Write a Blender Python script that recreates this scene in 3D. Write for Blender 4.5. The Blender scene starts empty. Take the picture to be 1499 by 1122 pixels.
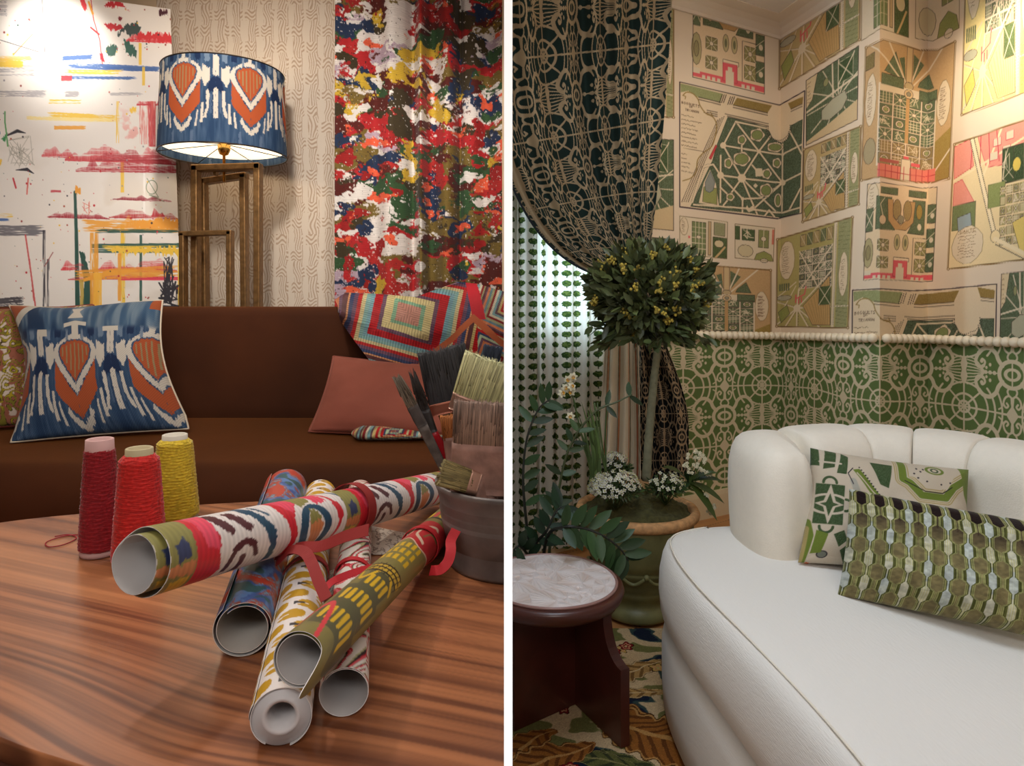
import bpy, bmesh, math, random
import numpy as np
PI = math.pi
SC = bpy.context.scene
COL = SC.collection
H = 1.10            # eye height
FPX = 1000.0
U0, V0 = 744.0, 440.0

# ------------------------------------------------------------------ camera, world, lights
cam = bpy.data.cameras.new('camera')
cam.sensor_width = 36.0
cam.lens = 36.0 * FPX / 1499.0
cam.shift_x = (749.5 - U0) / 1499.0
cam.shift_y = -(561.0 - V0) / 1499.0
cam.clip_start = 0.05
cam_o = bpy.data.objects.new('camera', cam)
cam_o.location = (0, 0, H)
cam_o.rotation_euler = (PI / 2, 0, 0)
COL.objects.link(cam_o)
SC.camera = cam_o

world = bpy.data.worlds.new('world')
SC.world = world
world.use_nodes = True
wb = world.node_tree.nodes['Background']
wb.inputs[0].default_value = (0.72, 0.88, 1.0, 1)
wb.inputs[1].default_value = 1.3
SC.view_settings.view_transform = 'Standard'
SC.view_settings.look = 'None'
SC.view_settings.exposure = 0.0
SC.view_settings.gamma = 1.0
SC.view_settings.use_curve_mapping = False

def look(o, tgt):
    import mathutils
    d = mathutils.Vector(tgt) - o.location
    o.rotation_euler = d.to_track_quat('-Z', 'Y').to_euler()

def area(name, loc, tgt, size, power, col, sizey=None):
    l = bpy.data.lights.new(name, 'AREA'); l.energy = power; l.color = col
    l.shape = 'RECTANGLE'; l.size = size; l.size_y = sizey or size
    o = bpy.data.objects.new(name, l); o.location = loc; COL.objects.link(o); look(o, tgt)
    return o

def spot(name, loc, tgt, power, col, ang=50, blend=.6, r=.03):
    l = bpy.data.lights.new(name, 'SPOT'); l.energy = power; l.color = col
    l.spot_size = math.radians(ang); l.spot_blend = blend; l.shadow_soft_size = r
    o = bpy.data.objects.new(name, l); o.location = loc; COL.objects.link(o); look(o, tgt)
    return o

WARM = (1.0, .80, .60); NEUT = (1.0, .93, .86); COOL = (.80, .90, 1.0)
# added fill lamp behind the viewer, brightens both rooms
area('fill_light_behind', (0, -1.2, 2.5), (0, 1.2, .9), 1.6, 42, (1.0, .96, .93), 0.8)
spot('divider_edge_fill', (0, -.35, .42), (0, .44, 1.05), 34, (1.0, .97, .95), 34, .3, .02)  # added unseen spot, only whitens the front edge of the divider
# left room
spot('art_spot', (-1.75, 2.55, 2.5), (-2.02, 3.1, 2.12), 34, (1.0, .96, .90), 52, .95, .05)
spot('wall_wash_spot', (-.75, 1.6, 2.5), (-1.1, 3.3, 1.4), 90, (1.0, .93, .86), 85, .9, .08)
spot('curtain_spot', (-.3, 1.9, 2.5), (-.25, 3.1, 1.5), 62, (1.0, .94, .89), 60, .9, .08)
spot('table_spot', (-1.15, 1.75, 2.5), (-.35, .85, .7), 50, (1.0, .93, .86), 55, .7, .06)
area('ceiling_light_left', (-.9, 1.2, 2.52), (-.9, 1.3, 0), .9, 12, (1.0, .92, .84))
# right room
spot('map_wall_spot', (1.74, 2.42, 2.36), (2.03, 2.74, 2.04), 52, (1.0, .90, .70), 75, .9, .05)
spot('corner_spot', (1.0, 2.2, 2.5), (1.35, 3.5, 1.3), 36, (1.0, .91, .82), 95, .9, .08)
area('day_light_right', (.22, 1.15, 2.1), (.9, 1.3, .4), .7, 15, (.72, .86, 1.0))
area('window_day_light', (.30, 3.26, 1.66), (.80, 2.39, 1.66), .52, 20, (.58, .80, 1.0), 1.35)

# ------------------------------------------------------------------ helpers
def px(u, v, Y):
    return np.array([(u - U0) / FPX * Y, Y, H - (v - V0) / FPX * Y])

def pz(u, v, z):
    Y = (H - z) * FPX / (v - V0)
    return px(u, v, Y)

def lin(c):
    c = np.asarray(c, dtype=float) / 255.0
    return np.where(c <= .04045, c / 12.92, ((c + .055) / 1.055) ** 2.4)

def sst(a, b, x):
    t = np.clip((x - a) / (b - a), 0, 1)
    return t * t * (3 - 2 * t)

_tabs = {}
def vnoise(x, y, seed=0):
    if seed not in _tabs:
        _tabs[seed] = np.random.RandomState(seed).rand(128, 128)
    T = _tabs[seed]
    xi = np.floor(x).astype(int); yi = np.floor(y).astype(int)
    fx = x - xi; fy = y - yi
    fx = fx * fx * (3 - 2 * fx); fy = fy * fy * (3 - 2 * fy)
    a = T[xi % 128, yi % 128]; b = T[(xi + 1) % 128, yi % 128]
    c = T[xi % 128, (yi + 1) % 128]; d = T[(xi + 1) % 128, (yi + 1) % 128]
    return (a * (1 - fx) + b * fx) * (1 - fy) + (c * (1 - fx) + d * fx) * fy

def fbm(x, y, seed=0, o=4):
    s = 0; a = .5; n = 0
    for k in range(o):
        s = s + a * vnoise(x * 2 ** k + 13.7 * k, y * 2 ** k + 7.1 * k, seed + k); n += a; a *= .5
    return s / n

def mix(a, b, m):
    m = np.asarray(m)[..., None]
    return a * (1 - m) + b * m

class Cv:
    """a drawing board for printed patterns; unit x0..x1, y0..y1, y down, sRGB 0..255"""
    def __init__(s, x0, y0, x1, y1, res, bg):
        s.x0, s.y0, s.x1, s.y1, s.res = x0, y0, x1, y1, res
        s.w = int((x1 - x0) * res); s.h = int((y1 - y0) * res)
        s.a = np.empty((s.h, s.w, 3)); s.a[:] = bg
    def box(s, xa, ya, xb, yb):
        i0 = max(0, int((xa - s.x0) * s.res) - 1); i1 = min(s.w, int((xb - s.x0) * s.res) + 2)
        j0 = max(0, int((ya - s.y0) * s.res) - 1); j1 = min(s.h, int((yb - s.y0) * s.res) + 2)
        if i0 >= i1 or j0 >= j1: return None
        X, Y = np.meshgrid((np.arange(i0, i1) + .5) / s.res + s.x0, (np.arange(j0, j1) + .5) / s.res + s.y0)
        return i0, i1, j0, j1, X, Y
    def put(s, b, m, col, tex=0):
        i0, i1, j0, j1, X, Y = b
        c = np.asarray(col, dtype=float)
        if tex:
            n = (np.random.RandomState(i0 * 7 + j0).rand(*m.shape) - .5) * tex
            c = c + n[..., None]
        s.a[j0:j1, i0:i1] = mix(s.a[j0:j1, i0:i1], c, m)
    def line(s, pts, w, col, close=False, tex=0):
        pts = [tuple(p) for p in pts]
        if close: pts = pts + [pts[0]]
        ws = w if hasattr(w, '__len__') else [w] * len(pts)
        xs = [p[0] for p in pts]; ys = [p[1] for p in pts]; mw = max(ws)
        b = s.box(min(xs) - mw, min(ys) - mw, max(xs) + mw, max(ys) + mw)
        if b is None: return
        X, Y = b[4], b[5]; best = np.full(X.shape, 1e9)
        for k in range(len(pts) - 1):
            x0, y0 = pts[k]; x1, y1 = pts[k + 1]
            dx, dy = x1 - x0, y1 - y0; L = dx * dx + dy * dy + 1e-12
            t = np.clip(((X - x0) * dx + (Y - y0) * dy) / L, 0, 1)
            d = np.hypot(X - x0 - t * dx, Y - y0 - t * dy) - (ws[k] * (1 - t) + ws[k + 1] * t) / 2
            best = np.minimum(best, d)
        s.put(b, np.clip(.5 - best * s.res, 0, 1), col, tex)
    def poly(s, pts, col, tex=0, jag=0, seed=0):
        pts = [tuple(p) for p in pts]
        xs = [p[0] for p in pts]; ys = [p[1] for p in pts]
        b = s.box(min(xs) - jag, min(ys) - jag, max(xs) + jag, max(ys) + jag)
        if b is None: return
        m = 0
        for ox, oy in ((.25, .25), (-.25, .25), (.25, -.25), (-.25, -.25)):
            X = b[4] + ox / s.res; Y = b[5] + oy / s.res
            if jag:
                n = vnoise(X * 2.2 / jag, Y * .7 / jag, 90 + seed) - .5
                X = X + jag * .5 * n; Y = Y + jag * (vnoise(X * 3 / jag, Y * .4 / jag, 91 + seed) - .5) * 2
            ins = np.zeros(X.shape, bool)
            for k in range(len(pts)):
                x0, y0 = pts[k]; x1, y1 = pts[(k + 1) % len(pts)]
                if y0 == y1: continue
                c = ((y0 > Y) != (y1 > Y)) & (X < (x1 - x0) * (Y - y0) / (y1 - y0) + x0)
                ins ^= c
            m = m + ins * .25
        s.put(b, m, col, tex)
    def ell(s, cx, cy, rx, ry, col, ring=0, rot=0, tex=0):
        r = max(rx, ry) + ring
        b = s.box(cx - r, cy - r, cx + r, cy + r)
        if b is None: return
        X = b[4] - cx; Y = b[5] - cy
        if rot: X, Y = X * math.cos(rot) + Y * math.sin(rot), -X * math.sin(rot) + Y * math.cos(rot)
        d = (np.hypot(X / rx, Y / ry) - 1) * min(rx, ry)
        if ring: d = np.abs(d) - ring / 2
        s.put(b, np.clip(.5 - d * s.res, 0, 1), col, tex)
    def __call__(s, x, y):
        fx = np.clip((x - s.x0) * s.res - .5, 0, s.w - 1.001); fy = np.clip((y - s.y0) * s.res - .5, 0, s.h - 1.001)
        i = fx.astype(int); j = fy.astype(int); fx = (fx - i)[..., None]; fy = (fy - j)[..., None]
        a = s.a
        return (a[j, i] * (1 - fx) + a[j, i + 1] * fx) * (1 - fy) + (a[j + 1, i] * (1 - fx) + a[j + 1, i + 1] * fx) * fy

def arc(cx, cy, r, a0, a1, n=14, ry=None):
    ry = ry or r
    return [(cx + r * math.cos(math.radians(a0 + (a1 - a0) * k / (n - 1))), cy + ry * math.sin(math.radians(a0 + (a1 - a0) * k / (n - 1)))) for k in range(n)]

def spiral(cx, cy, r0, r1, a0, a1, n=22):
    return [(cx + (r0 + (r1 - r0) * k / (n - 1)) * math.cos(math.radians(a0 + (a1 - a0) * k / (n - 1))),
             cy + (r0 + (r1 - r0) * k / (n - 1)) * math.sin(math.radians(a0 + (a1 - a0) * k / (n - 1)))) for k in range(n)]

def smooth(pts, n=8, closed=False):
    P = np.array(pts, float); m = len(P); out = []
    rng = range(m if closed else m - 1)
    for i in rng:
        p0 = P[(i - 1) % m] if (closed or i > 0) else 2 * P[0] - P[1]
        p1 = P[i]; p2 = P[(i + 1) % m]
        p3 = P[(i + 2) % m] if (closed or i < m - 2) else 2 * P[-1] - P[-2]
        for k in range(n):
            t = k / n
            out.append(.5 * (2 * p1 + (p2 - p0) * t + (2 * p0 - 5 * p1 + 4 * p2 - p3) * t * t + (-p0 + 3 * p1 - 3 * p2 + p3) * t ** 3))
    if not closed: out.append(P[-1])
    return np.array(out)

# ------------------------------------------------------------------ materials
MATS = {}
def mat(name, col=(200, 200, 200), rough=.6, metal=0, sheen=0, bump=0, bscale=200, attr=False, spec=.5, trans=0,
        emis=None, es=0, var=0, vscale=6, coat=0, gain=1.0, bstretch=None, subs=0, sheen_tint=None, transl=0):
    if name in MATS: return MATS[name]
    m = bpy.data.materials.new(name); m.use_nodes = True
    nt = m.node_tree; N = nt.nodes; L = nt.links
    b = N['Principled BSDF']
    b.inputs['Roughness'].default_value = rough; b.inputs['Metallic'].default_value = metal
    b.inputs['Specular IOR Level'].default_value = spec
    if sheen:
        b.inputs['Sheen Weight'].default_value = sheen; b.inputs['Sheen Roughness'].default_value = .4
        if sheen_tint is not None: b.inputs['Sheen Tint'].default_value = tuple(lin(sheen_tint)) + (1,)
    if coat:
        b.inputs['Coat Weight'].default_value = coat; b.inputs['Coat Roughness'].default_value = .15
    if trans: b.inputs['Transmission Weight'].default_value = trans
    if es:
        b.inputs['Emission Color'].default_value = tuple(lin(emis)) + (1,); b.inputs['Emission Strength'].default_value = es
    tc = N.new('ShaderNodeTexCoord')
    if attr:
        a = N.new('ShaderNodeAttribute'); a.attribute_name = 'Col'; src = a.outputs['Color']
    else:
        a = N.new('ShaderNodeRGB'); a.outputs[0].default_value = tuple(lin(col)) + (1,); src = a.outputs[0]
    if var:
        n = N.new('ShaderNodeTexNoise'); n.inputs['Scale'].default_value = vscale; n.inputs['Detail'].default_value = 6
        L.new(tc.outputs['Object'], n.inputs['Vector'])
        mr = N.new('ShaderNodeMapRange'); mr.inputs['To Min'].default_value = 1 - var; mr.inputs['To Max'].default_value = 1 + var
        mr.inputs['From Min'].default_value = .25; mr.inputs['From Max'].default_value = .75
        L.new(n.outputs['Fac'], mr.inputs['Value'])
        mx = N.new('ShaderNodeVectorMath'); mx.operation = 'SCALE'
        L.new(src, mx.inputs[0]); L.new(mr.outputs[0], mx.inputs['Scale']); src = mx.outputs[0]
    L.new(src, b.inputs['Base Color'])
    if bump:
        n = N.new('ShaderNodeTexNoise'); n.inputs['Scale'].default_value = bscale; n.inputs['Detail'].default_value = 3
        if bstretch:
            mp = N.new('ShaderNodeMapping'); mp.inputs['Scale'].default_value = bstretch
            L.new(tc.outputs['Object'], mp.inputs['Vector']); L.new(mp.outputs[0], n.inputs['Vector'])
        else: L.new(tc.outputs['Object'], n.inputs['Vector'])
        bp = N.new('ShaderNodeBump'); bp.inputs['Strength'].default_value = bump; bp.inputs['Distance'].default_value = .002
        L.new(n.outputs['Fac'], bp.inputs['Height']); L.new(bp.outputs[0], b.inputs['Normal'])
    if transl:
        t = N.new('ShaderNodeBsdfTranslucent'); L.new(src, t.inputs['Color'])
        ms = N.new('ShaderNodeMixShader'); ms.inputs[0].default_value = transl
        L.new(b.outputs[0], ms.inputs[1]); L.new(t.outputs[0], ms.inputs[2])
        L.new(ms.outputs[0], N['Material Output'].inputs['Surface'])
    MATS[name] = m
    return m

# ------------------------------------------------------------------ object helpers
def tag(o, label=None, cat=None, group=None, kind=None):
    if label: o['label'] = label
    if cat: o['category'] = cat
    if group: o['group'] = group
    if kind: o['kind'] = kind
    return o

def thing(name, label, cat, loc=(0, 0, 0), group=None):
    o = bpy.data.objects.new(name, None); o.empty_display_size = .05
    o.location = tuple(float(v) for v in loc); COL.objects.link(o)
    return tag(o, label, cat, group)

def link(name, me, m, parent=None, smoothf=True):
    me.materials.append(m)
    if smoothf:
        me.polygons.foreach_set('use_smooth', np.ones(len(me.polygons), bool))
    o = bpy.data.objects.new(name, me); COL.objects.link(o)
    if parent is not None:
        off = np.array(parent.location); p = parent.parent
        while p is not None: off = off + np.array(p.location); p = p.parent
        co = np.empty(len(me.vertices) * 3); me.vertices.foreach_get('co', co)
        co = (co.reshape(-1, 3) - off).ravel(); me.vertices.foreach_set('co', co)
        o.parent = parent
    me.update()
    return o

def raw(V, F, C=None, name='mesh'):
    """V (n,3), F list/array of quads or mixed, C (n,3) sRGB"""
    me = bpy.data.meshes.new(name)
    if isinstance(F, np.ndarray):
        V = np.asarray(V, float)
        me.vertices.add(len(V)); me.vertices.foreach_set('co', V.ravel())
        k = F.shape[1]
        me.loops.add(F.size); me.loops.foreach_set('vertex_index', F.ravel().astype(np.int32))
        me.polygons.add(len(F)); me.polygons.foreach_set('loop_start', np.arange(0, F.size, k, dtype=np.int32))
        me.update(calc_edges=True); me.validate()
    else:
        me.from_pydata([tuple(map(float, v)) for v in V], [], [tuple(int(i) for i in f) for f in F])
    if C is not None:
        at = me.color_attributes.new('Col', 'FLOAT_COLOR', 'POINT')
        c = np.ones((len(V), 4)); c[:, :3] = lin(np.clip(np.asarray(C).reshape(-1, 3), 0, 255))
        at.data.foreach_set('color', c.ravel())
    return me

def gridF(nr, nc, wrapc=False, wrapr=False, flip=False):
    i = np.arange(nr if wrapr else nr - 1)[:, None]; j = np.arange(nc if wrapc else nc - 1)[None, :]
    i2 = (i + 1) % nr; j2 = (j + 1) % nc
    q = [i * nc + j, i * nc + j2, i2 * nc + j2, i2 * nc + j]
    if flip: q = q[::-1]
    return np.stack(np.broadcast_arrays(*q), -1).reshape(-1, 4)

def grid(name, P, C, m, parent=None, thick=0, wrapc=False, flip=False, smoothf=True, clipx=None):
    nr, nc = P.shape[:2]
    me = raw(P.reshape(-1, 3), gridF(nr, nc, wrapc, flip=flip), None if C is None else np.broadcast_to(C, P.shape))
    if clipx is not None: clip(me, clipx)
    o = link(name, me, m, parent, smoothf)
    if thick:
        s = o.modifiers.new('thickness', 'SOLIDIFY'); s.thickness = thick; s.offset = 0
    return o

def clip(me, side, x=None):
    """cut the mesh where it meets the partition; side -1 keeps the left room"""
    bm = bmesh.new(); bm.from_mesh(me)
    xx = .0035 * side if x is None else x
    g = bm.verts[:] + bm.edges[:] + bm.faces[:]
    r = bmesh.ops.bisect_plane(bm, geom=g, dist=1e-6, plane_co=(xx, 0, 0), plane_no=(-side, 0, 0), clear_outer=True)
    ed = [e for e in r['geom_cut'] if isinstance(e, bmesh.types.BMEdge) and e.is_valid and e.is_boundary]
    try:
        if ed: bmesh.ops.holes_fill(bm, edges=ed, sides=0)
    except Exception: pass
    bm.to_mesh(me); bm.free()

class MB:
    def __init__(s): s.V = []; s.F = []; s.C = []
    def add(s, V, F, c=None):
        o = len(s.V); s.V += [tuple(map(float, v)) for v in V]; s.F += [tuple(int(i) + o for i in f) for f in F]
        s.C += [c or (200, 200, 200)] * len(V)
        return s
    def box(s, c, d, c3=None, R=None):
        c = np.array(c, float); d = np.array(d, float) / 2
        V = [np.array([x, y, z]) * d for x in (-1, 1) for y in (-1, 1) for z in (-1, 1)]
        if R is not None: V = [R @ v for v in V]
        return s.add([c + v for v in V], [(0, 1, 3, 2), (4, 6, 7, 5), (0, 4, 5, 1), (2, 3, 7, 6), (0, 2, 6, 4), (1, 5, 7, 3)], c3)
    def tube(s, pts, r, n=10, c=None, cap=True, flat=1.0):
        P = np.array(pts, float); m = len(P)
        rs = r if hasattr(r, '__len__') else [r] * m
        T = np.gradient(P, axis=0); T /= np.linalg.norm(T, axis=1)[:, None] + 1e-12
        up = np.array([0, 0, 1.0]) if abs(T[0][2]) < .9 else np.array([1.0, 0, 0])
        V = []; A = np.cross(T[0], up); A /= np.linalg.norm(A)
        for i in range(m):
            A = A - T[i] * A.dot(T[i]); A /= np.linalg.norm(A) + 1e-12; B = np.cross(T[i], A)
            for k in range(n):
                a = 2 * PI * k / n
                V.append(P[i] + rs[i] * (math.cos(a) * A + flat * math.sin(a) * B))
        F = [(i * n + k, i * n + (k + 1) % n, (i + 1) * n + (k + 1) % n, (i + 1) * n + k) for i in range(m - 1) for k in range(n)]
        if cap: F += [tuple(range(n))[::-1], tuple((m - 1) * n + k for k in range(n))]
        return s.add(V, F, c)
    def lathe(s, prof, c0, n=48, c=None):
        V = []; m = len(prof)
        for r, z in prof:
            for k in range(n):
                a = 2 * PI * k / n; V.append((c0[0] + r * math.cos(a), c0[1] + r * math.sin(a), c0[2] + z))
        F = [(i * n + k, i * n + (k + 1) % n, (i + 1) * n + (k + 1) % n, (i + 1) * n + k) for i in range(m - 1) for k in range(n)]
        return s.add(V, F, c)
    def ball(s, c0, r, n=10, c=None, sq=(1, 1, 1)):
        V = []; F = []
        for i in range(n + 1):
            for k in range(2 * n):
                a = PI * i / n; b = PI * k / n
                V.append((c0[0] + sq[0] * r * math.sin(a) * math.cos(b), c0[1] + sq[1] * r * math.sin(a) * math.sin(b), c0[2] + sq[2] * r * math.cos(a)))
        for i in range(n):
            for k in range(2 * n):
                F.append((i * 2 * n + k, (i + 1) * 2 * n + k, (i + 1) * 2 * n + (k + 1) % (2 * n), i * 2 * n + (k + 1) % (2 * n)))
        return s.add(V, F, c)
    def mesh(s, color=False):
        me = raw(s.V, s.F, np.array(s.C, float) if color else None)
        return me
    def build(s, name, m, parent=None, color=False, smoothf=True, bevel=0, clipx=None, rest=None):
        me = s.mesh(color)
        if clipx is not None: clip(me, clipx)
        o = link(name, me, m, parent, smoothf)
        if bevel:
            b = o.modifiers.new('bevel', 'BEVEL'); b.width = bevel; b.segments = 2; b.limit_method = 'ANGLE'
            me.polygons.foreach_set('use_smooth', np.zeros(len(me.polygons), bool))
        return o

def norm(v):
    v = np.asarray(v, float); return v / (np.linalg.norm(v) + 1e-12)

def struct(o): o['kind'] = 'structure'; return o
# ------------------------------------------------------------------ printed patterns
def lattice_board():
    c = Cv(0, 0, .6667, .5, 330, (0, 0, 0)); W = (255, 255, 255)
    for r, w in ((.075, .032), (.175, .030), (.33, .026)): c.ell(0, 0, r, r, W, ring=w)
    c.line(arc(0, 0, .43, 0, 42), .028, W); c.line(arc(0, 0, .53, 0, 30), .026, W)
    c.ell(0, 0, .02, .02, W)
    for a in (0, 45, 90):
        q = math.radians(a); c.line([(.03 * math.cos(q), .03 * math.sin(q)), (.33 * math.cos(q), .33 * math.sin(q))], .024, W)
    c.line([(.33, 0), (.667, 0)], .024, W)
    c.poly([(0, .30), (.03, .34), (.05, .42), (.03, .5), (0, .5)], W)
    c.poly([(.667, .23), (.64, .20), (.65, .10), (.60, .03), (.58, 0), (.667, 0)], W)
    c.line(smooth([(.667, .20), (.62, .235), (.565, .20), (.545, .13), (.58, .085), (.61, .11), (.59, .14)]), .026, W)
    c.line(smooth([(.545, .14), (.52, .08), (.48, .05)]), .02, W)
    c.line(smooth([(.62, .235), (.60, .29), (.63, .34)]), .026, W)
    c.ell(.667, .5, .095, .065, W, ring=.034); c.ell(.667, .5, .18, .165, W, ring=.05)
    c.line([(.667, .5), (.667, .34)], .02, W)
    c.line(smooth([(.53, .40), (.475, .33), (.44, .25), (.36, .19), (.27, .20), (.20, .27), (.165, .36), (.20, .435), (.265, .425), (.29, .37), (.255, .335), (.235, .36)]),
           [.055] * 40 + [.045] * 26 + [.03] * 23, W)
    c.ell(.245, .365, .022, .022, W); c.ell(.36, .40, .018, .024, W); c.ell(.31, .44, .016, .02, W)
    for k, x in enumerate((.30, .36, .42)): c.ell(x, .5, .026, .026, W)
    c.line([(.25, .5), (.5, .5)], .014, W)
    for k in range(5): c.line(smooth([(.29, .5), (.17, .5 - .035 * k), (.045, .5 - .047 * k)]), .015, W)
    return c
LAT = lattice_board()
def lattice(x, y):
    """x in horizontal repeats, y in vertical repeats (0 = circle centre) -> 0..1"""
    fx = np.abs(x - np.round(x)) * 1.3333; fy = np.abs(y - np.round(y))
    return LAT(np.clip(fx, 0, .666), np.clip(fy, 0, .4999))[..., 0] / 255.

FONT = {'A': [[(0, 1), (.5, 0), (1, 1)], [(.2, .6), (.8, .6)]], 'B': [[(0, 0), (0, 1), (.8, .9), (.8, .6), (0, .5), (.7, .4), (.7, .1), (0, 0)]],
        'C': [[(1, .1), (.4, 0), (0, .5), (.4, 1), (1, .9)]], 'D': [[(0, 0), (0, 1), (.6, 1), (1, .5), (.6, 0), (0, 0)]],
        'E': [[(1, 0), (0, 0), (0, 1), (1, 1)], [(0, .5), (.7, .5)]], 'I': [[(.5, 0), (.5, 1)]], 'L': [[(0, 0), (0, 1), (.9, 1)]],
        'N': [[(0, 1), (0, 0), (1, 1), (1, 0)]], 'O': [[(.5, 0), (0, .5), (.5, 1), (1, .5), (.5, 0)]], 'P': [[(0, 1), (0, 0), (.9, .1), (.8, .5), (0, .5)]],
        'Q': [[(.5, 0), (0, .5), (.5, 1), (1, .5), (.5, 0)], [(.6, .7), (1, 1.1)]], 'R': [[(0, 1), (0, 0), (.9, .1), (.8, .5), (0, .5), (1, 1)]],
        'S': [[(1, .1), (.4, 0), (.1, .3), (.9, .7), (.6, 1), (0, .9)]], 'T': [[(0, 0), (1, 0)], [(.5, 0), (.5, 1)]], 'U': [[(0, 0), (0, .8), (.5, 1), (1, .8), (1, 0)]]}
def text(cv, s, x, y, h, w, col, M=None, lw=.5):
    for i, ch in enumerate(s):
        for st in FONT.get(ch, []):
            p = [(x + i * w + q[0] * w * .7, y + q[1] * h) for q in st]
            if M: p = [M(a, b) for a, b in p]
            cv.line(p, lw, col)

# wallpaper of garden plans -------------------------------------------------
INK = (74, 58, 50); CREAM = (220, 200, 170); GRN = (100, 108, 78); LGR = (152, 148, 104); PNK = (222, 96, 100); TAN = (190, 148, 98); OCH = (160, 132, 70)
MAPS = Cv(930, -60, 1512, 505, 2.2, (224, 202, 176))
def mapper(top, bot):
    top = np.array(top, float); bot = np.array(bot, float)
    def M(s, t):
        xt = top[0, 0] + (top[-1, 0] - top[0, 0]) * s; xb = bot[0, 0] + (bot[-1, 0] - bot[0, 0]) * s
        yt = np.interp(xt, top[:, 0], top[:, 1]); yb = np.interp(xb, bot[:, 0], bot[:, 1])
        return (xt + (xb - xt) * t, yt + (yb - yt) * t)
    return M
class MapPen:
    def __init__(s, top, bot): s.M = mapper(top, bot); s.c = MAPS
    def seg(s, pts, n=5):
        out = []
        for a, b in zip(pts[:-1], pts[1:]):
            for k in range(n): out.append(s.M(a[0] + (b[0] - a[0]) * k / n, a[1] + (b[1] - a[1]) * k / n))
        return out + [s.M(*pts[-1])]
    def poly(s, pts, col, tex=0, edge=None):
        q = s.seg(list(pts) + [pts[0]])
        s.c.poly(q, col, tex)
        if edge: s.c.line(q, .55, edge)
    def rect(s, x0, y0, x1, y1, col, tex=0, edge=None): s.poly([(x0, y0), (x1, y0), (x1, y1), (x0, y1)], col, tex, edge)
    def line(s, pts, w, col): s.c.line(s.seg(pts), w, col)
    def circ(s, x, y, r, col, ar=1, tex=0, edge=None): s.poly([(x + r * math.cos(a), y + r * ar * math.sin(a)) for a in np.linspace(0, 2 * PI, 13)[:-1]], col, tex, edge)
    def dots(s, a, b, n, r=.9, col=INK):
        for k in range(n):
            t = (k + .5) / n; p = s.M(a[0] + (b[0] - a[0]) * t, a[1] + (b[1] - a[1]) * t); s.c.ell(p[0], p[1], r, r, col)
    def script(s, x0, y0, x1, y1, n, col=(128, 96, 74), seed=0):
        R = random.Random(seed)
        for k in range(n):
            y = y0 + (y1 - y0) * (k + .5) / n; xe = x1 - R.random() * (x1 - x0) * .35; xs = x0 + R.random() * .08 * (x1 - x0)
            m = max(4, int((xe - xs) * 60))
            s.line([(xs + (xe - xs) * j / m, y + (R.random() - .5) * (y1 - y0) / n * .55) for j in range(m)], .5, col)
    def cart(s, x0, y0, x1, y1, n, seed=0):
        R = random.Random(seed); w = x1 - x0; h = y1 - y0
        pts = [(x0 + w * (.5 + (.46 + .05 * R.random()) * math.cos(a) * (1 if abs(math.cos(a)) < .7 else 1)), y0 + h * (.5 + (.47 + .04 * R.random()) * math.sin(a))) for a in np.linspace(0, 2 * PI, 15)[:-1]]
        s.poly(pts, (222, 200, 168), 6, (130, 104, 70)); s.script(x0 + .2 * w, y0 + .15 * h, x1 - .2 * w, y0 + .85 * h, n, seed=seed)
    def frame(s, w=.9, col=INK, corner=False):
        s.line([(0, 0), (1, 0), (1, 1), (0, 1), (0, 0)], w, col)
        if corner:
            s.line([(-.012, -.008), (1.012, -.008), (1.012, 1.008), (-.012, 1.008), (-.012, -.008)], .7, (150, 118, 72))
            for q in ((0, 0), (1, 0), (0, 1), (1, 1)):
                p = s.M(*q); s.c.ell(p[0], p[1], 2.2, 2.2, (140, 108, 66)); s.c.ell(p[0], p[1], 1, 1, CREAM)
    def parterre(s, x0, y0, x1, y1, g=(140, 128, 84), kind=0):
        s.rect(x0, y0, x1, y1, g, 22, INK); cx, cy = (x0 + x1) / 2, (y0 + y1) / 2
        if kind == 0:
            s.line([(x0, y0), (x1, y1)], .9, CREAM); s.line([(x1, y0), (x0, y1)], .9, CREAM); s.line([(cx, y0), (cx, y1)], .8, CREAM); s.line([(x0, cy), (x1, cy)], .8, CREAM)
            s.circ(cx, cy, (x1 - x0) * .18, CREAM, (y1 - y0) / (x1 - x0), edge=INK)
        elif kind == 1:
            for k in range(1, 4): s.line([(x0 + (x1 - x0) * k / 4, y0), (x0 + (x1 - x0) * k / 4, y1)], .8, CREAM); s.line([(x0, y0 + (y1 - y0) * k / 4), (x1, y0 + (y1 - y0) * k / 4)], .8, CREAM)
        elif kind == 2:
            s.circ(cx, cy, (x1 - x0) * .33, CREAM, (y1 - y0) / (x1 - x0), edge=INK); s.circ(cx, cy, (x1 - x0) * .2, (150, 150, 96), (y1 - y0) / (x1 - x0), edge=INK)
        elif kind == 3:
            R = random.Random(int(x0 * 1000 + y0 * 77))
            for k in range(4):
                s.line([(x0 + (x1 - x0) * R.random(), y0 + (y1 - y0) * R.random()) for q in range(4)], .8, CREAM)

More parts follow.
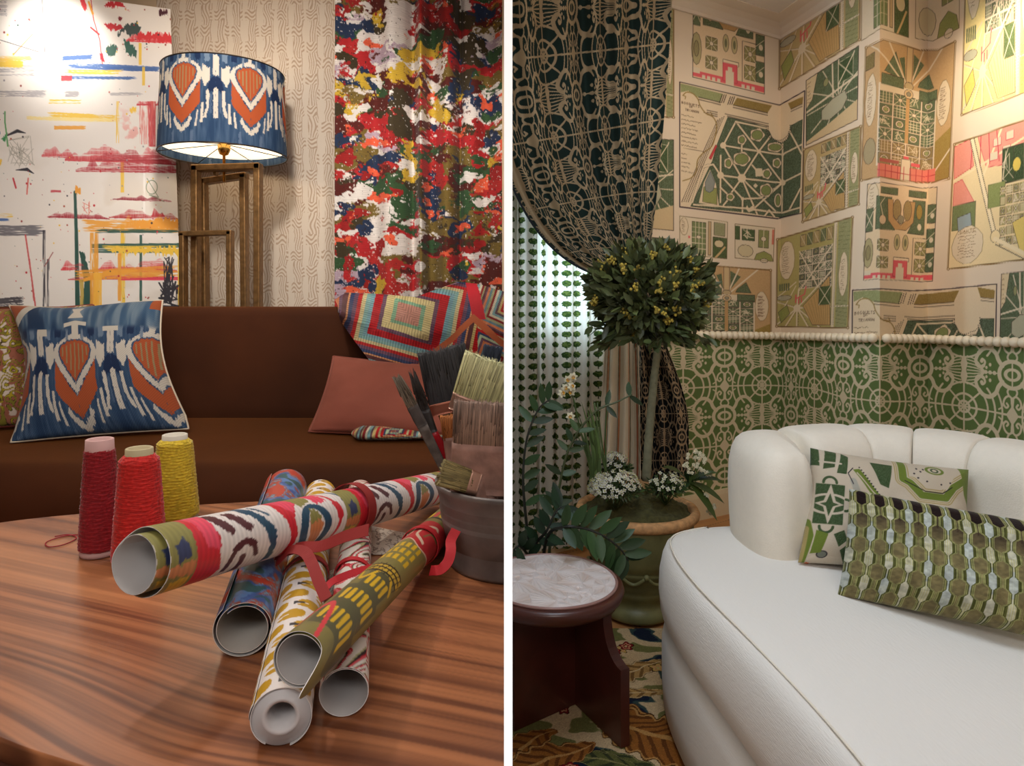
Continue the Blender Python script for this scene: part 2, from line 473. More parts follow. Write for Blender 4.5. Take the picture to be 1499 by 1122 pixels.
def plan_chateau(top, bot, crop=0):
    p = MapPen(top, bot); p.rect(0, 0, 1, 1, (224, 196, 158), 8)
    p.cart(.0, .0, .17, .3, 6, 3)
    p.rect(.2, .04, .44, .11, GRN, 40, INK); p.rect(.6, .04, .85, .11, GRN, 40, INK)
    p.poly([(.14, .14), (.36, .14), (.34, .36), (.42, .48), (.14, .48)], GRN, 44, INK)
    p.poly([(.66, .14), (.84, .14), (.84, .5), (.6, .5), (.68, .36)], GRN, 44, INK)
    p.poly([(.30, .16), (.38, .16), (.39, .34), (.5, .42), (.61, .34), (.62, .16), (.7, .16), (.68, .38), (.58, .47), (.42, .47), (.32, .38)], TAN, 20, INK)
    p.circ(.44, .26, .06, (160, 134, 88), 1.8, 24, INK); p.circ(.59, .26, .06, (160, 134, 88), 1.8, 24, INK); p.circ(.5, .36, .045, (150, 138, 110), 1, 10, INK)
    p.circ(.76, .26, .045, OCH, 1.8, 20, INK); p.circ(.24, .38, .05, (214, 184, 146), 1, 10, INK); p.line([(.24, .33), (.2, .22), (.26, .15)], 1, CREAM); p.circ(.77, .42, .03, CREAM, 1.2)
    for a, b in ((.88, .3), (.88, .56), (.88, .82)): p.rect(a, b - .12, 1, b + .08, GRN, 44, INK); p.line([(a, b), (1, b - .08)], 1, CREAM); p.circ(.95, b, .03, CREAM, 1)
    p.rect(.0, .26, .1, .5, GRN, 44, INK); p.line([(0, .3), (.1, .46)], 1, CREAM); p.line([(.1, .3), (0, .46)], 1, CREAM)
    p.circ(.05, .72, .07, (176, 160, 116), 2.2, 20, INK); p.circ(.05, .72, .035, (150, 136, 96), 2.2, 20, INK)
    for y in (.58, .76): p.parterre(.18, y, .34, y + .12)
    for y in (.58, .76): p.parterre(.72, y, .88, y + .14, (150, 138, 88))
    p.rect(.69, .54, .91, .93, CREAM, 0, INK) if False else p.line([(.69, .94), (.69, .54), (.9, .54)], .7, INK)
    for x in (.46, .58):
        p.circ(x, .6, .042, (190, 170, 124), 2.0, 10, INK); p.circ(x, .6, .018, (120, 116, 84), 2.4, 0)
    p.rect(.42, .76, .64, .80, (232, 206, 172), 0, INK)
    p.rect(0, .93, 1, .985, PNK); p.rect(.42, .79, .62, .96, PNK, 0, (170, 50, 60)); p.rect(.46, .86, .575, 1.0, CREAM); p.rect(.49, .82, .55, .88, CREAM)
    for x in (.13, .2, .27, .34, .68, .75, .82): p.rect(x, .955, x + .045, 1.0, CREAM)
    p.rect(0, .90, .1, .95, CREAM)
    p.frame(.8)

def plan_bosquet(top, bot, small=False):
    p = MapPen(top, bot); p.rect(0, 0, 1, 1, (222, 198, 164), 6)
    tx, ty = (70, 788, 938), (88, 248, 150); bx, by = (70, 790, 918), (962, 1048, 1000)
    def q(x, y):
        a = np.interp(x, tx, ty); b = np.interp(x, bx, by); return ((x - 70) / 868., (y - a) / (b - a))
    Q = lambda pts: [q(*z) for z in pts]
    BG = (222, 198, 164)
    def oval(x, y, rx, ry, c, tex=0, edge=None, wob=0): p.poly(Q([(x + rx * (1 + wob * math.cos(5 * a)) * math.cos(a), y + ry * (1 + wob * math.cos(5 * a)) * math.sin(a)) for a in np.linspace(0, 2 * PI, 21)[:-1]]), c, tex, edge)
    def rowd(a, b, n, r=.75): p.dots(q(*a), q(*b), n, r)
    p.poly(Q([(75, 98), (372, 168), (352, 228), (200, 196), (130, 150), (78, 160)]), (150, 152, 104), 24); p.poly(Q([(468, 194), (712, 246), (680, 300), (440, 246)]), (150, 124, 70), 24); p.poly(Q([(822, 232), (928, 190), (925, 236), (842, 276)]), (150, 122, 66), 20)
    for o in (0, 16): rowd((200, 192 + o), (356, 230 + o), 20); rowd((440, 246 + o), (684, 300 + o), 30); rowd((842, 276 + o), (925, 240 + o), 10)
    for o in (0, 14, 28): rowd((366 + o, 172), (346 + o, 232), 8); rowd((424 + o, 186), (404 + o, 244), 8)
    for o in (0, 14, 28): rowd((258, 284 + o), (334, 300 + o), 9)
    p.poly(Q([(406, 332), (560, 368), (672, 398), (696, 430), (722, 484), (786, 512), (822, 486), (842, 420), (842, 392), (926, 348), (918, 992), (790, 1036), (560, 1004), (300, 975), (148, 958), (182, 888), (300, 640), (334, 520)]), (88, 98, 74), 60, (40, 48, 40))
    for e in [((375, 530), (625, 570)), ((625, 570), (790, 592)), ((790, 592), (924, 522)), ((375, 530), (462, 362)), ((462, 362), (625, 570)), ((375, 530), (508, 760)), ((625, 570), (508, 760)), ((625, 570), (795, 790)), ((706, 462), (625, 570)), ((790, 520), (795, 1000)), ((358, 740), (508, 760)), ((508, 760), (795, 790)),
              ((358, 740), (515, 905)), ((508, 760), (748, 990)), ((508, 760), (620, 1014)), ((508, 760), (430, 870)), ((358, 740), (306, 664)), ((358, 600), (358, 930)), ((795, 790), (922, 722)), ((795, 790), (640, 900)), ((640, 900), (515, 905)), ((795, 790), (600, 970)), ((922, 826), (846, 980)), ((515, 905), (515, 1000)),
              ((170, 946), (540, 972)), ((540, 972), (800, 1002)), ((800, 1002), (916, 958)), ((672, 1026), (704, 985)), ((742, 1030), (704, 985)), ((835, 424), (925, 585)), ((236, 680), (160, 930)), ((306, 664), (236, 680)), ((580, 668), (625, 720)), ((505, 520), (505, 600)), ((428, 890), (358, 826)), ((428, 892), (380, 950)), ((462, 362), (690, 412))]:
        a, b = e; L = math.hypot(b[0] - a[0], b[1] - a[1]); nx, ny = -(b[1] - a[1]) / L * 9.5, (b[0] - a[0]) / L * 9.5
        p.line([q(*a), q(*b)], 2.5, BG)
        if not small:
            for sg in (1, -1): rowd((a[0] + nx * sg, a[1] + ny * sg), (b[0] + nx * sg, b[1] + ny * sg), int(L / 9), .42)
    for x, y, r in ((375, 530, 22), (625, 570, 14), (358, 740, 24), (508, 760, 30), (795, 790, 22), (515, 905, 12), (792, 592, 12)): oval(x, y, r, r, BG)
    for x, y, rx, ry, c, wob in ((505, 490, 20, 24, LGR, .1), (612, 455, 38, 34, LGR, .12), (738, 540, 44, 24, (176, 168, 128), .08), (505, 625, 48, 38, LGR, .1), (412, 655, 19, 26, LGR, .1), (752, 652, 20, 24, LGR, .1), (683, 728, 22, 25, LGR, .12), (680, 845, 34, 36, LGR, .1), (765, 915, 16, 38, LGR, 0), (428, 892, 18, 16, (130, 132, 126), .1)):
        oval(x, y, rx + 12, ry + 12, BG, 0, (90, 80, 66), wob); oval(x, y, rx, ry, (132, 138, 84), 16, INK)
    p.poly(Q([(600, 690), (650, 690), (655, 745), (605, 748)]), BG); p.poly(Q([(605, 795), (622, 812), (605, 830), (588, 812)]), BG); p.poly(Q([(535, 972), (548, 950), (560, 972), (590, 950), (600, 985), (560, 1000)]), BG)
    p.poly(Q([(284, 700), (326, 800), (350, 960), (205, 935), (240, 790)]), BG); p.poly(Q([(240, 822), (334, 832), (334, 946), (232, 926)]), (150, 150, 88), 16, INK); p.poly(Q([(285, 712), (318, 790), (306, 846), (280, 862), (252, 846), (250, 790)]), (142, 142, 132), 10, (60, 66, 80))
    p.poly(Q([(321, 528), (333, 534), (290, 630), (276, 620)]), (200, 72, 72), 0, (130, 40, 44))
    for o in (0, 16): rowd((384 + o, 308 + o), (690, 376 + o), 34, .8)
    for r_ in (92, 106):
        for k in range(22):
            a = math.radians(-5 + 8.8 * k); z = q(763 + r_ * .84 * math.cos(a), 396 + r_ * math.sin(a) * 1.05); p.c.ell(z[0] * 0 + p.M(*z)[0], p.M(*z)[1], .75, .75, INK)
    for o in (0, 15, 30, 45): rowd((336 + o, 350 - o * .6), (84 + o, 930), 58, .75)
    sc_ = smooth([(92, 182), (118, 160), (160, 168), (196, 206), (212, 252), (252, 306), (304, 334), (328, 392), (318, 470), (292, 540), (236, 584), (196, 634), (186, 712), (152, 758), (92, 780)])
    p.line(Q([tuple(z) for z in sc_]), 1.5, (150, 120, 66)); p.line(Q([(92, 182), (112, 190), (108, 206)]), 1.2, (150, 120, 66)); p.line(Q([(240, 300), (300, 322), (286, 300)]), 1.4, (140, 112, 70))
    W = lambda a, b: p.M(*q(a, b))
    T_ = (96, 70, 54)
    text(MAPS, 'BOSQUETS', 84, 222, 17, 16, T_, lambda a, b: W(a, b + (a - 84) * .22), .6); text(MAPS, 'DE', 138, 256, 10, 13, T_, W, .5); text(MAPS, 'TRIANON', 108, 272, 16, 14, T_, lambda a, b: W(a, b + (a - 108) * .2), .6)
    R = random.Random(4)
    for k in range(14):
        y = 318 + 30 * k; xe = 150 + R.random() * 90 if k < 8 else 120 + R.random() * 60
        if k == 8: p.line(Q([(96, 548), (260, 580)]), .5, T_); continue
        m = int((xe - 82) / 4); p.line(Q([(82 + j * 4, y + j * .8 + (R.random() - .5) * 9) for j in range(m)]), .55, T_)
    p.frame(1.5 if not small else 1, (50, 34, 44))

def plan_axis(top, bot):
    p = MapPen(top, bot); p.rect(0, 0, 1, 1, (196, 158, 112), 14)
    for a, b in ((.2, .0), (.33, .02), (.58, .0), (.72, .02)):
        pass
    p.poly([(.34, .06), (.44, .26), (.22, .22)], GRN, 44, INK); p.poly([(.44, .08), (.46, .26), (.38, .1)], GRN, 30); p.poly([(.54, .04), (.66, .1), (.54, .25)], GRN, 44); p.poly([(.62, .24), (.72, .16), (.78, .28), (.6, .28)], GRN, 44, INK)
    for x in (.12, .3, .62, .8): p.line([(.5, .32), (x + (x - .5) * .2, 0)], 2.2, CREAM)
    p.rect(.465, 0, .53, .3, (206, 176, 132), 0, INK); p.circ(.5, .29, .05, (190, 164, 124), .6, 0, INK)
    p.rect(.16, .31, .82, .92, CREAM); p.rect(.19, .24, .44, .32, GRN, 44, INK); p.rect(.62, .3, .82, .38, GRN, 44, INK)
    for j in range(6):
        for i in range(4):
            x0 = .18 + .16 * i; y0 = .37 + .09 * j
            k = (i * 3 + j * 5 + 1) % 4
            p.parterre(x0, y0, x0 + .14, y0 + .08, GRN if j < 4 else (150, 126, 84), k)
    p.rect(.475, .37, .515, .72, TAN, 14); p.circ(.5, .35, .05, (214, 184, 140), .7, 0, INK); p.circ(.5, .35, .025, (150, 140, 118), .7, 0, INK)
    p.cart(.01, .22, .14, .62, 22, 8); p.cart(.82, .25, .98, .60, 22, 9)
    p.poly([(.82, .70), (1, .62), (1, 1), (.82, 1)], OCH, 20); p.line([(.8, .95), (1, .78)], 2, CREAM); p.circ(.08, .8, .07, (170, 152, 116), 1.4, 12, INK)
    p.rect(.0, .07, .1, .18, (130, 112, 70), 30, INK)
    p.rect(.18, .9, .84, 1, (222, 128, 108)); p.rect(.47, .82, .53, .9, PNK); p.rect(.2, .86, .42, .885, (176, 92, 80)); p.rect(.56, .86, .66, .885, PNK); p.poly([(.45, .84), (.55, .84), (.56, 1), (.44, 1)], CREAM, 0, INK)
    for k in range(9): p.line([(.2 + .07 * k, .9), (.2 + .07 * k, 1)], .9, (180, 60, 64))
    p.line([(.18, .95), (.84, .95)], .9, (180, 60, 64))
    p.frame(1, (120, 90, 56), True)

def plan_park(top, bot, seed=0, pink=True, yellow=False, base=(190, 162, 112)):
    R = random.Random(seed); p = MapPen(top, bot); p.rect(0, 0, 1, 1, base, 12)
    p.cart(.02, .04, .24, .48, 14, seed); 
    p.rect(.76, .0, .8, 1, CREAM); p.rect(.82, 0, .98, 1, LGR if not yellow else (206, 186, 104), 26); p.cart(.84, .3, .97, .72, 16, seed + 1)
    x0, y0, x1, y1 = .3, .2, .75, .6
    p.rect(x0, y0, x1, y1, CREAM)
    for i in range(5):
        for j in range(5):
            p.parterre(x0 + .09 * i + .005, y0 + .08 * j + .005, x0 + .09 * i + .08, y0 + .08 * j + .07, (96, 104, 76), (i + 2 * j + seed) % 4)
    p.line([(x0, y0), (.56, .6)], 1.8, CREAM); p.line([(.75, .2), (.3, .62)], 1.8, CREAM)
    for q in ((.42, .28), (.64, .38), (.5, .5)): p.circ(*q, .02, CREAM, 1)
    c = (.28, .8)
    for q in ((0, .98), (.12, 1), (.28, 1), (.44, 1), (.6, 1), (0, .72), (.75, .45), (1, .8), (.3, .6)):
        p.line([c, q], 2.0, CREAM); p.dots((c[0] + .02, c[1]), (q[0] + .02, q[1]), 18, .4)
    p.circ(*c, .05, CREAM, .8)
    p.poly([(.36, .78), (.72, .5), (.75, .98), (.5, .98)], (196, 156, 100) if not yellow else (238, 214, 140), 12, INK)
    for k in range(9):
        t_ = k / 9; p.line([(.40 + .33 * t_, .78 - .26 * t_), (.52 + .22 * t_, .97)], .5, (150, 120, 78))
    for k in range(5): p.rect(.31 + .09 * k, .03, .38 + .09 * k, .15, (112, 116, 80) if k % 2 else (176, 150, 104), 30, INK); p.line([(.31 + .09 * k, .03), (.38 + .09 * k, .15)], .7, CREAM)
    for k in range(7): p.line([(.82, .02 + k * .04), (.98, .04 + k * .04)], .5, (112, 110, 70)); p.line([(.82, .74 + k * .035), (.98, .76 + k * .035)], .5, (112, 110, 70))
    p.line([(.26, .52), (.02, .66)], 1.4, CREAM); p.line([(.26, .56), (.02, .9)], 1.2, CREAM); p.dots((.79, .02), (.79, .98), 60, .5); p.dots((.755, .02), (.755, .98), 60, .5)
    for k in range(5): p.rect(.03 + .03 * k, .52, .05 + .03 * k, .6, (104, 108, 78), 30)
    p.circ(.1, .68, .1, (176, 166, 140), .3, 6, INK)
    p.poly([(.02, .84), (.14, .76), (.18, .86), (.06, .96)], (150, 150, 84) if not yellow else (214, 192, 100), 20, INK)
    if pink:
        for a, b in (((.26, .66), (.26, .74)), ((.26, .7), (.38, .66)), ((.38, .66), (.4, .58)), ((.3, .7), (.3, .75)), ((.34, .69), (.34, .74))): p.line([a, b], 1.6, PNK)
    p.rect(.58, .6, .74, .78, (84, 96, 60), 44, INK); p.line([(.58, .6), (.74, .78)], 1, CREAM); p.line([(.74, .6), (.58, .78)], 1, CREAM)
    p.frame(1, (110, 84, 60), True)

def plan_square(top, bot, seed=0):
    R = random.Random(seed); p = MapPen(top, bot); p.rect(0, 0, 1, 1, CREAM, 8)
    if seed % 2 == 0:
        p.cart(0, .02, .18, .5, 8, seed)
        p.rect(.26, .1, .55, .95, (120, 128, 84), 24, INK)
        for k in range(1, 4): p.line([(.26 + .29 * k / 4, .1), (.26 + .29 * k / 4, .95)], .9, CREAM)
        for k in range(1, 6): p.line([(.26, .1 + .85 * k / 6), (.55, .1 + .85 * k / 6)], .9, CREAM)
        p.circ(.4, .5, .05, CREAM, 1, 0, INK); p.rect(.72, .06, .95, .4, (150, 146, 108), 20, INK); p.rect(.7, .45, 1, 1, (84, 96, 60), 40, INK); p.circ(.83, .62, .1, (210, 190, 150), 1, 0, INK); p.line([(.76, 1), (.86, .85), (.95, .7)], 3, (206, 170, 120))
        p.rect(.18, .5, .22, .56, PNK); p.rect(.6, .05, .66, .95, (190, 160, 118), 10, INK)
    else:
        p.rect(.0, .05, .12, .45, (80, 94, 60), 40, INK); p.rect(.18, .12, .5, .45, (80, 94, 60), 40, INK); p.parterre(.18, .12, .5, .45, (80, 94, 60), 3)
        p.rect(.6, .1, .86, .62, (138, 138, 88), 24, INK); p.circ(.73, .36, .07, CREAM, 1, 0, INK); p.line([(.73, .1), (.73, .62)], 1, CREAM)
        p.circ(.27, .76, .2, (206, 186, 148), .9, 4, INK); p.poly([(.5, 1), (.56, .82), (.75, .72), (.94, .82), (1, 1)], (150, 150, 88), 20, INK); p.circ(.76, 1.0, .1, CREAM, .6, 0, INK); p.rect(.94, .05, 1, .5, (206, 120, 100))
    p.frame(.8, (120, 96, 66))

def plan_wood(top, bot, seed=0):
    p = MapPen(top, bot); p.rect(0, 0, 1, 1, (94, 104, 76), 44)
    p.poly([(0, 0), (.22, 0), (.12, .35), (0, .45)], (214, 190, 150), 6, INK); p.script(.02, .05, .12, .4, 6, seed=seed)
    c = (.62, .55)
    for a in range(0, 360, 30): p.line([c, (c[0] + .6 * math.cos(math.radians(a)), min(1, max(0, c[1] + .6 * math.sin(math.radians(a)))))], 1.6, CREAM)
    for k in range(26): p.line([(.02 + .037 * k, .46 + .02 * (k % 3)), (.03 + .037 * k, .98)], .35, (66, 78, 54))
    p.poly([(.3, .6), (.5, .52), (.75, .5), (.8, .62), (.7, .74), (.45, .8), (.3, .74)], (176, 168, 140), 6, INK)
    p.line([(0, .5), (1, .38)], 2.6, CREAM); p.line([(.5, 0), (.52, .5)], 2.2, CREAM); p.rect(.62, .06, .9, .36, (72, 88, 56), 44, CREAM); p.line([(.62, .06), (.9, .36)], 1.4, CREAM); p.line([(.9, .06), (.62, .36)], 1.4, CREAM)
    p.circ(.38, .22, .05, (150, 146, 100), 1.2, 0, INK); p.poly([(.0, .95), (1, .72), (1, 1), (0, 1)], (206, 178, 136), 8)
    p.frame(.9, (60, 44, 40))

def plan_town(top, bot):
    p = MapPen(top, bot); p.rect(0, 0, 1, 1, (232, 206, 158), 8)
    for q in ([(0, .02), (.2, 0), (.26, .22), (.02, .28)], [(.3, .0), (1, 0), (1, .08), (.92, .3), (.42, .26), (.34, .1)], [(.02, .32), (.12, .3), (.28, .5), (.02, .52)]): p.poly(q, (232, 150, 130), 10, (196, 44, 66))
    p.line([(.0, .3), (.9, .12)], 3, (238, 214, 170)); p.line([(.6, 0), (.36, .35)], 3, (238, 214, 170))
    for x, y in ((.5, .06), (.66, .04), (.46, .16), (.62, .14)): p.rect(x, y, x + .1, y + .06, CREAM, 0, (196, 44, 66)); 
    for k in range(4): p.line([(.24 + .1 * k, 0), (.22 + .12 * k, .24)], .9, (196, 44, 66))
    p.line([(.22, 0), (.55, .82)], 6, (238, 216, 176)); p.dots((.2, 0), (.52, .8), 60, .8); p.dots((.25, 0), (.57, .8), 60, .8)
    p.rect(.62, .16, .9, .42, (66, 80, 50), 50, INK); p.parterre(.62, .16, .76, .42, (66, 80, 50), 3); p.circ(.8, .3, .05, (220, 190, 90)); p.rect(.45, .4, .66, .58, (140, 146, 88), 26, INK)
    for j in range(6):
        for i in range(5): p.parterre(.6 + .08 * i, .44 + .075 * j, .665 + .08 * i, .50 + .075 * j, (176, 160, 104), (i + j) % 4)
    p.poly([(.75, .72), (1, .66), (1, .95), (.85, .95)], (226, 196, 110), 10, INK); p.circ(.55, .8, .06, (236, 210, 160), .8, 0, INK)
    p.line([(.55, .82), (1, 1.0)], 6, (238, 216, 176)); p.dots((.55, .86), (.9, 1), 26, .8)
    p.rect(.02, .5, .3, .7, (120, 128, 84), 24, INK); p.poly([(.08, .6), (.24, .58), (.26, .68), (.1, .72)], (150, 160, 160), 4, INK)
    p.cart(.02, .68, .42, .98, 9, 31); text(MAPS, 'CARTE', .12, .71, .02, .04, (130, 96, 60), p.M, .5)
    p.frame(1.2, (120, 90, 50), True)

plan_chateau([(1015, -42), (1119, -14)], [(1014, 113), (1119, 138)])
plan_park([(930, 2), (986, 8)], [(930, 168), (986, 172)], 21, False)
plan_wood([(900, 200), (986, 205)], [(900, 330), (986, 338)], 2)
plan_wood([(900, 344), (986, 350)], [(900, 480), (986, 484)], 2)
plan_park([(1143, -66), (1260, -130)], [(1141, 130), (1258, 58)], 5)
plan_bosquet([(995, 120), (1146, 155), (1178, 133)], [(995, 303), (1143, 321), (1174, 312)])
plan_wood([(1180, 118), (1257, 67)], [(1180, 213), (1255, 175)], 7)
plan_park([(1177, 219), (1260, 185)], [(1175, 325), (1257, 299)], 9)
plan_square([(995, 316), (1065, 325)], [(995, 372), (1064, 379)], 2)
plan_square([(1076, 328), (1134, 334)], [(1076, 378), (1132, 383)], 3)
plan_axis([(1000, 386), (1128, 396)], [(1000, 520), (1128, 522)])
plan_park([(1138, 351), (1248, 318)], [(1137, 478), (1241, 480)], 12, True, False, (176, 160, 100))
plan_square([(1262, -50), (1290, -80), (1330, -66)], [(1261, 60), (1290, 41), (1330, 55)], 4)
plan_square([(1341, -60), (1364, -54), (1405, -78)], [(1340, 56), (1364, 61), (1404, 41)], 5)
plan_axis([(1268, 70), (1290, 57), (1362, 79), (1398, 61)], [(1261, 264), (1282, 258), (1354, 269), (1389, 261)])
plan_chateau([(1270, 270), (1282, 266), (1354, 276), (1372, 274)], [(1264, 411), (1285, 409), (1348, 413), (1365, 412)])
plan_park([(1416, -90), (1512, -150)], [(1408, 168), (1512, 131)], 15, True, True, (232, 206, 140))
plan_town([(1397, 212), (1512, 172)], [(1388, 394), (1512, 378)])
plan_bosquet([(1248, 425), (1274, 422), (1348, 427), (1459, 416)], [(1246, 640), (1274, 640), (1348, 640), (1455, 640)])
plan_wood([(1466, 401), (1520, 396)], [(1463, 520), (1520, 520)], 6)
# ------------------------------------------------------------------ right room shell
WALL_PTS = {'back': ((1.496, 3.75), (0.02, 2.90)),   # to the left of the corner
            }
Y1016 = 3.42
cor = np.array([1.496, 3.75]); bl = np.array([(1016 - U0) / 1000 * Y1016, Y1016])
bdir = norm(cor - bl)
left_end = cor - bdir * ((cor[0] - .004) / bdir[0])
pA = np.array([(1288 - U0) / 1000 * 3.02, 3.02]); pB = np.array([(1358 - U0) / 1000 * 3.20, 3.20]); pC = np.array([(1499 - U0) / 1000 * 2.67, 2.67])
pD = pC + (pC - pB) * 5.2
CEIL = 2.58
RAILV = [(700, 489), (1000, 490.5), (1143, 492), (1288, 495.6), (1358, 496.6), (1499, 502), (1800, 514)]
def rail_z(u, Y):
    v = np.interp(u, [a for a, b in RAILV], [b for a, b in RAILV]); return H - (v - V0) / 1000 * Y

mpaper = mat('printed_wallpaper', attr=True, rough=.75, spec=.25, bump=.05, bscale=300)
mgreen = mat('printed_green_wallcovering', attr=True, rough=.6, spec=.35, bump=.08, bscale=500)
VC = np.array([(1000, 569, 90), (1061, 565.5, 87), (1115, 564, 85), (1143, 565, 81), (1192, 569, 88), (1234, 582, 94), (1288, 588, 98), (1346, 588, 99), (1411, 595, 108), (1482, 609, 119), (1560, 622, 130)])
SU = np.array([(800, -1.78), (900, -.88), (1000, 0), (1061, .5), (1115.6, 1), (1143, 1.28), (1192, 2), (1234, 2.5), (1288, 3), (1346.5, 3.5), (1411, 4), (1482, 4.5), (1560, 5.05)])
def wall_seg(name, p0, p1, nx, cut=None):
    """wall from p0 to p1 (plan), papered above the rail and fretwork below"""
    t = np.linspace(0, 1, nx)
    xy = p0[None] * (1 - t[:, None]) + p1[None] * t[:, None]
    u = U0 + 1000 * xy[:, 0] / xy[:, 1]
    rz = rail_z(u, xy[:, 1])
    # upper
    n = 420; s = np.linspace(0, 1, n)[:, None]
    Z = rz[None] * (1 - s) + CEIL * s
    P = np.stack([np.broadcast_to(xy[:, 0], Z.shape), np.broadcast_to(xy[:, 1], Z.shape), Z], -1)
    V = V0 + (H - Z) * 1000 / xy[:, 1][None]
    C = MAPS(np.broadcast_to(u, V.shape), V)
    Z2 = rz[None] * s[:n] ; Z2 = rz[None] * (s) + 0 * (1 - s)
    V2 = V0 + (H - Z2) * 1000 / xy[:, 1][None]
    uu = np.broadcast_to(u, V2.shape)
    lx = np.interp(uu, SU[:, 0], SU[:, 1]); vc = np.interp(uu, VC[:, 0], VC[:, 1]); per = np.interp(uu, VC[:, 0], VC[:, 2])
    m = lattice(lx, (V2 - vc) / per)
    C2 = mix(np.array((96, 116, 64.)), np.array((212, 196, 164.)), np.clip(m * 1.1, 0, 1))
    P2 = np.stack([np.broadcast_to(xy[:, 0], Z.shape), np.broadcast_to(xy[:, 1], Z.shape), Z2], -1)
    PP = np.concatenate([P2[:-1], P], 0); CC = np.concatenate([C2[:-1], C], 0)
    o = grid(name, PP, CC, mpaper, smoothf=False)
    struct(o); return o
k0 = cor - bdir * .95
wall_seg('wall_back_right', k0, cor, 440)
wall_seg('wall_right', cor, pA, 240)
wall_seg('wall_jog', pA, pB, 150)
wall_seg('wall_right', pB, pC, 260)
# outer, unseen continuation and window opening on the left of the right room
mplain = mat('warm_plaster', (206, 182, 150), rough=.8)
def slab(name, p0, p1, z0, z1, m, th=.05, side=1):
    p0 = np.array(p0, float); p1 = np.array(p1, float); d = norm(p1 - p0); n = np.array([-d[1], d[0]]) * th * side
    mb = MB(); q = [p0, p1, p1 + n, p0 + n]
    mb.add([(*a, z) for z in (z0, z1) for a in q], [(0, 1, 2, 3), (4, 5, 6, 7), (0, 1, 5, 4), (1, 2, 6, 5), (2, 3, 7, 6), (3, 0, 4, 7)])
    return struct(mb.build(name, m, smoothf=False))
wl = left_end; w1 = left_end + bdir * .10; w2 = k0 - bdir * .06
WZ0 = .955
slab('wall_window', w1, k0, 0, WZ0, mplain, .06)
slab('wall_window', left_end, w1, 0, CEIL, mplain, .06)
slab('wall_window', w2, k0, WZ0, CEIL, mplain, .06)
slab('wall_window', w1, w2, 2.35, CEIL, mplain, .06)
slab('wall_right', pC, pD, 0, CEIL, mplain, .05)
# window: frame, glazing bars and panes
mwhite = mat('white_paint', (226, 220, 208), rough=.45)
wf = MB()
off = np.array([-bdir[1], bdir[0]]) * .03
def wbar(a, b, z0, z1, hw=.018):
    pa = w1 + bdir * a + off; pb = w1 + bdir * b + off
    n = np.array([-bdir[1], bdir[0]]) * hw
    wf.add([(*q, z) for z in (z0, z1) for q in (pa - n, pb - n, pb + n, pa + n)], [(0, 1, 2, 3), (4, 5, 6, 7), (0, 1, 5, 4), (1, 2, 6, 5), (2, 3, 7, 6), (3, 0, 4, 7)])
WL = float(np.linalg.norm(w2 - w1))
for a in (0, WL / 2 - .02, WL - .04): wbar(a, a + .04, WZ0, 2.35)
for z in (WZ0, 1.42, 1.88, 2.31): wbar(0, WL, z, z + .035, .014)
win = struct(wf.build('window_1', mwhite, smoothf=False))
mglass = bpy.data.materials.new('window_glass'); mglass.use_nodes = True
_n = mglass.node_tree.nodes; _l = mglass.node_tree.links; _t = _n.new('ShaderNodeBsdfTransparent'); _g = _n.new('ShaderNodeBsdfGlossy'); _g.inputs['Roughness'].default_value = .02; _m = _n.new('ShaderNodeMixShader'); _m.inputs[0].default_value = .06
_l.new(_t.outputs[0], _m.inputs[1]); _l.new(_g.outputs[0], _m.inputs[2]); _l.new(_m.outputs[0], _n['Material Output'].inputs['Surface'])
g = MB(); pa = w1 + off; pb = w2 + off
g.add([(*pa, WZ0), (*pb, WZ0), (*pb, 2.35), (*pa, 2.35)], [(0, 1, 2, 3)])
gl = g.build('pane', mglass, win, smoothf=False)

# floors
def wood_floor(sc, a, b, c):
    def f(x, y):
        r = np.floor(y / sc); ph = vnoise(r * 3.7, r * 0 + 2, 5)
        n = fbm(x * 3 + ph * 40, y * 60, 7, 3); s = fbm(x * .6 + ph * 9, r * 3.3, 8, 2)
        col = mix(np.array(a, float), np.array(b, float), np.clip(n * .6 + s * .6 - .1, 0, 1))
        ln = np.abs(y / sc - np.round(y / sc)) < .02
        return mix(col, np.array(c, float), ln * .8)
    return f
PARQ = wood_floor(.11, (206, 150, 92), (160, 104, 58), (92, 56, 30))
mfloor = mat('oiled_wood_floor', attr=True, rough=.35, spec=.4)
X, Y = np.meshgrid(np.linspace(.004, 3.2, 400), np.linspace(-3.2, 4.2, 700))
ca, sa = math.cos(.6), math.sin(.6)
P = np.stack([X, Y, X * 0], -1); C = PARQ(X * ca + Y * sa, -X * sa + Y * ca)
struct(grid('floor', P, C, mfloor, smoothf=False))
LZ = .30
X, Y = np.meshgrid(np.linspace(-3.6, -.004, 200), np.linspace(-3.2, 3.6, 300))
P = np.stack([X, Y, X * 0 + LZ], -1); C = PARQ(X, Y) * .55
struct(grid('floor', P, C, mfloor, smoothf=False))
# ceiling, shared by both rooms
mceil = mat('ceiling_paint', (226, 214, 204), rough=.8)
mb = MB(); mb.box((-.2, .4, CEIL + .03), (7.4, 8.2, .06)); struct(mb.build('ceiling', mceil, smoothf=False))
# plain outer walls behind and beside the viewer
mb = MB(); mb.box((-3.62, .4, 1.3), (.06, 8.2, 2.6)); struct(mb.build('wall_left', mplain, smoothf=False))
mb = MB(); mb.box((-.2, -3.3, 1.3), (7.4, .06, 2.6)); struct(mb.build('wall_front', mplain, smoothf=False))
mb = MB(); mb.box((3.3, -1.6, 1.3), (.06, 3.6, 2.6)); struct(mb.build('wall_far_right', mplain, smoothf=False))

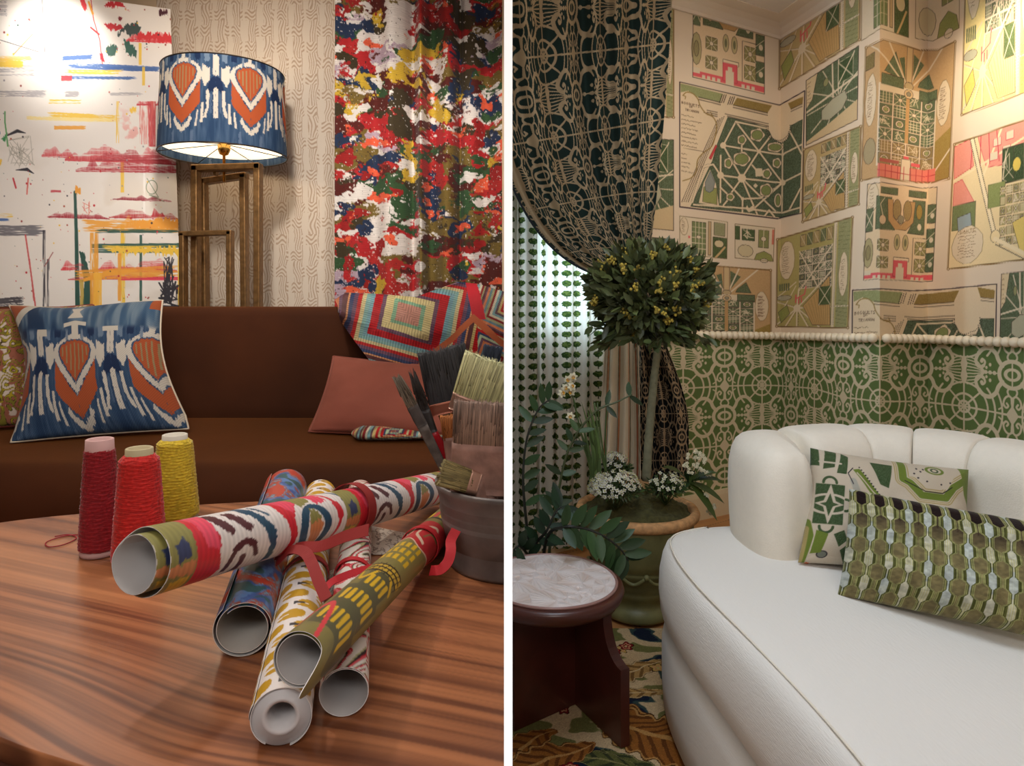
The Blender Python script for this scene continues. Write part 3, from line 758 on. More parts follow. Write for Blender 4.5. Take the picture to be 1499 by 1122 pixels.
# cove under the ceiling and beaded rail, baseboard
mcove = mat('cove_paint', (226, 208, 190), rough=.7)
def along(pts, prof, name, m, rail=False):
    """sweep a profile (out, z) along plan points; 'out' points into the room"""
    V = []; n = len(prof); P2 = [np.array(p) for p in pts]
    for i, p in enumerate(P2):
        d0 = norm(P2[i] - P2[i - 1]) if i else norm(P2[1] - P2[0]); d1 = norm(P2[i + 1] - P2[i]) if i < len(P2) - 1 else d0
        n0 = np.array([d0[1], -d0[0]]); n1 = np.array([d1[1], -d1[0]]); nn = norm(n0 + n1); nn = nn / max(.3, nn.dot(n0))
        for o, z in prof:
            q = p + nn * o; zz = z(p) if callable(z) else z
            V.append((q[0], q[1], zz))
    F = [(i * n + k, i * n + k + 1, (i + 1) * n + k + 1, (i + 1) * n + k) for i in range(len(pts) - 1) for k in range(n - 1)]
    mb = MB(); mb.add(V, F); return struct(mb.build(name, m, smoothf=False))
LINE = [left_end, k0, cor, pA, pB, pC, pD]
along(LINE, [(0.0, CEIL - .052), (.012, CEIL - .052), (.02, CEIL - .04), (.05, CEIL - .02), (.085, CEIL - .008), (.15, CEIL - .004), (.15, CEIL)], 'trim_1', mcove)
along(LINE, [(0, .13), (.018, .13), (.022, .11), (.022, 0)], 'baseboard_right', mat('cream_base', (216, 196, 160), rough=.5))
mbead = mat('cream_bead_paint', (232, 216, 188), rough=.4)
mb = MB()
segs = [(cor - bdir * 1.3, cor), (cor, pA), (pA, pB), (pB, pC), (pC, pC + (pC - pB) * .6)]
for a, b in segs:
    L = np.linalg.norm(b - a); n = max(2, int(round(L / .041))); d = norm(b - a); nn = np.array([d[1], -d[0]]) * .020
    for k in range(n):
        p = a + (b - a) * (k + .5) / n + nn; u = U0 + 1000 * p[0] / p[1]
        mb.ball((p[0], p[1], rail_z(u, p[1])), .0212, 8)
struct(mb.build('trim_2', mbead))

# ------------------------------------------------------------------ dividing panel between the rooms
mpanel = mat('white_panel_paint', (250, 250, 250), rough=.6)
mb = MB(); mb.box((0, 1.87, 1.285), (.0054, 2.86, 2.56)); struct(mb.build('wall_divider', mpanel, smoothf=False))

# ------------------------------------------------------------------ left room back wall
WY = 3.30
def squiggle(x, y):
    """brown brush-line lattice on cream; x, y in repeats"""
    n1 = fbm(x * 3.2, y * 3.2, 31, 2) - .5; n2 = fbm(x * 3.2 + 9, y * 3.2, 33, 2) - .5
    fx = x - np.floor(x); fy = y - np.floor(y)
    vert = np.minimum(np.abs(fx - .25), np.abs(fx - .75)); 
    wob = .09 * np.sin(2 * PI * (y * 1.0)) * np.where(fx < .5, 1, -1)
    st = np.sin(2 * PI * (x * 13 + wob * 6 + n1 * 2.2 + .25 * np.sin(2 * PI * y * 3)))
    hz = np.sin(2 * PI * (y * 15 + .55 * np.sin(2 * PI * x * 2.6) + n2 * 2.0))
    a = (np.abs(fx - .25) < .13) | (np.abs(fx - .75) < .13)
    fy2 = (fy + np.where(fx < .5, 0, .5)) % 1
    knot = np.abs(((y * 2 + np.round(x * 2) * .5) % 1) - .5) < .17
    m1 = sst(.1, .6, st) * (~knot) * (((fx * 2 + n1 * .2) % 1 < .62))
    m2 = sst(-.1, .4, hz) * knot * (((fx * 2 + .15 + n2 * .3) % 1) < .85)
    return np.clip(m1 + m2, 0, 1)
X, Z = np.meshgrid(np.linspace(-1.70, -.74, 560), np.linspace(.9, CEIL, 900))
m = squiggle(X / .148, Z / .31)
C = mix(np.array((208, 194, 176.)), np.array((168, 143, 120.)), m * .8)
mwall = mat('squiggle_wallpaper', attr=True, rough=.75, spec=.2)
struct(grid('wall_back_left', np.stack([X, X * 0 + WY, Z], -1), C, mwall, smoothf=False))
mb = MB(); mb.box((-2.65, WY + .03, 1.3), (1.9, .06, 2.6)); mb.box((-.37, WY + .03, 1.3), (.74, .06, 2.6)); mb.box((-1.2, WY + .03, .5), (1.1, .06, .8)); struct(mb.build('wall_back_left', mplain, smoothf=False, clipx=-1))
# ------------------------------------------------------------------ abstract art canvas (left)
def art_board():
    c = Cv(-70, -40, 275, 480, 2.4, (236, 229, 220)); R = random.Random(3)
    RED = (196, 34, 44); ORG = (236, 160, 50); YEL = (240, 196, 60); GR = (34, 78, 66); BLU = (58, 96, 160); GY = (150, 145, 150); BK = (40, 36, 44)
    def smear(x0, x1, y, h, col, n=26, seed=0, slope=0, al=.9):
        b = c.box(x0, y - h * 1.6, x1, y + h * 1.6)
        if b is None: return
        X, Y = b[4], b[5]; t = (X - x0) / (x1 - x0)
        top = h * (.25 + 1.1 * vnoise(X / 9, X * 0 + seed, 60 + seed)) * np.clip(t * 6, 0, 1) * np.clip((1 - t) * 6, 0, 1)
        yy = Y - y - slope * (X - x0); m = (yy > -top) & (yy < .22 * h)
        st = fbm(X / 22, Y * 1.6, 70 + seed, 3)
        gr = np.clip((yy + top) / (top + 1e-6), 0, 1); sc_ = sst(.62, .68, fbm(X / 40, Y * 1.1, 74 + seed, 2)); vs = .7 + .5 * (vnoise(X * 1.3, Y / 8, 75 + seed) - .3)
        c.put(b, m * np.clip((.35 + .75 * gr ** .8) * vs * 1.15, 0, 1) * (1 - .8 * sc_) * al, col)
    def drag(x0, x1, y, h, col, seed=0, slope=0, dens=.5, al=.9):
        b = c.box(x0, y - h, x1, y + h)
        if b is None: return
        X, Y = b[4], b[5]; yy = Y - y - slope * (X - x0)
        st = fbm(X / 30, yy * 1.1, 40 + seed, 3); e = np.clip((X - x0) / (.1 * (x1 - x0)), 0, 1) * np.clip((x1 - X) / (.1 * (x1 - x0)), 0, 1)
        c.put(b, (np.abs(yy) < h * .55) * sst(1 - dens, 1 - dens + .14, st * (.5 + .5 * e) + .12) * al, col)
    def vdrag(x, y0, y1, w, col, seed=0, dens=.6, al=.9, sl=0):
        b = c.box(x - w - abs(sl * (y1 - y0)), y0, x + w + abs(sl * (y1 - y0)), y1)
        if b is None: return
        X, Y = b[4], b[5]; xx = X - x - sl * (Y - y0)
        st = fbm(xx * 1.2, Y / 26, 50 + seed, 3)
        c.put(b, (np.abs(xx) < w * .5) * sst(1 - dens, 1 - dens + .14, st + .12) * al, col)
    # pencil and grey edges
    c.line([(60, -40), (66, 78)], .8, BK); c.line([(0, 60), (58, 78)], .8, BK); drag(-30, 70, 137, 9, GY, 1, .02, .55, .7); drag(-20, 55, 105, 14, GY, 2, 0, .45, .6)
    drag(-70, 66, 338, 14, (90, 88, 96), 3, 0, .62, .8); vdrag(65, 338, 450, 4, BK, 4, .6, .8); vdrag(71, 380, 450, 4, BK, 5, .5, .7)
    drag(95, 116, 139, 8, GY, 3, 0, .6, .7); drag(160, 210, 139, 4, GY, 7, 0, .6, .6); drag(-40, 14, 14, 20, GY, 9, 0, .5, .5); drag(-20, 35, 448, 16, BK, 8, -.1, .6, .8)
    # faint
    b = c.box(-70, -40, 275, 480); X, Y = b[4], b[5]
    c.put(b, .35 * sst(.55, .7, fbm(X / 60, Y / 40, 77, 3)) * sst(150, 300, Y), (214, 200, 182))
    c.put(b, .5 * sst(.6, .75, fbm(X / 14, Y / 14, 78, 4)) * (X > 170) * sst(140, 200, Y) * (1 - sst(215, 235, Y)), (226, 120, 110))
    vdrag(222, 150, 215, 11, (190, 40, 44), 21, .62); vdrag(216, 150, 212, 24, (214, 90, 80), 22, .42, .7)
    # horizontal drags
    drag(-30, 34, 91, 12, YEL, 11, .06, .7); drag(-30, 50, 88, 8, (240, 200, 120), 12, 0, .5)
    drag(92, 135, 87, 6, BLU, 13, -.05, .7); drag(100, 234, 97, 8, BLU, 14, .05, .62); drag(150, 232, 101, 5, BLU, 15, .03, .7); drag(92, 200, 115, 4, BLU, 16, .01, .6)
    drag(95, 180, 107, 6, YEL, 17, .0, .6); drag(70, 175, 170, 9, YEL, 18, .05, .6); drag(80, 125, 188, 5, ORG, 19, 0, .7); drag(40, 170, 174, 5, (246, 224, 150), 20, .03, .7)
    drag(90, 105, 116, 7, (220, 50, 60), 23, 0, .8); drag(70, 120, 150, 5, YEL, 24, 0, .5)
    # reds at the top right
    c.poly([(113, -10), (122, -10), (128, 15), (124, 18), (118, 5)], (214, 40, 50), jag=3); c.poly([(160, 5), (176, 5), (191, 20), (184, 14), (172, 12), (152, 12)], RED, jag=3)
    c.line([(133, 0), (137, 30), (146, 60), (150, 95)], 1.2, RED); c.line([(130, 5), (136, 22)], 3, ORG)
    c.poly([(152, 35), (178, 38), (182, 46), (160, 46)], RED, jag=3); smear(185, 262, 60, 11, (214, 34, 42), seed=3, slope=.05); c.poly([(200, 50), (262, 53), (262, 66), (230, 62), (200, 60)], (214, 38, 44), jag=5)
    c.poly([(188, 36), (200, 34), (206, 40), (203, 52), (190, 54), (184, 48), (172, 56), (172, 50), (182, 42)], (58, 74, 70), jag=4); c.poly([(155, 72), (165, 65), (173, 72), (166, 84), (156, 82)], (54, 94, 80), jag=3)
    c.poly([(180, 60), (188, 64), (200, 74), (200, 84), (192, 84), (184, 76)], (44, 92, 76), jag=4); c.poly([(146, 78), (151, 82), (153, 92), (147, 90)], (180, 30, 50), jag=2); c.poly([(232, 16), (245, 18), (246, 24), (233, 25)], (74, 20, 34), jag=3)
    c.poly([(172, 27), (180, 28), (176, 33)], (120, 20, 30), jag=2); c.line([(133, 42), (145, 52)], 2.4, RED)
    vdrag(205, 65, 96, 4, YEL, 25, .7); vdrag(210, 100, 126, 4, YEL, 26, .7); c.poly([(190, 158), (199, 158), (200, 166), (190, 166)], YEL, jag=3)
    smear(200, 220, 154, 8, RED, seed=6); smear(228, 262, 154, 8, RED, seed=7)
    vdrag(172, 150, 210, 4, YEL, 27, .5); vdrag(179, 236, 282, 5, YEL, 28, .8); vdrag(180, 330, 460, 7, YEL, 29, .6); vdrag(211, 235, 340, 3, (250, 246, 240), 30, .7)
    # big red smears
    smear(62, 108, 228, 12, (212, 70, 76), seed=8, slope=.05); smear(96, 250, 233, 17, (206, 56, 62), seed=9, slope=.03); smear(140, 262, 233, 14, (168, 28, 38), seed=10, slope=.06)
    smear(112, 262, 249, 16, (176, 26, 38), seed=11, slope=.012); smear(165, 250, 292, 6, (140, 24, 40), seed=12, slope=.035); smear(70, 160, 318, 6, (158, 28, 40), seed=13, slope=.03); smear(160, 262, 318, 9, (176, 32, 36), seed=14, slope=.03)
    smear(222, 240, 316, 8, RED, seed=15); drag(120, 262, 331, 16, ORG, 31, .01, .55); smear(165, 270, 334, 16, (238, 158, 46), seed=16); c.poly([(190, 325), (266, 320), (268, 335), (200, 336)], (240, 162, 48), jag=5)
    # green bars and lower grid
    c.line([(110, 282), (112, 340), (114, 450)], [4, 5, 7], GR); c.poly([(116, 370), (124, 372), (134, 410), (136, 452), (120, 452), (124, 415)], GR, jag=3); c.poly([(110, 274), (118, 276), (119, 284), (111, 284)], ORG, jag=3)
    drag(140, 264, 339, 5, GR, 33, 0, .6); drag(135, 264, 361, 6, GR, 34, -.01, .85); drag(135, 264, 368, 5, GR, 35, 0, .7); vdrag(206, 345, 455, 4, GR, 36, .9)
    drag(150, 262, 364, 7, YEL, 37, 0, .6); c.poly([(160, 365), (185, 361), (262, 364), (264, 372), (170, 372)], YEL, jag=5)
    smear(90, 128, 394, 10, (214, 44, 52), seed=17); smear(135, 258, 396, 14, (218, 50, 54), seed=18); smear(100, 240, 409, 7, (200, 40, 48), seed=19, slope=-.01); drag(175, 264, 408, 5, (226, 60, 80), 38, 0, .8)
    drag(110, 262, 404, 14, ORG, 39, -.05, .6); c.line([(118, 412), (160, 400), (200, 396)], [4, 8, 3], (240, 164, 50)); vdrag(138, 342, 455, 12, ORG, 40, .6); vdrag(175, 372, 440, 5, ORG, 41, .8); vdrag(143, 400, 455, 12, (246, 184, 60), 42, .6); vdrag(264, 376, 455, 8, YEL, 43, .7); vdrag(120, 410, 455, 6, (190, 160, 70), 44, .7)
    for k in range(16): c.line([(238 + R.random() * 16, 375 + R.random() * 60) for _ in range(3)], .9 + R.random(), BK)
    for k in range(14): c.line([(232 + R.random() * 32, 412 + R.random() * 40) for _ in range(3)], 1.2 + 2 * R.random(), BK)
    c.line([(38, 345), (46, 400), (54, 460)], 2.2, (206, 90, 90)); c.line([(44, 380), (50, 440)], 1.4, (206, 90, 90)); c.line([(66, 390), (78, 370)], 1.2, (150, 60, 60)); c.line([(40, 285), (42, 262)], 2, (214, 100, 90)); c.line([(20, 262), (24, 276)], 2.4, (200, 50, 60)); drag(74, 90, 281, 3, (200, 70, 80), 45)
    c.line([(20, 82), (48, 52)], 1.2, (230, 130, 60)); c.poly([(40, 30), (44, 28), (46, 34)], (220, 60, 50), jag=1)
    # left scribbled patch
    c.line([(10, 200), (26, 193), (38, 196)], [2, 5, 1], BK); c.line([(24, 250), (40, 249), (50, 255)], [1, 5, 1], BK); c.poly([(2, 205), (12, 196), (8, 210)], (60, 140, 80), jag=2); c.poly([(-6, 190), (2, 196), (-2, 202)], BLU, jag=2); c.poly([(-4, 232), (4, 236), (2, 244)], YEL, jag=2)
    for k in range(16): c.line([(12 + R.random() * 40, 200 + R.random() * 50) for _ in range(3)], .7, (170, 164, 150))
    c.line([(8, 165), (8, 180), (10, 195), (12, 215)], 2, (90, 160, 90)); drag(-20, 22, 316, 5, YEL, 46); drag(-30, 16, 322, 4, BLU, 47)
    for k in range(8): c.line([(120 + R.random() * 14, 295 + R.random() * 24), (120 + R.random() * 14, 300 + R.random() * 16)], .7, (220, 110, 90))
    c.ell(222, 275, 8, 10, (110, 130, 100), ring=.9); c.line([(215, 262), (232, 290), (218, 286), (240, 296)], .8, (110, 130, 100))
    for k in range(420):
        x = R.random() * 330 - 60; y = R.random() * 500 - 30
        if 40 < x < 150 and 0 < y < 230: continue
        q = R.random(); c.ell(x, y, .5 + q * q, .5 + q * q * 1.2, R.choice([RED, (150, 60, 50), GY, YEL, BK, RED, (170, 80, 60), GR]))
    return c
ART = art_board()
cor4 = [px(-66, -28, 2.80), px(249, 15, 3.20), px(266, 476, 3.20), px(-66, 476, 2.80)]
def bil(c4, s, t):
    s = s[..., None]; t = t[..., None]
    return (c4[0] * (1 - s) + c4[1] * s) * (1 - t) + (c4[3] * (1 - s) + c4[2] * s) * t
s, t = np.meshgrid(np.linspace(0, 1, 460), np.linspace(0, 1, 600))
P = bil(cor4, s, t)
U = U0 + 1000 * P[..., 0] / P[..., 1]; V = V0 + (H - P[..., 2]) * 1000 / P[..., 1]
mart = mat('painted_canvas', attr=True, rough=.55, spec=.4, bump=.12, bscale=90)
o = grid('abstract_painting', P, ART(U, V), mart, thick=.03, smoothf=False)
tag(o, 'large white abstract painting with red, yellow and green paint drags', 'painting')

# ------------------------------------------------------------------ floral splatter curtain (left)
def splatter(x, y):
    """x,y ~ photo pixels of cloth"""
    wx = x + 9 * (fbm(x / 16, y / 16, 101, 3) - .5) * 2; wy = y + 9 * (fbm(x / 16, y / 16, 104, 3) - .5) * 2
    rag = .16 * (fbm(x / 3.6, y / 3.6, 107, 3) - .5)
    C = np.empty(x.shape + (3,)); C[:] = (214, 204, 194)
    lay = [((172, 150, 160), 40, 26, .62, 111), ((112, 92, 44), 34, 24, .52, 115), ((166, 44, 40), 30, 27, .575, 119), ((172, 40, 42), 19, 16, .66, 121), ((84, 34, 28), 24, 20, .60, 123), ((52, 78, 48), 24, 17, .67, 127),
           ((38, 50, 74), 26, 16, .655, 131), ((62, 52, 34), 18, 15, .67, 135), ((196, 160, 52), 24, 26, .73, 139), ((148, 36, 34), 14, 16, .70, 141), ((216, 208, 198), 12, 10, .72, 143), ((214, 90, 60), 16, 12, .74, 145)]
    for col, sx, sy, th, sd in lay:
        n = .72 * vnoise(wx / sx / 1.7, wy / sy / 1.9, sd) + .28 * fbm(wx / sx * 1.5, wy / sy * 1.5, sd + 40, 2) + rag * .8
        C = mix(C, np.array(col, float), sst(th, th + .03, n))
    d = fbm(x / 2.4, y / 2.4, 151, 2); C = mix(C, np.array((206, 196, 186.)), sst(.79, .82, d) * .9)
    d = fbm(x / 2.6, y / 2.6, 155, 2); C = mix(C, np.array((50, 36, 34.)), sst(.80, .83, d) * .9)
    w = .93 + .07 * np.sin(y * 2.4) * (fbm(x / 10, y / 3, 158, 2) > .5)
    return C * w[..., None]
nx, ny = 560, 560
S, T = np.meshgrid(np.linspace(0, 1, nx), np.linspace(0, 1, ny))
u = 494 + S * (752 - 494)
fold = .03 * np.sin(2 * PI * (S * 1.0 + .1)) + .022 * np.sin(2 * PI * S * 3.1 + .9 + .5 * T) + .014 * np.cos(2 * PI * S * 6.4 + .7 * np.sin(2.5 * T)) + .02 * (fbm(S * 9, T * 1.4, 12, 2) - .5)
notch = -.05 * np.exp(-((S - .48) / .022) ** 2) + .05 * np.exp(-((S - .42) / .03) ** 2) + .04 * np.exp(-((S - .69) / .02) ** 2) - .03 * np.exp(-((S - .62) / .05) ** 2)
Yd = 3.08 - fold + notch
P = np.stack([(u - U0) / 1000 * 3.08, Yd, H + .455 * 3.08 - T * (H + .455 * 3.08 - LZ - .02)], -1)
C = splatter(u * 1.0 + 300, -5 + T * 1.0 * (2.5 / 3.08 * 1000 - 10))
mcurt = mat('printed_linen', attr=True, rough=.85, spec=.15, bump=.2, bscale=160, sheen=.1)
o = grid('printed_curtain', P, C, mcurt, clipx=-1)
tag(o, 'red, olive and navy splatter print curtain hanging behind the brown sofa', 'curtain')

# ------------------------------------------------------------------ ikat motif board (shade and cushion)
def ikat_board():
    c = Cv(0, 0, 90, 150, 5, (52, 76, 106)); IV = (206, 198, 184); RU = (172, 84, 48); NV = (30, 46, 78); OL = (150, 130, 92)
    b = c.box(0, 0, 90, 150); c.put(b, .5 * sst(.4, .75, fbm(b[4] / 4, b[5] / 40, 201, 3)), (96, 116, 140)); c.put(b, .5 * sst(.5, .8, fbm(b[4] / 3, b[5] / 30, 205, 3)), (30, 52, 84))
    for m in (0, 1):
        f = (lambda x: 90 - x) if m else (lambda x: x)
        def P(pts, col, j=2.4): c.poly([(f(x), y) for x, y in pts], col, jag=j, seed=m)
        # centre at x=45, edge motif at 0 / 90
        P([(45, 12), (34, 16), (22, 26), (17, 38), (19, 46), (30, 66), (45, 90), (45, 20)], IV)
        P([(45, 19), (36, 21), (26, 28), (24, 36), (26, 46), (34, 60), (45, 78)], (58, 82, 112), 1.6); P([(45, 21), (36, 23), (28, 29), (26, 36), (28, 45), (35, 58), (45, 75)], RU, 1.6)
        P([(20, 48), (20, 84), (28, 96), (45, 116), (45, 92), (36, 78), (26, 60)], RU, 1.6)
        P([(30, 108), (36, 122), (45, 130), (45, 122), (38, 114), (33, 104)], IV)
        P([(7, 30), (18, 24), (18, 46), (14, 60), (7, 46)], IV); P([(0, 42), (7, 46), (10, 60), (10, 70), (0, 62)], NV); P([(8, 64), (12, 64), (12, 92), (16, 108), (12, 108), (8, 88)], IV)
        P([(0, 60), (3, 62), (3, 108), (0, 108)], IV, 1.5); P([(15, 84), (18, 84), (20, 116), (16, 116)], IV, 1.5); P([(22, 96), (24, 96), (27, 122), (24, 122)], IV, 1.5); P([(5, 70), (7, 70), (7, 100), (5, 100)], (78, 98, 126), 1.5)
        P([(34, 4), (37, 4), (37, 22), (34, 22)], (120, 134, 150), 2); P([(20, 0), (30, 0), (26, 18), (20, 16)], NV); P([(8, 0), (16, 0), (14, 20), (8, 18)], (112, 130, 150))
        P([(0, 6), (4, 10), (4, 40), (0, 42)], IV); P([(28, 128), (32, 126), (33, 146), (29, 146)], (90, 108, 134))
    c.poly([(38, 0), (52, 0), (48, 5), (47, 18), (43, 18), (42, 5)], IV, jag=1.5)
    for k in range(-3, 4):
        L = 44 - abs(k) * 10; c.line([(45 + k * 5, 25 + abs(k) * 2), (45 + k * 5, 25 + abs(k) + L)], 1.6, OL)
    return c
IK = ikat_board()

# ------------------------------------------------------------------ lamp
LY = 2.98
lx0 = (328 - U0) / 1000 * LY
lamp = thing('floor_lamp', 'bronze open rectangle lamp with blue and rust ikat drum shade', 'lamp', (lx0, LY, LZ))
zt = 2.092; zb = 1.732; rr = .262
A, T = np.meshgrid(np.linspace(0, 2 * PI, 561), np.linspace(0, 1, 260))
r_ = rr - .012 * (1 - T)
P = np.stack([lx0 + r_ * np.cos(A), LY + r_ * np.sin(A), zt + (zb - zt) * T], -1)
ph = (A + PI / 2 + PI * 2) / (2 * PI) * 6.0
xx = ((ph + .74) % 1) * 90
mshade = mat('ikat_shade_cloth', attr=True, rough=.8, spec=.15, transl=.12, bump=.1, bscale=300)
grid('lamp_shade', P, IK(xx, 6 + T * 140), mshade, lamp)
mlin = mat('white_shade_lining', (250, 244, 232), rough=.7, transl=.4, emis=(255, 240, 214), es=1.3)  # lining emits by itself, standing in for bulb light on the cloth
grid('shade_lining', np.stack([lx0 + (r_ - .004) * np.cos(A), LY + (r_ - .004) * np.sin(A), zt + (zb - zt) * T], -1)[::26, ::8], None, mlin, lamp)
mbr = mat('aged_bronze', (136, 102, 62), rough=.42, metal=.75, var=.35, vscale=40, bump=.6, bscale=120)
mbrass = mat('brass', (206, 160, 84), rough=.25, metal=1)
mdk = mat('shade_wire', (60, 50, 44), rough=.5, metal=.6)
mb = MB(); mb.tube([(lx0 + rr * math.cos(a), LY + rr * math.sin(a), zb) for a in np.linspace(0, 2 * PI, 60)], .003, 6)
mb.build('bottom_ring', mdk, lamp); mb = MB(); mb.tube([(lx0 + (rr - .012) * math.cos(a), LY + (rr - .012) * math.sin(a), zt) for a in np.linspace(0, 2 * PI, 60)], .003, 6); mb.build('top_ring', mdk, lamp); mb = MB()
for k in range(6):
    a = PI * k / 3 + .3; mb.tube([(lx0, LY, zb + .05), (lx0 + rr * math.cos(a), LY + rr * math.sin(a), zb + .004)], .0018, 5)
mb.build('shade_spider', mdk, lamp)
mb = MB(); mb.lathe([(0, -.17), (.006, -.17), (.006, -.055), (.018, -.05), (.026, -.03), (.027, -.012), (.02, .004), (.03, .01), (.03, .018), (.008, .022), (0, .022)], (lx0, LY, zb + .055), 20)
mb.build('stem', mbrass, lamp)
mb = MB(); mb.ball((lx0, LY, zb + .12), .04, 10); mb.build('bulb', mat('lamp_bulb', (255, 240, 210), emis=(255, 226, 180), es=14), lamp)
l = bpy.data.lights.new('lamp_bulb_light', 'POINT'); l.energy = 9; l.color = (1, .82, .6); l.shadow_soft_size = .04
lo = bpy.data.objects.new('lamp_bulb_light', l); lo.location = (lx0, LY, zb + .11); COL.objects.link(lo)
def frame_bars(pts, w, d, Y, name):
    mb = MB()
    for (a, b) in pts:
        A_ = px(a[0], a[1], Y); B_ = px(b[0], b[1], Y); dd = norm(B_ - A_); n = np.array([dd[2], 0, -dd[0]]) * w / 2; y = np.array([0, d / 2, 0])
        V = [A_ - n - y, A_ + n - y, A_ + n + y, A_ - n + y, B_ - n - y, B_ + n - y, B_ + n + y, B_ - n + y]
        mb.add(V, [(0, 1, 2, 3), (7, 6, 5, 4), (0, 4, 5, 1), (1, 5, 6, 2), (2, 6, 7, 3), (3, 7, 4, 0)])
    return mb.build(name, mbr, lamp, bevel=.004, smoothf=False)
vb = V0 + (H - LZ - .03) / LY * 1000
frame_bars([((287, 243), (287, vb)), ((378, 240), (378, vb)), ((282, 247), (383, 244))], .028, .05, LY - .03, 'outer_frame')
frame_bars([((298, 262), (303, vb)), ((357, 255), (361, vb)), ((293, 267), (362, 257))], .026, .05, LY + .05, 'middle_frame')
frame_bars([((268.5, 341), (270, vb)), ((337, 338), (338, vb)), ((264, 343), (341, 341))], .022, .045, LY - .09, 'inner_frame')
mb = MB(); mb.box((lx0, LY, LZ + .02), (.5, .3, .04)); mb.build('base', mbr, lamp, bevel=.004, smoothf=False)

mb = MB(); mb.box(px(316, 252, LY), (.012, .03, .03)); mb.build('frame_joint', mbr, lamp, smoothf=False)
# ------------------------------------------------------------------ brown velvet sofa
sofa = thing('velvet_sofa', 'long brown velvet sofa with a low curved back', 'sofa', (-1.3, 2.2, LZ))
mvel = mat('brown_velvet', (64, 31, 12), rough=.8, sheen=.5, sheen_tint=(220, 140, 70), var=.42, vscale=2.6, bump=.15, bscale=60, spec=.15)
def sweep(name, xs, prof, m, parent, yoff=lambda x: 0, zoff=lambda x: 0, clipx=None, closed=True, C=None, sc=None):
    P = np.array([[(x, y + yoff(x), z + zoff(x)) for (y, z) in prof] for x in xs])
    return grid(name, P, C, m, parent, wrapc=closed, clipx=clipx)
zs = H - .172 * 2.5
def rrect(y0, y1, z0, z1, r, n=7):
    out = []
    for cy, cz, a0 in ((y1 - r, z1 - r, 0), (y0 + r, z1 - r, 90), (y0 + r, z0 + r, 180), (y1 - r, z0 + r, 270)):
        for k in range(n): a = math.radians(a0 + 90 * k / (n - 1)); out.append((cy + r * math.cos(a), cz + r * math.sin(a)))
    return out
def resamp(pr, n):
    pr = np.array(pr + [pr[0]]); d = np.r_[0, np.cumsum(np.hypot(*np.diff(pr, axis=0).T))]
    t = np.linspace(0, d[-1], n, endpoint=False); return list(zip(np.interp(t, d, pr[:, 0]), np.interp(t, d, pr[:, 1])))
xs = np.linspace(-3.1, 0.05, 60)
crv = lambda x: .05 * ((x + 1.2) / 1.5) ** 2
seat = sweep('seat', xs, resamp(rrect(1.72, 2.60, LZ + .12, zs, .10), 90), mvel, sofa, yoff=lambda x: -crv(x), clipx=-1)
zbk = H - .009 * 2.68
bk = [(2.50, zs - .15), (2.505, zs + .03), (2.55, zs + .22), (2.585, zbk - .06), (2.60, zbk - .02), (2.63, zbk), (2.67, zbk), (2.70, zbk - .03), (2.71, zbk - .1), (2.70, zs - .2)]
def backz(x): return -.012 * (x < -9) + .0
sweep('backrest', xs, resamp(bk, 90), mvel, sofa, yoff=lambda x: -crv(x) * .3, clipx=-1)
mb = MB(); mb.box((-1.5, 2.2, LZ + .07), (2.9, .8, .14)); mb.build('plinth', mat('dark_plinth', (34, 20, 14), rough=.7), sofa, smoothf=False)

# ------------------------------------------------------------------ cushions
def cushion(name, c4, thick, n3, colf, m, res=(240, 240), pinch=.05, label=None, cat='cushion', piping=None, clipx=None, sag=0, puff=.5, wr=.006, edge=None):
    """closed pillow through corners TL,TR,BR,BL"""
    nr, nc = res; u = np.linspace(0, 1, nc); v = np.linspace(0, 1, nr); S, T = np.meshgrid(u, v)
    c = [np.asarray(q, float) for q in c4]
    pu = 4 * S * (1 - S); pv = 4 * T * (1 - T)
    S2 = S + pinch * (.5 - S) * pv; T2 = T + pinch * (.5 - T) * pu
    if edge is not None: S2, T2 = edge(S, T, S2, T2)
    B = bil(c, S2, T2); n3 = norm(n3)
    th = thick * (np.clip(1 - np.abs(2 * S - 1) ** 3.0, 0, 1) * np.clip(1 - np.abs(2 * T - 1) ** 3.0, 0, 1)) ** puff
    w = wr * (fbm(S * 3, T * 3, 17, 3) - .5) * 4 * np.minimum(1, 4 * np.minimum(pu, pv))
    Fp = B + n3 * (th + w)[..., None]; Bp = B - n3 * (th * .6)[..., None]
    idx = np.arange(nr * nc).reshape(nr, nc); inner = np.zeros((nr, nc), bool); inner[1:-1, 1:-1] = True
    bidx = idx.copy(); bidx[inner] = nr * nc + np.arange(inner.sum())
    V = np.concatenate([Fp.reshape(-1, 3), Bp[inner]])
    def q(ix): return np.stack([ix[:-1, :-1], ix[:-1, 1:], ix[1:, 1:], ix[1:, :-1]], -1).reshape(-1, 4)
    F = np.concatenate([q(idx)[:, ::-1], q(bidx)])
    C = None
    if colf is not None:
        Cf = colf(S, T); C = np.concatenate([Cf.reshape(-1, 3), Cf[inner]])
    me = raw(V, F, C)
    if clipx is not None: clip(me, clipx)
    if piping is not None or label is None:
        pass
    root = None
    if piping is not None:
        ctr = (c[2] + c[3]) / 2
        root = thing(name, label, cat, ctr)
        link('cushion_cover', me, m, root)
        mb = MB(); ring = np.concatenate([Fp[0, :-1], Fp[:-1, -1], Fp[-1, :0:-1], Fp[:0:-1, 0]])[::3]
        mb.tube(list(ring) + [ring[0]], .0035, 6, cap=False)
        pm = mb.build('piping', piping, root, clipx=clipx)
        return root
    o = link(name, me, m, None); return tag(o, label, cat)

mlinen = mat('printed_cushion_linen', attr=True, rough=.85, spec=.15, bump=.25, bscale=350, sheen=.15)
mpipe = mat('cream_piping', (206, 192, 168), rough=.8)
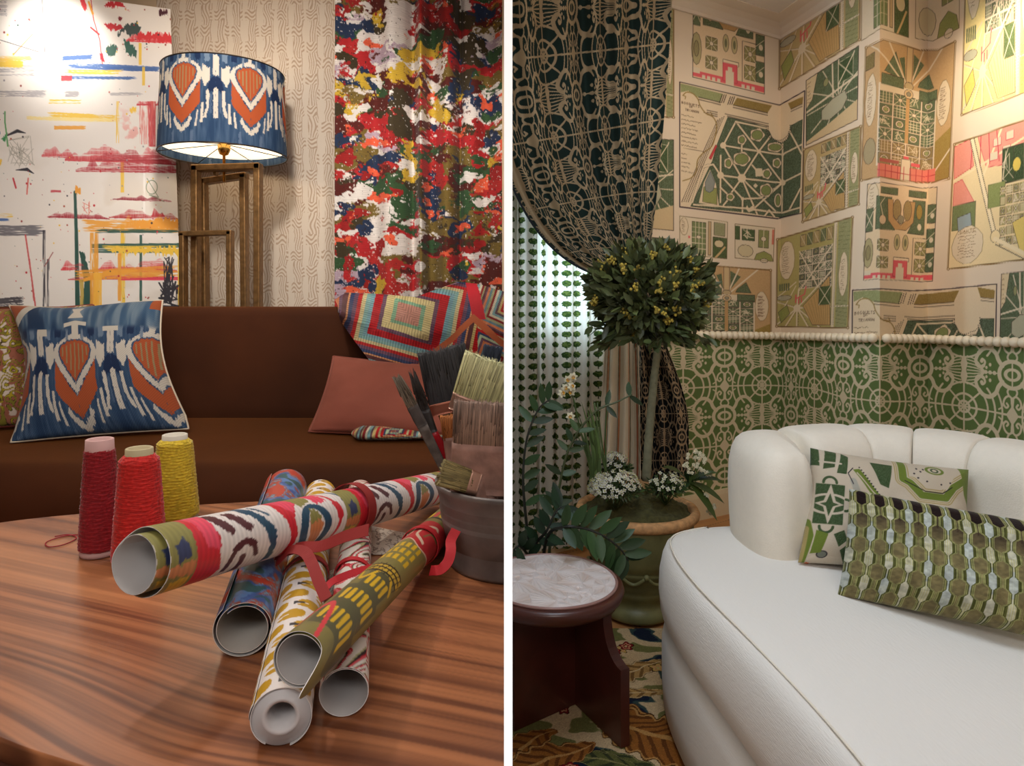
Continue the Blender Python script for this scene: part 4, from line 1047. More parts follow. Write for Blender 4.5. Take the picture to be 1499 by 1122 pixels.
# leafy cushion behind
def leafy(S, T):
    x = S * 190; y = T * 190
    n = fbm(x / 22, y / 22, 301, 2); k = np.sin(n * 40 + x / 14); n2 = fbm(x / 9, y / 9, 305, 2)
    C = np.empty(S.shape + (3,)); C[:] = (150, 92, 72)
    C = mix(C, np.array((206, 190, 176.)), sst(.55, .62, n2 + .1 * np.sin(x / 5)))
    C = mix(C, np.array((62, 44, 26.)), sst(.0, .15, k)); C = mix(C, np.array((126, 116, 44.)), sst(.25, .4, k)); C = mix(C, np.array((168, 150, 40.)), sst(.8, .9, k) * (n2 > .45))
    return C
c4 = [px(-45, 452, 2.42), px(137, 446, 2.52), px(150, 620, 2.33), px(-40, 630, 2.22)]
cushion('leaf_print_cushion', c4, .06, (-.1, -1, .25), leafy, mlinen, (150, 150), .04, 'olive and brown leaf print cushion tucked behind the blue one', piping=mat('rust_piping', (130, 56, 44), rough=.8))
# ikat cushion
def ikat_cush(S, T):
    x = 45 + (S - .48) * 184; y = 22 + (T - .34) * 165
    x = x + 6 * (T - .4); xm = x % 180; xf = np.where(x < 0, 0, x)
    col = IK(np.mod(x, 90), np.clip(y, 0, 149))
    top = sst(.27, .22, T); n = fbm(S * 26, T * 3, 401, 3); blue = mix(np.array((62, 90, 118.)), np.array((118, 136, 150.)), sst(.35, .75, n)); blue = mix(blue, np.array((34, 58, 88.)), sst(.5, .7, fbm(S * 12, T * 2.5, 407, 2)))
    d = np.abs(np.mod(S - .47 + .22, .44) - .22)
    iv = ((np.abs(S - .49) < .022) & (T > .17) & (T < .33)) | ((np.abs(S - .49) < .075) & (T > .165 + .3 * np.abs(S - .49)) & (T < .20 + .3 * np.abs(S - .49))) | ((np.abs(S - .49) < .02 + .5 * np.abs(T - .08)) & (T < .14) & (T > .04)) | ((np.abs(S - .26) < .035) & (T > .24) & (T < .3)) | ((np.abs(S - .73) < .05) & (T > .24) & (T < .28))
    col = mix(col, blue, top); col = mix(col, np.array((206, 198, 182.)), iv * 1.0)
    col = mix(col, np.array((166, 84, 48.)), ((S + T * .9 < .15) | (S > .95) & (T < .09)) * 1.0); col = mix(col, np.array((206, 198, 182.)), ((S + T * .9 > .15) & (S + T * .9 < .22) & (T < .2)) * 1.0)
    w = .9 + .1 * np.sin(S * 420) * np.sin(T * 420)
    return col * w[..., None]
c4 = [px(14, 447, 2.42), px(238, 440, 2.45), px(276, 628, 2.20), px(16, 648, 2.04)]
def ed(S, T, S2, T2):
    T2 = T2 + .035 * np.exp(-((S - .4) / .28) ** 2) * (1 - T) ** 2; S2 = S2 + .10 * np.sin(PI * T) * (1 - S) ** 3 - .06 * np.sin(PI * np.clip(T * 1.1, 0, 1)) * S ** 3
    return S2, T2
cushion('ikat_cushion', c4, .085, (-.05, -1, .3), ikat_cush, mlinen, (340, 340), .02, 'square blue ikat cushion with rust shield motif and cream piping', piping=mpipe, edge=ed)
# mauve cushion
mrose = mat('rose_velvet', (150, 84, 68), rough=.8, sheen=.5, sheen_tint=(240, 180, 160), var=.12, vscale=8, bump=.1, bscale=90, spec=.15)
c4 = [px(488, 522, 2.42), px(740, 544, 2.36), px(740, 650, 2.02), px(452, 632, 2.20)]
cushion('velvet_cushion', c4, .075, (0, -1, .3), None, mrose, (80, 110), .035, 'dusty rose velvet cushion at the sofa corner under the throw', piping=mrose, clipx=-1)

# ------------------------------------------------------------------ patchwork throw
PAL = np.array([(176, 34, 36), (190, 168, 110), (96, 72, 80), (120, 160, 160), (206, 196, 170), (128, 36, 36), (150, 150, 110), (96, 124, 130), (196, 120, 80), (104, 76, 92), (168, 186, 150), (60, 70, 96), (178, 40, 40), (186, 176, 130)], float)
QC = np.array([(168, 120, 104)] * 3 + [(112, 150, 120), (182, 168, 118), (182, 168, 118), (96, 70, 84), (164, 36, 40), (164, 36, 40), (112, 150, 156), (122, 158, 150), (190, 176, 130), (170, 48, 46), (104, 76, 92), (60, 70, 100), (196, 140, 96)], float)
def quilt(x, y, kn=1.0):
    """x,y in squares"""
    cx = np.round(x); cy = np.round(y); d = np.maximum(np.abs(x - cx), np.abs(y - cy)) * 2
    k = (np.floor(d * 13) + 3 * cx + 5 * cy).astype(int); C = PAL[k % len(PAL)]
    kc = np.clip((d * 16).astype(int), 0, 15); C = np.where(((cx == 0) & (cy == 0))[..., None], QC[kc], C)
    hz = np.abs(x - cx) > np.abs(y - cy); t = np.where(hz, y, x)
    st = .86 + .2 * (np.sin(t * 300 * kn) > 0) ; C = C * st[..., None]
    k2 = (fbm(x * 20, y * 20, 3, 2) - .5) * 24
    edge = (d > .965); C = np.where(edge[..., None], np.array((88, 56, 56.)), C)
    return np.clip(C + k2[..., None], 0, 255)
ctrl = {  # outline: top edge and lower edge as pixel polylines with depth
}
topu = [(492, 440, 2.78), (505, 429, 2.80), (560, 431, 2.74), (610, 436, 2.72), (640, 424, 2.72), (672, 413, 2.72), (700, 416, 2.72), (760, 434, 2.72)]
lowu = [(500, 470, 2.44), (520, 500, 2.43), (545, 532, 2.42), (590, 540, 2.42), (640, 545, 2.40), (680, 545, 2.40), (710, 545, 2.40), (765, 545, 2.38)]
Ts = np.linspace(0, 1, len(topu)); S, T = np.meshgrid(np.linspace(0, 1, 420), np.linspace(0, 1, 220))
def pl(tab, S): return [np.interp(S, Ts, [q[i] for q in tab]) for i in range(3)]
a = pl(topu, S); b = pl(lowu, S)
uu = a[0] * (1 - T) + b[0] * T; vv = a[1] * (1 - T) + b[1] * T
Yy = 2.66 + (2.43 - 2.66) * sst(0, .55, T) - .02 * (fbm(S * 5, T * 3, 9, 2) - .5) - .03 * np.exp(-((S - .62) / .07) ** 2) - .028 * np.sin(S * 14 + T * 3) * (1 - T * .4) - .03
P = np.stack([(uu - U0) / 1000 * Yy, Yy, H - (vv - V0) / 1000 * Yy], -1)
ax, ay = (uu - 598) / 190, (vv - 462) / 150
qx = ax * .98 + ay * .16; qy = ay * .98 - ax * .34
brk = uu > 700; qx = np.where(brk, (uu - 745) / 90 + (vv - 460) / 260 + 2, qx); qy = np.where(brk, (vv - 450) / 90 - (uu - 745) / 200 + 1, qy)
C = quilt(qx, qy)
rd = (np.abs((uu - 690) - (vv - 415) * .22) < 9) & (vv < 470); C = np.where(rd[..., None], np.array((186, 46, 54.)), C)
ob = (np.abs(vv - 468 - np.abs(uu - 694) * .85) < 6); C = np.where(ob[..., None], np.array((176, 96, 62.)), C)
mknit = mat('striped_knit', attr=True, rough=.9, spec=.1, bump=.5, bscale=220, sheen=.2)
o = grid('patchwork_throw', P, C, mknit, thick=.012, clipx=-1)
tag(o, 'striped patchwork knit throw draped over the sofa back', 'throw')
# fold of throw lying on the seat
X, A = np.meshgrid(np.linspace(0, 1, 160), np.linspace(0, 2 * PI, 48, endpoint=False))
c0 = px(515, 634, 2.12); c1 = px(740, 658, 2.12)
P = c0 + (c1 - c0) * X[..., None]; fl = np.minimum(1, np.minimum(X * 14, 1)) ** .5
P = P + np.stack([0 * X, .07 * np.cos(A) * fl, .018 * np.sin(A) * fl * (1 + .15 * np.sin(9 * X))], -1)
P[..., 2] += zs + .020 - c0[2] + (c0[2] - c1[2]) * X
C = quilt(X * 2.4 + .3, A * .35 + X * .6, .5)
me = raw(P.reshape(-1, 3), gridF(48, 160, wrapr=True), C); clip(me, -1)
o = link('folded_throw', me, mknit); tag(o, 'flat folded striped knit lying on the seat below the rose cushion', 'throw')
# ------------------------------------------------------------------ coffee table
TZ = .70
out = [(-.366, .587), (-.465, .625), (-.62, .70), (-.85, .83), (-1.0, .97), (-1.02, 1.10), (-.915, 1.228), (-.72, 1.305), (-.507, 1.356), (-.25, 1.385), (.05, 1.39), (.3, 1.36), (.5, 1.1), (.5, .8), (.3, .55), (.05, .5), (-.15, .51)]
ol = smooth(out, 10, True)
table = thing('coffee_table', 'low round walnut coffee table with striped grain', 'table', (-.35, .95, LZ))
def walnut(x, y):
    a = .36; X = x * math.cos(a) - y * math.sin(a); Y = x * math.sin(a) + y * math.cos(a)   # grain runs down to the right
    Y = Y + .02 * fbm(X * 1.0, Y * 2, 503, 2) + .035 * np.exp(-((X + .5) ** 2 + (Y - .42) ** 2) / .03) * 1
    n = fbm(X * 1.2, Y * 95, 505, 4); f = fbm(X * 5, Y * 330, 511, 3); big = fbm(X * .8 + 3, Y * 7, 515, 2)
    pl_ = np.floor(Y / .075); big = big + .25 * (vnoise(pl_ * 2.3, pl_ * 0, 9) - .5)
    C = mix(np.array((166, 106, 68.)), np.array((120, 72, 46.)), sst(.32, .68, n * .75 + f * .25)); C = mix(C, np.array((74, 38, 24.)), sst(.56, .80, n) * .45); C = mix(C, np.array((204, 140, 92.)), sst(.5, .75, big) * .5)
    return C
mwal = mat('walnut_veneer', attr=True, rough=.30, spec=.5, coat=.15, bump=.02, bscale=400)
# top as a polar grid
cx, cy = -.3, .95
na = len(ol); rads = np.linspace(0, 1, 330)
ang = ol - np.array([cx, cy])
ANG, RR = ang[None], rads[:, None, None]
# dense angular resample
tt = np.linspace(0, na, 640, endpoint=False); olp = np.vstack([ol, ol[:1]])
olx = np.interp(tt, np.arange(na + 1), olp[:, 0]); oly = np.interp(tt, np.arange(na + 1), olp[:, 1])
# rectangular grid clipped by outline would alias; polar keeps a clean edge
PX = cx + (olx - cx)[None] * rads[:, None]; PY = cy + (oly - cy)[None] * rads[:, None]
P = np.stack([PX, PY, PX * 0 + TZ], -1)
edge = [(1.0, 0), (1.004, -.003), (1.006, -.010), (1.002, -.020), (.985, -.028), (.9, -.03)]
E = np.stack([np.stack([cx + (olx - cx) * k, cy + (oly - cy) * k, olx * 0 + TZ + dz], -1) for k, dz in edge[1:]])
P = np.concatenate([P, E]); C = walnut(P[..., 0], P[..., 1] )
grid('table_top', P, C, mwal, table, wrapc=True, clipx=-1)
mped = mat('walnut_base', (74, 40, 26), rough=.4, var=.2, vscale=12)
mb = MB(); mb.lathe([(.0, 0), (.33, 0), (.34, .02), (.34, .36), (0, .36)], (-.42, .93, LZ + .012), 48); mb.build('pedestal', mped, table)
# patterned rug under the table
X, Y = np.meshgrid(np.linspace(-1.5, -.02, 220), np.linspace(.35, 1.6, 200))
n = fbm(X * 18, Y * 18, 601, 3)
C = mix(np.array((190, 60, 52.)), np.array((226, 190, 170.)), sst(.52, .56, n)); C = mix(C, np.array((70, 70, 90.)), sst(.62, .66, n))
o = grid('red_rug', np.stack([X, Y, X * 0 + LZ + .006], -1), C, mat('red_rug_wool', attr=True, rough=.95), thick=.010)
tag(o, 'red and pink patterned rug below the coffee table', 'rug')

# ------------------------------------------------------------------ thread cones
def cone(name, uc, vbase, vtop, wb, wt, tube, col, tubecol, label):
    Yb = (H - TZ) * 1000 / (vbase - V0); x = (uc - U0) / 1000 * Yb; hgt = (vbase - vtop) / 1000 * Yb * .985
    rb = wb / 2000 * Yb * .93; rt = wt / 2000 * Yb * .93
    t = thing(name, label, 'thread cone', (x, Yb, TZ), 'cones of thread on the table')
    A, T = np.meshgrid(np.linspace(0, 2 * PI, 200, endpoint=False), np.linspace(0, 1, 190))
    prof = rt + (rb - rt) * T
    e = np.clip(T / .06, 0, 1) ** .5 * np.clip((1 - T) / .04, 0, 1) ** .4
    prof = prof * (.55 + .45 * e)
    z = hgt * .985 * (1 - T) * .93 + .006
    # crossing yarn windings
    wz = .6 * vnoise(A * 2, T * 6, 77); w1 = np.sin(A * 4 + T * 190 + wz * 9); w2 = np.sin(-A * 4 + T * 160 + 1.0 + wz * 6); w3 = np.sin(A * 3 + T * 500); n = fbm(A * 8, T * 40, 9, 2)
    ridge = np.maximum(np.clip(w1, .7, 1), np.clip(w2, .7, 1)) - .7
    prof = prof + .0009 * ridge / .3 + .0003 * w3 + .0015 * (n - .5)
    P = np.stack([x + prof * np.cos(A), Yb + prof * np.sin(A), TZ + z], -1)
    c = np.array(col, float); C = c * (.82 + .25 * n + .10 * w3)[..., None]; C = mix(C, np.clip(c * 1.15 + np.array((30, 36, 22)), 0, 255), np.clip(ridge / .3, 0, 1) ** 2 * .4)
    me = raw(P.reshape(-1, 3), gridF(190, 200, wrapc=True, flip=True), C)
    link('thread', me, mat('yarn', attr=True, rough=.75, sheen=.3, spec=.3), t)
    rr_ = tube / 2000 * Yb
    mb = MB(); mb.lathe([(rr_ * 1.05, hgt * .86), (rr_, hgt * .995), (rr_ * .92, hgt), (rr_ * .75, hgt * .995), (rr_ * .75, hgt * .8), (0, hgt * .8)], (x, Yb, TZ), 40)
    mc_ = mat(name + '_' + 'card_%d' % uc, tubecol, rough=.8); mb.build('cone_tube', mc_, t)
    mb = MB(); mb.lathe([(0, .001), (rb * .92, .001), (rb * .93, .006), (rb * .8, .01)], (x, Yb, TZ), 40); mb.build('base_ring', mc_, t)
    return t
cone('thread_cone', 146, 811, 640, 60, 42, 37, (142, 20, 30), (196, 156, 150), 'dark red thread cone, leftmost of the three on the table')
cone('thread_cone', 204, 826, 653, 80, 56, 37, (196, 34, 30), (178, 164, 128), 'bright red thread cone in front, touching the darker red one')
cone('thread_cone', 256, 762, 634, 72, 50, 34, (206, 174, 44), (202, 194, 178), 'yellow thread cone behind the roll of pink ikat paper')
mb = MB(); lp = smooth([pz(118, 783, .7015), pz(95, 785, .7015), pz(68, 794, .7015), pz(72, 801, .7015), pz(95, 797, .7015), pz(112, 788, .7015), pz(100, 783, .7015), pz(80, 786, .7015)], 6)
mb.tube(lp, .0009, 5); o = mb.build('loose_thread', mat('red_thread', (150, 20, 36), rough=.8)); tag(o, 'loop of loose red thread beside the dark red cone', 'thread')

# ------------------------------------------------------------------ paper rolls
mpap = mat('printed_paper', attr=True, rough=.42, spec=.45)
def roll(name, p0, p1, r0, r1, colf, label, turns=1.7, sp=.0028, th=.0007, inner=(206, 202, 200), start=0.0, sag=0, res=(150, 260), bend=None, hole=None, flare=None, rr=None, flap=None):
    p0 = np.array(p0, float); p1 = np.array(p1, float); ax = norm(p1 - p0); up = np.array([0, 0, 1.0]); sd = norm(np.cross(ax, up)); up = np.cross(sd, ax)
    L = np.linalg.norm(p1 - p0); nl, na = res
    th_ = np.linspace(0, 2 * PI * turns, na)
    l = np.linspace(0, 1, nl)
    LL, AA = np.meshgrid(l, th_, indexing='ij')
    R = (r0 + (r1 - r0) * LL); shrink = sp * AA / (2 * PI)
    if flare is not None: R = R * (1 + flare * np.exp(-LL * 9) * (AA < 1.2 * 2 * PI))
    def surf(dr):
        r = R - shrink + dr
        l2 = LL
        if flap is not None: l2 = LL - flap(LL, AA) / L
        c = p0 + (p1 - p0) * l2[..., None]; c = c + np.array([0, 0, sag]) * (np.sin(PI * LL) ** 1)[..., None]
        if bend is not None: c = c + np.array(bend) * (LL ** 2)[..., None]
        a = AA + start
        return c + (np.cos(a) * r)[..., None] * sd + (np.sin(a) * r)[..., None] * up
    O = surf(0); I = surf(-th)
    Co = colf(LL * L, AA / (2 * PI), LL, AA)
    Ci = np.empty(O.shape); Ci[:] = inner
    # after the first turn the print is hidden inside
    nv = nl * na; V = np.concatenate([O.reshape(-1, 3), I.reshape(-1, 3)])
    i = np.arange(nv).reshape(nl, na); j = i + nv
    def q(a, b, c, d): return np.stack([a, b, c, d], -1).reshape(-1, 4)
    F = [q(i[:-1, :-1], i[:-1, 1:], i[1:, 1:], i[1:, :-1]), q(j[:-1, :-1], j[1:, :-1], j[1:, 1:], j[:-1, 1:])]
    # rim strips with own white vertices
    ext = []; base = 2 * nv
    for row in (0, nl - 1):
        a = O[row]; b = I[row]; k = np.arange(na) + base; V = np.concatenate([V, a, b]); F.append(q(k[:-1], k[:-1] + na, k[1:] + na, k[1:])); base += 2 * na; ext.append(np.tile(np.array(inner, float) * 1.04, (2 * na, 1)))
    a = O[:, 0]; b = I[:, 0]; k = np.arange(nl) + base; V = np.concatenate([V, a, b]); F.append(q(k[:-1], k[1:], k[1:] + nl, k[:-1] + nl)); ext.append(np.tile(np.array(inner, float), (2 * nl, 1)))
    C = np.concatenate([Co.reshape(-1, 3), Ci.reshape(-1, 3)] + ext)
    me = raw(V, np.concatenate(F), C)
    t = thing(name, label, 'paper roll', (p0 + p1) / 2 - np.array([0, 0, r0]), 'rolls of printed paper on the table')
    link('paper', me, mpap, t)
    if hole is not None:    # thick coil of inner layers
        mb = MB(); rs = r0 - sp * turns; n = 60; V = []; F = []
        ring = []
        rad = [hole, hole] ; prof = [(r0 * .30, .9), (hole, .02), (hole, 0), (hole + (rs - hole) * .33, -.001), (hole + (rs - hole) * .34, .0006), (hole + (rs - hole) * .66, -.0005), (hole + (rs - hole) * .67, .001), (rs, 0), (rs, .9)]
        for r, zz in prof:
            zz = zz * L if zz > .5 else zz
            for k in range(n):
                a = 2 * PI * k / n; V.append(p0 + ax * (zz + .002) + r * (math.cos(a) * sd + math.sin(a) * up))
        F = [(i_ * n + k, i_ * n + (k + 1) % n, (i_ + 1) * n + (k + 1) % n, (i_ + 1) * n + k) for i_ in range(len(prof) - 1) for k in range(n)]
        mb.add(V, F); mb.build('inner_coil', mat('white_paper', (208, 204, 204), rough=.6), t)
    t['_'] = 0; del t['_']
    return t, p0, p1, ax, sd, up

def band(parent, p0, p1, ax, sd, up, t, r, w, m, name='ribbon', tilt=0, tails=(), th=.0012):
    c = p0 + (p1 - p0) * t; mb = MB(); n = 60; V = []
    for rr_ in (r, r + th):
        for ww in (-w / 2, w / 2):
            for k in range(n):
                a = 2 * PI * k / n; V.append(c + ax * (ww + tilt * math.cos(a)) + rr_ * (math.cos(a) * sd + math.sin(a) * up))
    F = []
    for a, b in ((0, 1), (1, 3), (3, 2), (2, 0)): F += [(a * n + k, a * n + (k + 1) % n, b * n + (k + 1) % n, b * n + k) for k in range(n)]
    mb.add(V, F)
    mb.build(name, m, parent, smoothf=False)
    for pts, wd in tails:
        mb = MB()
        q = smooth(pts, 8); T_ = np.gradient(q, axis=0); V = []
        for i_ in range(len(q)):
            nn = norm(np.cross(norm(T_[i_]), np.array([0, -.75, .66]))) * wd / 2
            o3 = norm(np.cross(nn, T_[i_])) * .0008
            V += [q[i_] - nn, q[i_] + nn, q[i_] + nn + o3, q[i_] - nn + o3]
        F = [(4 * i_ + a, 4 * i_ + (a + 1) % 4, 4 * i_ + 4 + (a + 1) % 4, 4 * i_ + 4 + a) for i_ in range(len(q) - 1) for a in range(4)]
        mb.add(V, F); mb.build(name + '_tail', m, parent, smoothf=False)

# A: pink and white ikat
def ikA_board():
    c = Cv(0, 0, 40, 22, 26, (226, 218, 212)); PK = (228, 74, 98); RD = (206, 36, 50); MR = (84, 38, 44); TE = (38, 76, 100); OL = (140, 134, 74); OR = (206, 130, 84); RU = (150, 44, 36); YE = (218, 176, 50); NV = (54, 64, 100)
    def p(pts, col, j=.5, s=0): c.poly(pts, col, jag=j, seed=s)
    def unit(o, first=False):
        # o: offset of the unit along the roll
        if first: p([(o + 0, 0), (o + 3.2, 0), (o + 3.2, 22), (o + 0, 22)], OL, .5, 1); p([(o + .6, 9), (o + 2, 8), (o + 2.6, 12), (o + 1, 13)], NV, .6); p([(o + .6, 17), (o + 2.8, 16), (o + 2.6, 21), (o + .8, 21)], YE, .6); p([(o + 0, 13.5), (o + 3, 13), (o + 3, 16), (o, 16)], OR, .8)
        p([(o + 3.0, 0), (o + 4.0, 0), (o + 4.6, 5), (o + 6.2, 9), (o + 6.0, 13), (o + 6.6, 17), (o + 5.6, 22), (o + 3.2, 22)], RD); p([(o + 3.6, 1), (o + 5.8, 1), (o + 5.9, 8), (o + 6, 12), (o + 4.4, 11)], PK)
        p([(o + 5.6, 2), (o + 6.6, 2), (o + 8.4, 9), (o + 7.8, 10), (o + 6.4, 7)], MR); p([(o + 8, 3), (o + 9, 3), (o + 11, 9), (o + 10, 10), (o + 8.6, 6)], MR, .5, 2)
        c.line(smooth([(o + 7.4, 18.5), (o + 8.0, 14), (o + 9.4, 12), (o + 10.6, 13), (o + 11.4, 16)]), [.7] * 10 + [1.3] * 15 + [.7] * 8, MR); p([(o + 9, 15), (o + 9.8, 15), (o + 9.8, 20), (o + 8.6, 20.4), (o + 9.1, 18)], MR)
        p([(o + 10, 0), (o + 11, 0), (o + 12.6, 6), (o + 14.2, 11), (o + 14.4, 19), (o + 13.2, 21), (o + 13.4, 15), (o + 12.2, 9), (o + 10.6, 4)], TE); p([(o + 12, 2), (o + 12.5, 2), (o + 14, 7), (o + 13.6, 7)], TE, .4)
        p([(o + 15, 0), (o + 18, 0), (o + 18.6, 6), (o + 17.6, 9), (o + 17.8, 14), (o + 17.2, 20), (o + 16.2, 20), (o + 16.8, 14), (o + 15.6, 7)], RD); p([(o + 15.6, 0), (o + 18.2, 0), (o + 19, 5), (o + 17.6, 8), (o + 16.2, 4)], PK)
        p([(o + 18, 0), (o + 21.4, 0), (o + 21.6, 5), (o + 19.4, 7)], OL); p([(o + 21.2, 0), (o + 23.6, 0), (o + 24.4, 6), (o + 22.4, 7)], PK)
        c.line(smooth([(o + 19.6, 20), (o + 19.0, 14), (o + 19.6, 9), (o + 21, 7), (o + 22.6, 8.6), (o + 23.6, 13), (o + 22.6, 19)]), 1.4, TE); p([(o + 19.9, 12), (o + 21.6, 9.4), (o + 22.6, 13), (o + 21.8, 18), (o + 20.6, 19)], OR, .7); p([(o + 20.4, 8), (o + 21.6, 8), (o + 22.4, 11), (o + 20.2, 12)], OL, .7)
        c.line(smooth([(o + 23.8, 1), (o + 25.6, 7), (o + 26.2, 12), (o + 25.4, 18)]), [.5] * 9 + [1.2] * 8 + [.6] * 8, RD)
        c.line(smooth([(o + 25.8, 0), (o + 27.8, 6), (o + 28.8, 13), (o + 28.2, 18)]), [.5] * 9 + [1.3] * 8 + [.6] * 8, TE)
    unit(0, True); unit(27.5); 
    return c
IKA = ikA_board()
def colA(l, a, LL, AA):
    x = np.mod(l * 88, 27.5); y = np.abs((.83 - a) * 44); y = np.where(y > 22, np.clip(44 - y, 0, 22), y)
    col = IKA(np.clip(x, 0, 39), np.clip(y, 0.05, 21.9))
    return col * (.96 + .04 * np.sin(l * 900))[..., None]
Ap0, Ap1 = px(212, 821, .705), px(642, 713, 1.32)
fl = lambda LL, AA: 0.012 * np.exp(-LL * 5) * sst(5.4, 6.6, AA)
tA = roll('paper_roll', Ap0, Ap1, .0385, .0335, colA, 'white paper roll with pink, maroon and teal ikat lying on top of the others', 1.95, .0058, start=2.9, res=(420, 260), flap=fl)
mrib = mat('rust_red_ribbon', (140, 30, 26), rough=.75); mrib2 = mat('red_ribbon', (176, 16, 28), rough=.7)
band(*tA, .56, .0372, .020, mrib)
# B: blue and orange marble
def colB(l, a, LL, AA):
    x = a * 5 + 1.5; y = l * 9
    w = fbm(x, y * 1.3, 701, 3); n = fbm(x * .9 + w * 2.4, y * 3.0 + w * 3, 705, 4)
    C = mix(np.array((58, 84, 140.)), np.array((88, 122, 168.)), sst(.35, .55, fbm(x * 5, y * 9, 709, 3)))
    C = mix(C, np.array((150, 74, 58.)), sst(.50, .54, n)); C = mix(C, np.array((46, 84, 80.)), sst(.40, .36, n) * .9); C = mix(C, np.array((176, 62, 44.)), sst(.63, .66, n)); C = mix(C, np.array((96, 150, 176.)), sst(.57, .59, n) * sst(.62, .6, n))
    wr = (np.abs(LL - .10) < .004) & (np.abs((a % 1) - .42) < .05); C = np.where((wr & (np.sin(a * 400) > 0))[..., None], np.array((226, 226, 226.)), C)
    return C
tB = roll('paper_roll', px(356, 921, .765), px(419, 715, 1.31), .0325, .040, colB, 'blue and orange marbled paper roll with a wide hollow end', 2.0, .0036, start=2.3, res=(260, 220), inner=(200, 194, 186))
# C: mustard drops
def dropboard():
    c = Cv(0, 0, 12, 10, 50, (226, 218, 212)); 
    for ox in (0, 12, -12):
        for oy in (0, 10, -10):
            for i in range(4):
                x = 1.6 + 3 * i + ox; y = 2.6 + (i % 2) * 5 + oy
                for dy in (0, 5):
                    y = 2.6 + (i % 2) * 2.5 + oy + dy
                    c.poly(smooth([(x - 1.2, y - .2), (x - .7, y - 1.5), (x + .7, y - 1.6), (x + 1.2, y - .2), (x + .9, y + 1.5), (x + .3, y + 2.0), (x, y + .4), (x - .4, y + 2.0), (x - 1.0, y + 1.4)], 6, True), (190, 146, 34))
                    if i % 2 == 0: c.poly([(x - .35, y + 2.6), (x + .05, y + .5), (x + .5, y + 2.6)], (56, 56, 58))
    return c
DRP = dropboard()
def colC(l, a, LL, AA):
    return DRP(np.mod(l * 110, 12), np.mod(a * 20 + 3, 10))
tC = roll('paper_roll', px(411, 1051, .610), px(469, 724, 1.325), .0278, .0300, colC, 'white paper roll with mustard drops, nearest end tightly coiled', 1.25, .0016, start=2.6, res=(360, 200), hole=.0125, flap=lambda LL, AA: -.028 * np.exp(-LL * 6) * sst(.2, 1.6, AA) * (AA > 0) * (AA < 2.4))
band(*tC, .43, .0298, .013, mrib, tilt=.008, tails=[([px(405, 822, .880), px(425, 806, .86), px(445, 808, .81), px(456, 824, .79), px(466, 850, .77), px(478, 878, .752)], .013), ([px(405, 812, .90), px(440, 802, .87), px(470, 800, .84), px(505, 786, .82), px(540, 776, .81)], .015)])
# D: red and black swirl
def colD(l, a, LL, AA):
    x = a * 4; y = l * 22
    n = fbm(x + .7 * np.sin(y * .8), y + .6 * np.sin(x * 2), 721, 2) * 7; k = n - np.floor(n)
    C = np.empty(l.shape + (3,)); C[:] = (214, 206, 196)
    C = mix(C, np.array((186, 30, 44.)), (k > .35) & (k < .62)); C = mix(C, np.array((44, 38, 40.)), (k > .62) & (k < .76)); C = mix(C, np.array((168, 166, 120.)), (k > .76) & (k < .86)); C = mix(C, np.array((222, 110, 120.)), (k > .44) & (k < .52))
    return C
tD = roll('paper_roll', px(504, 1014, .655), px(527, 721, 1.33), .0242, .0245, colD, 'white paper roll with red and black swirls, under the olive roll', 1.3, .0014, start=.6, res=(360, 200))
band(*tD, .40, .0252, .012, mrib2, tilt=-.006, tails=[([px(548, 830, .86), px(520, 838, .83), px(490, 850, .81), px(476, 862, .79)], .009)])
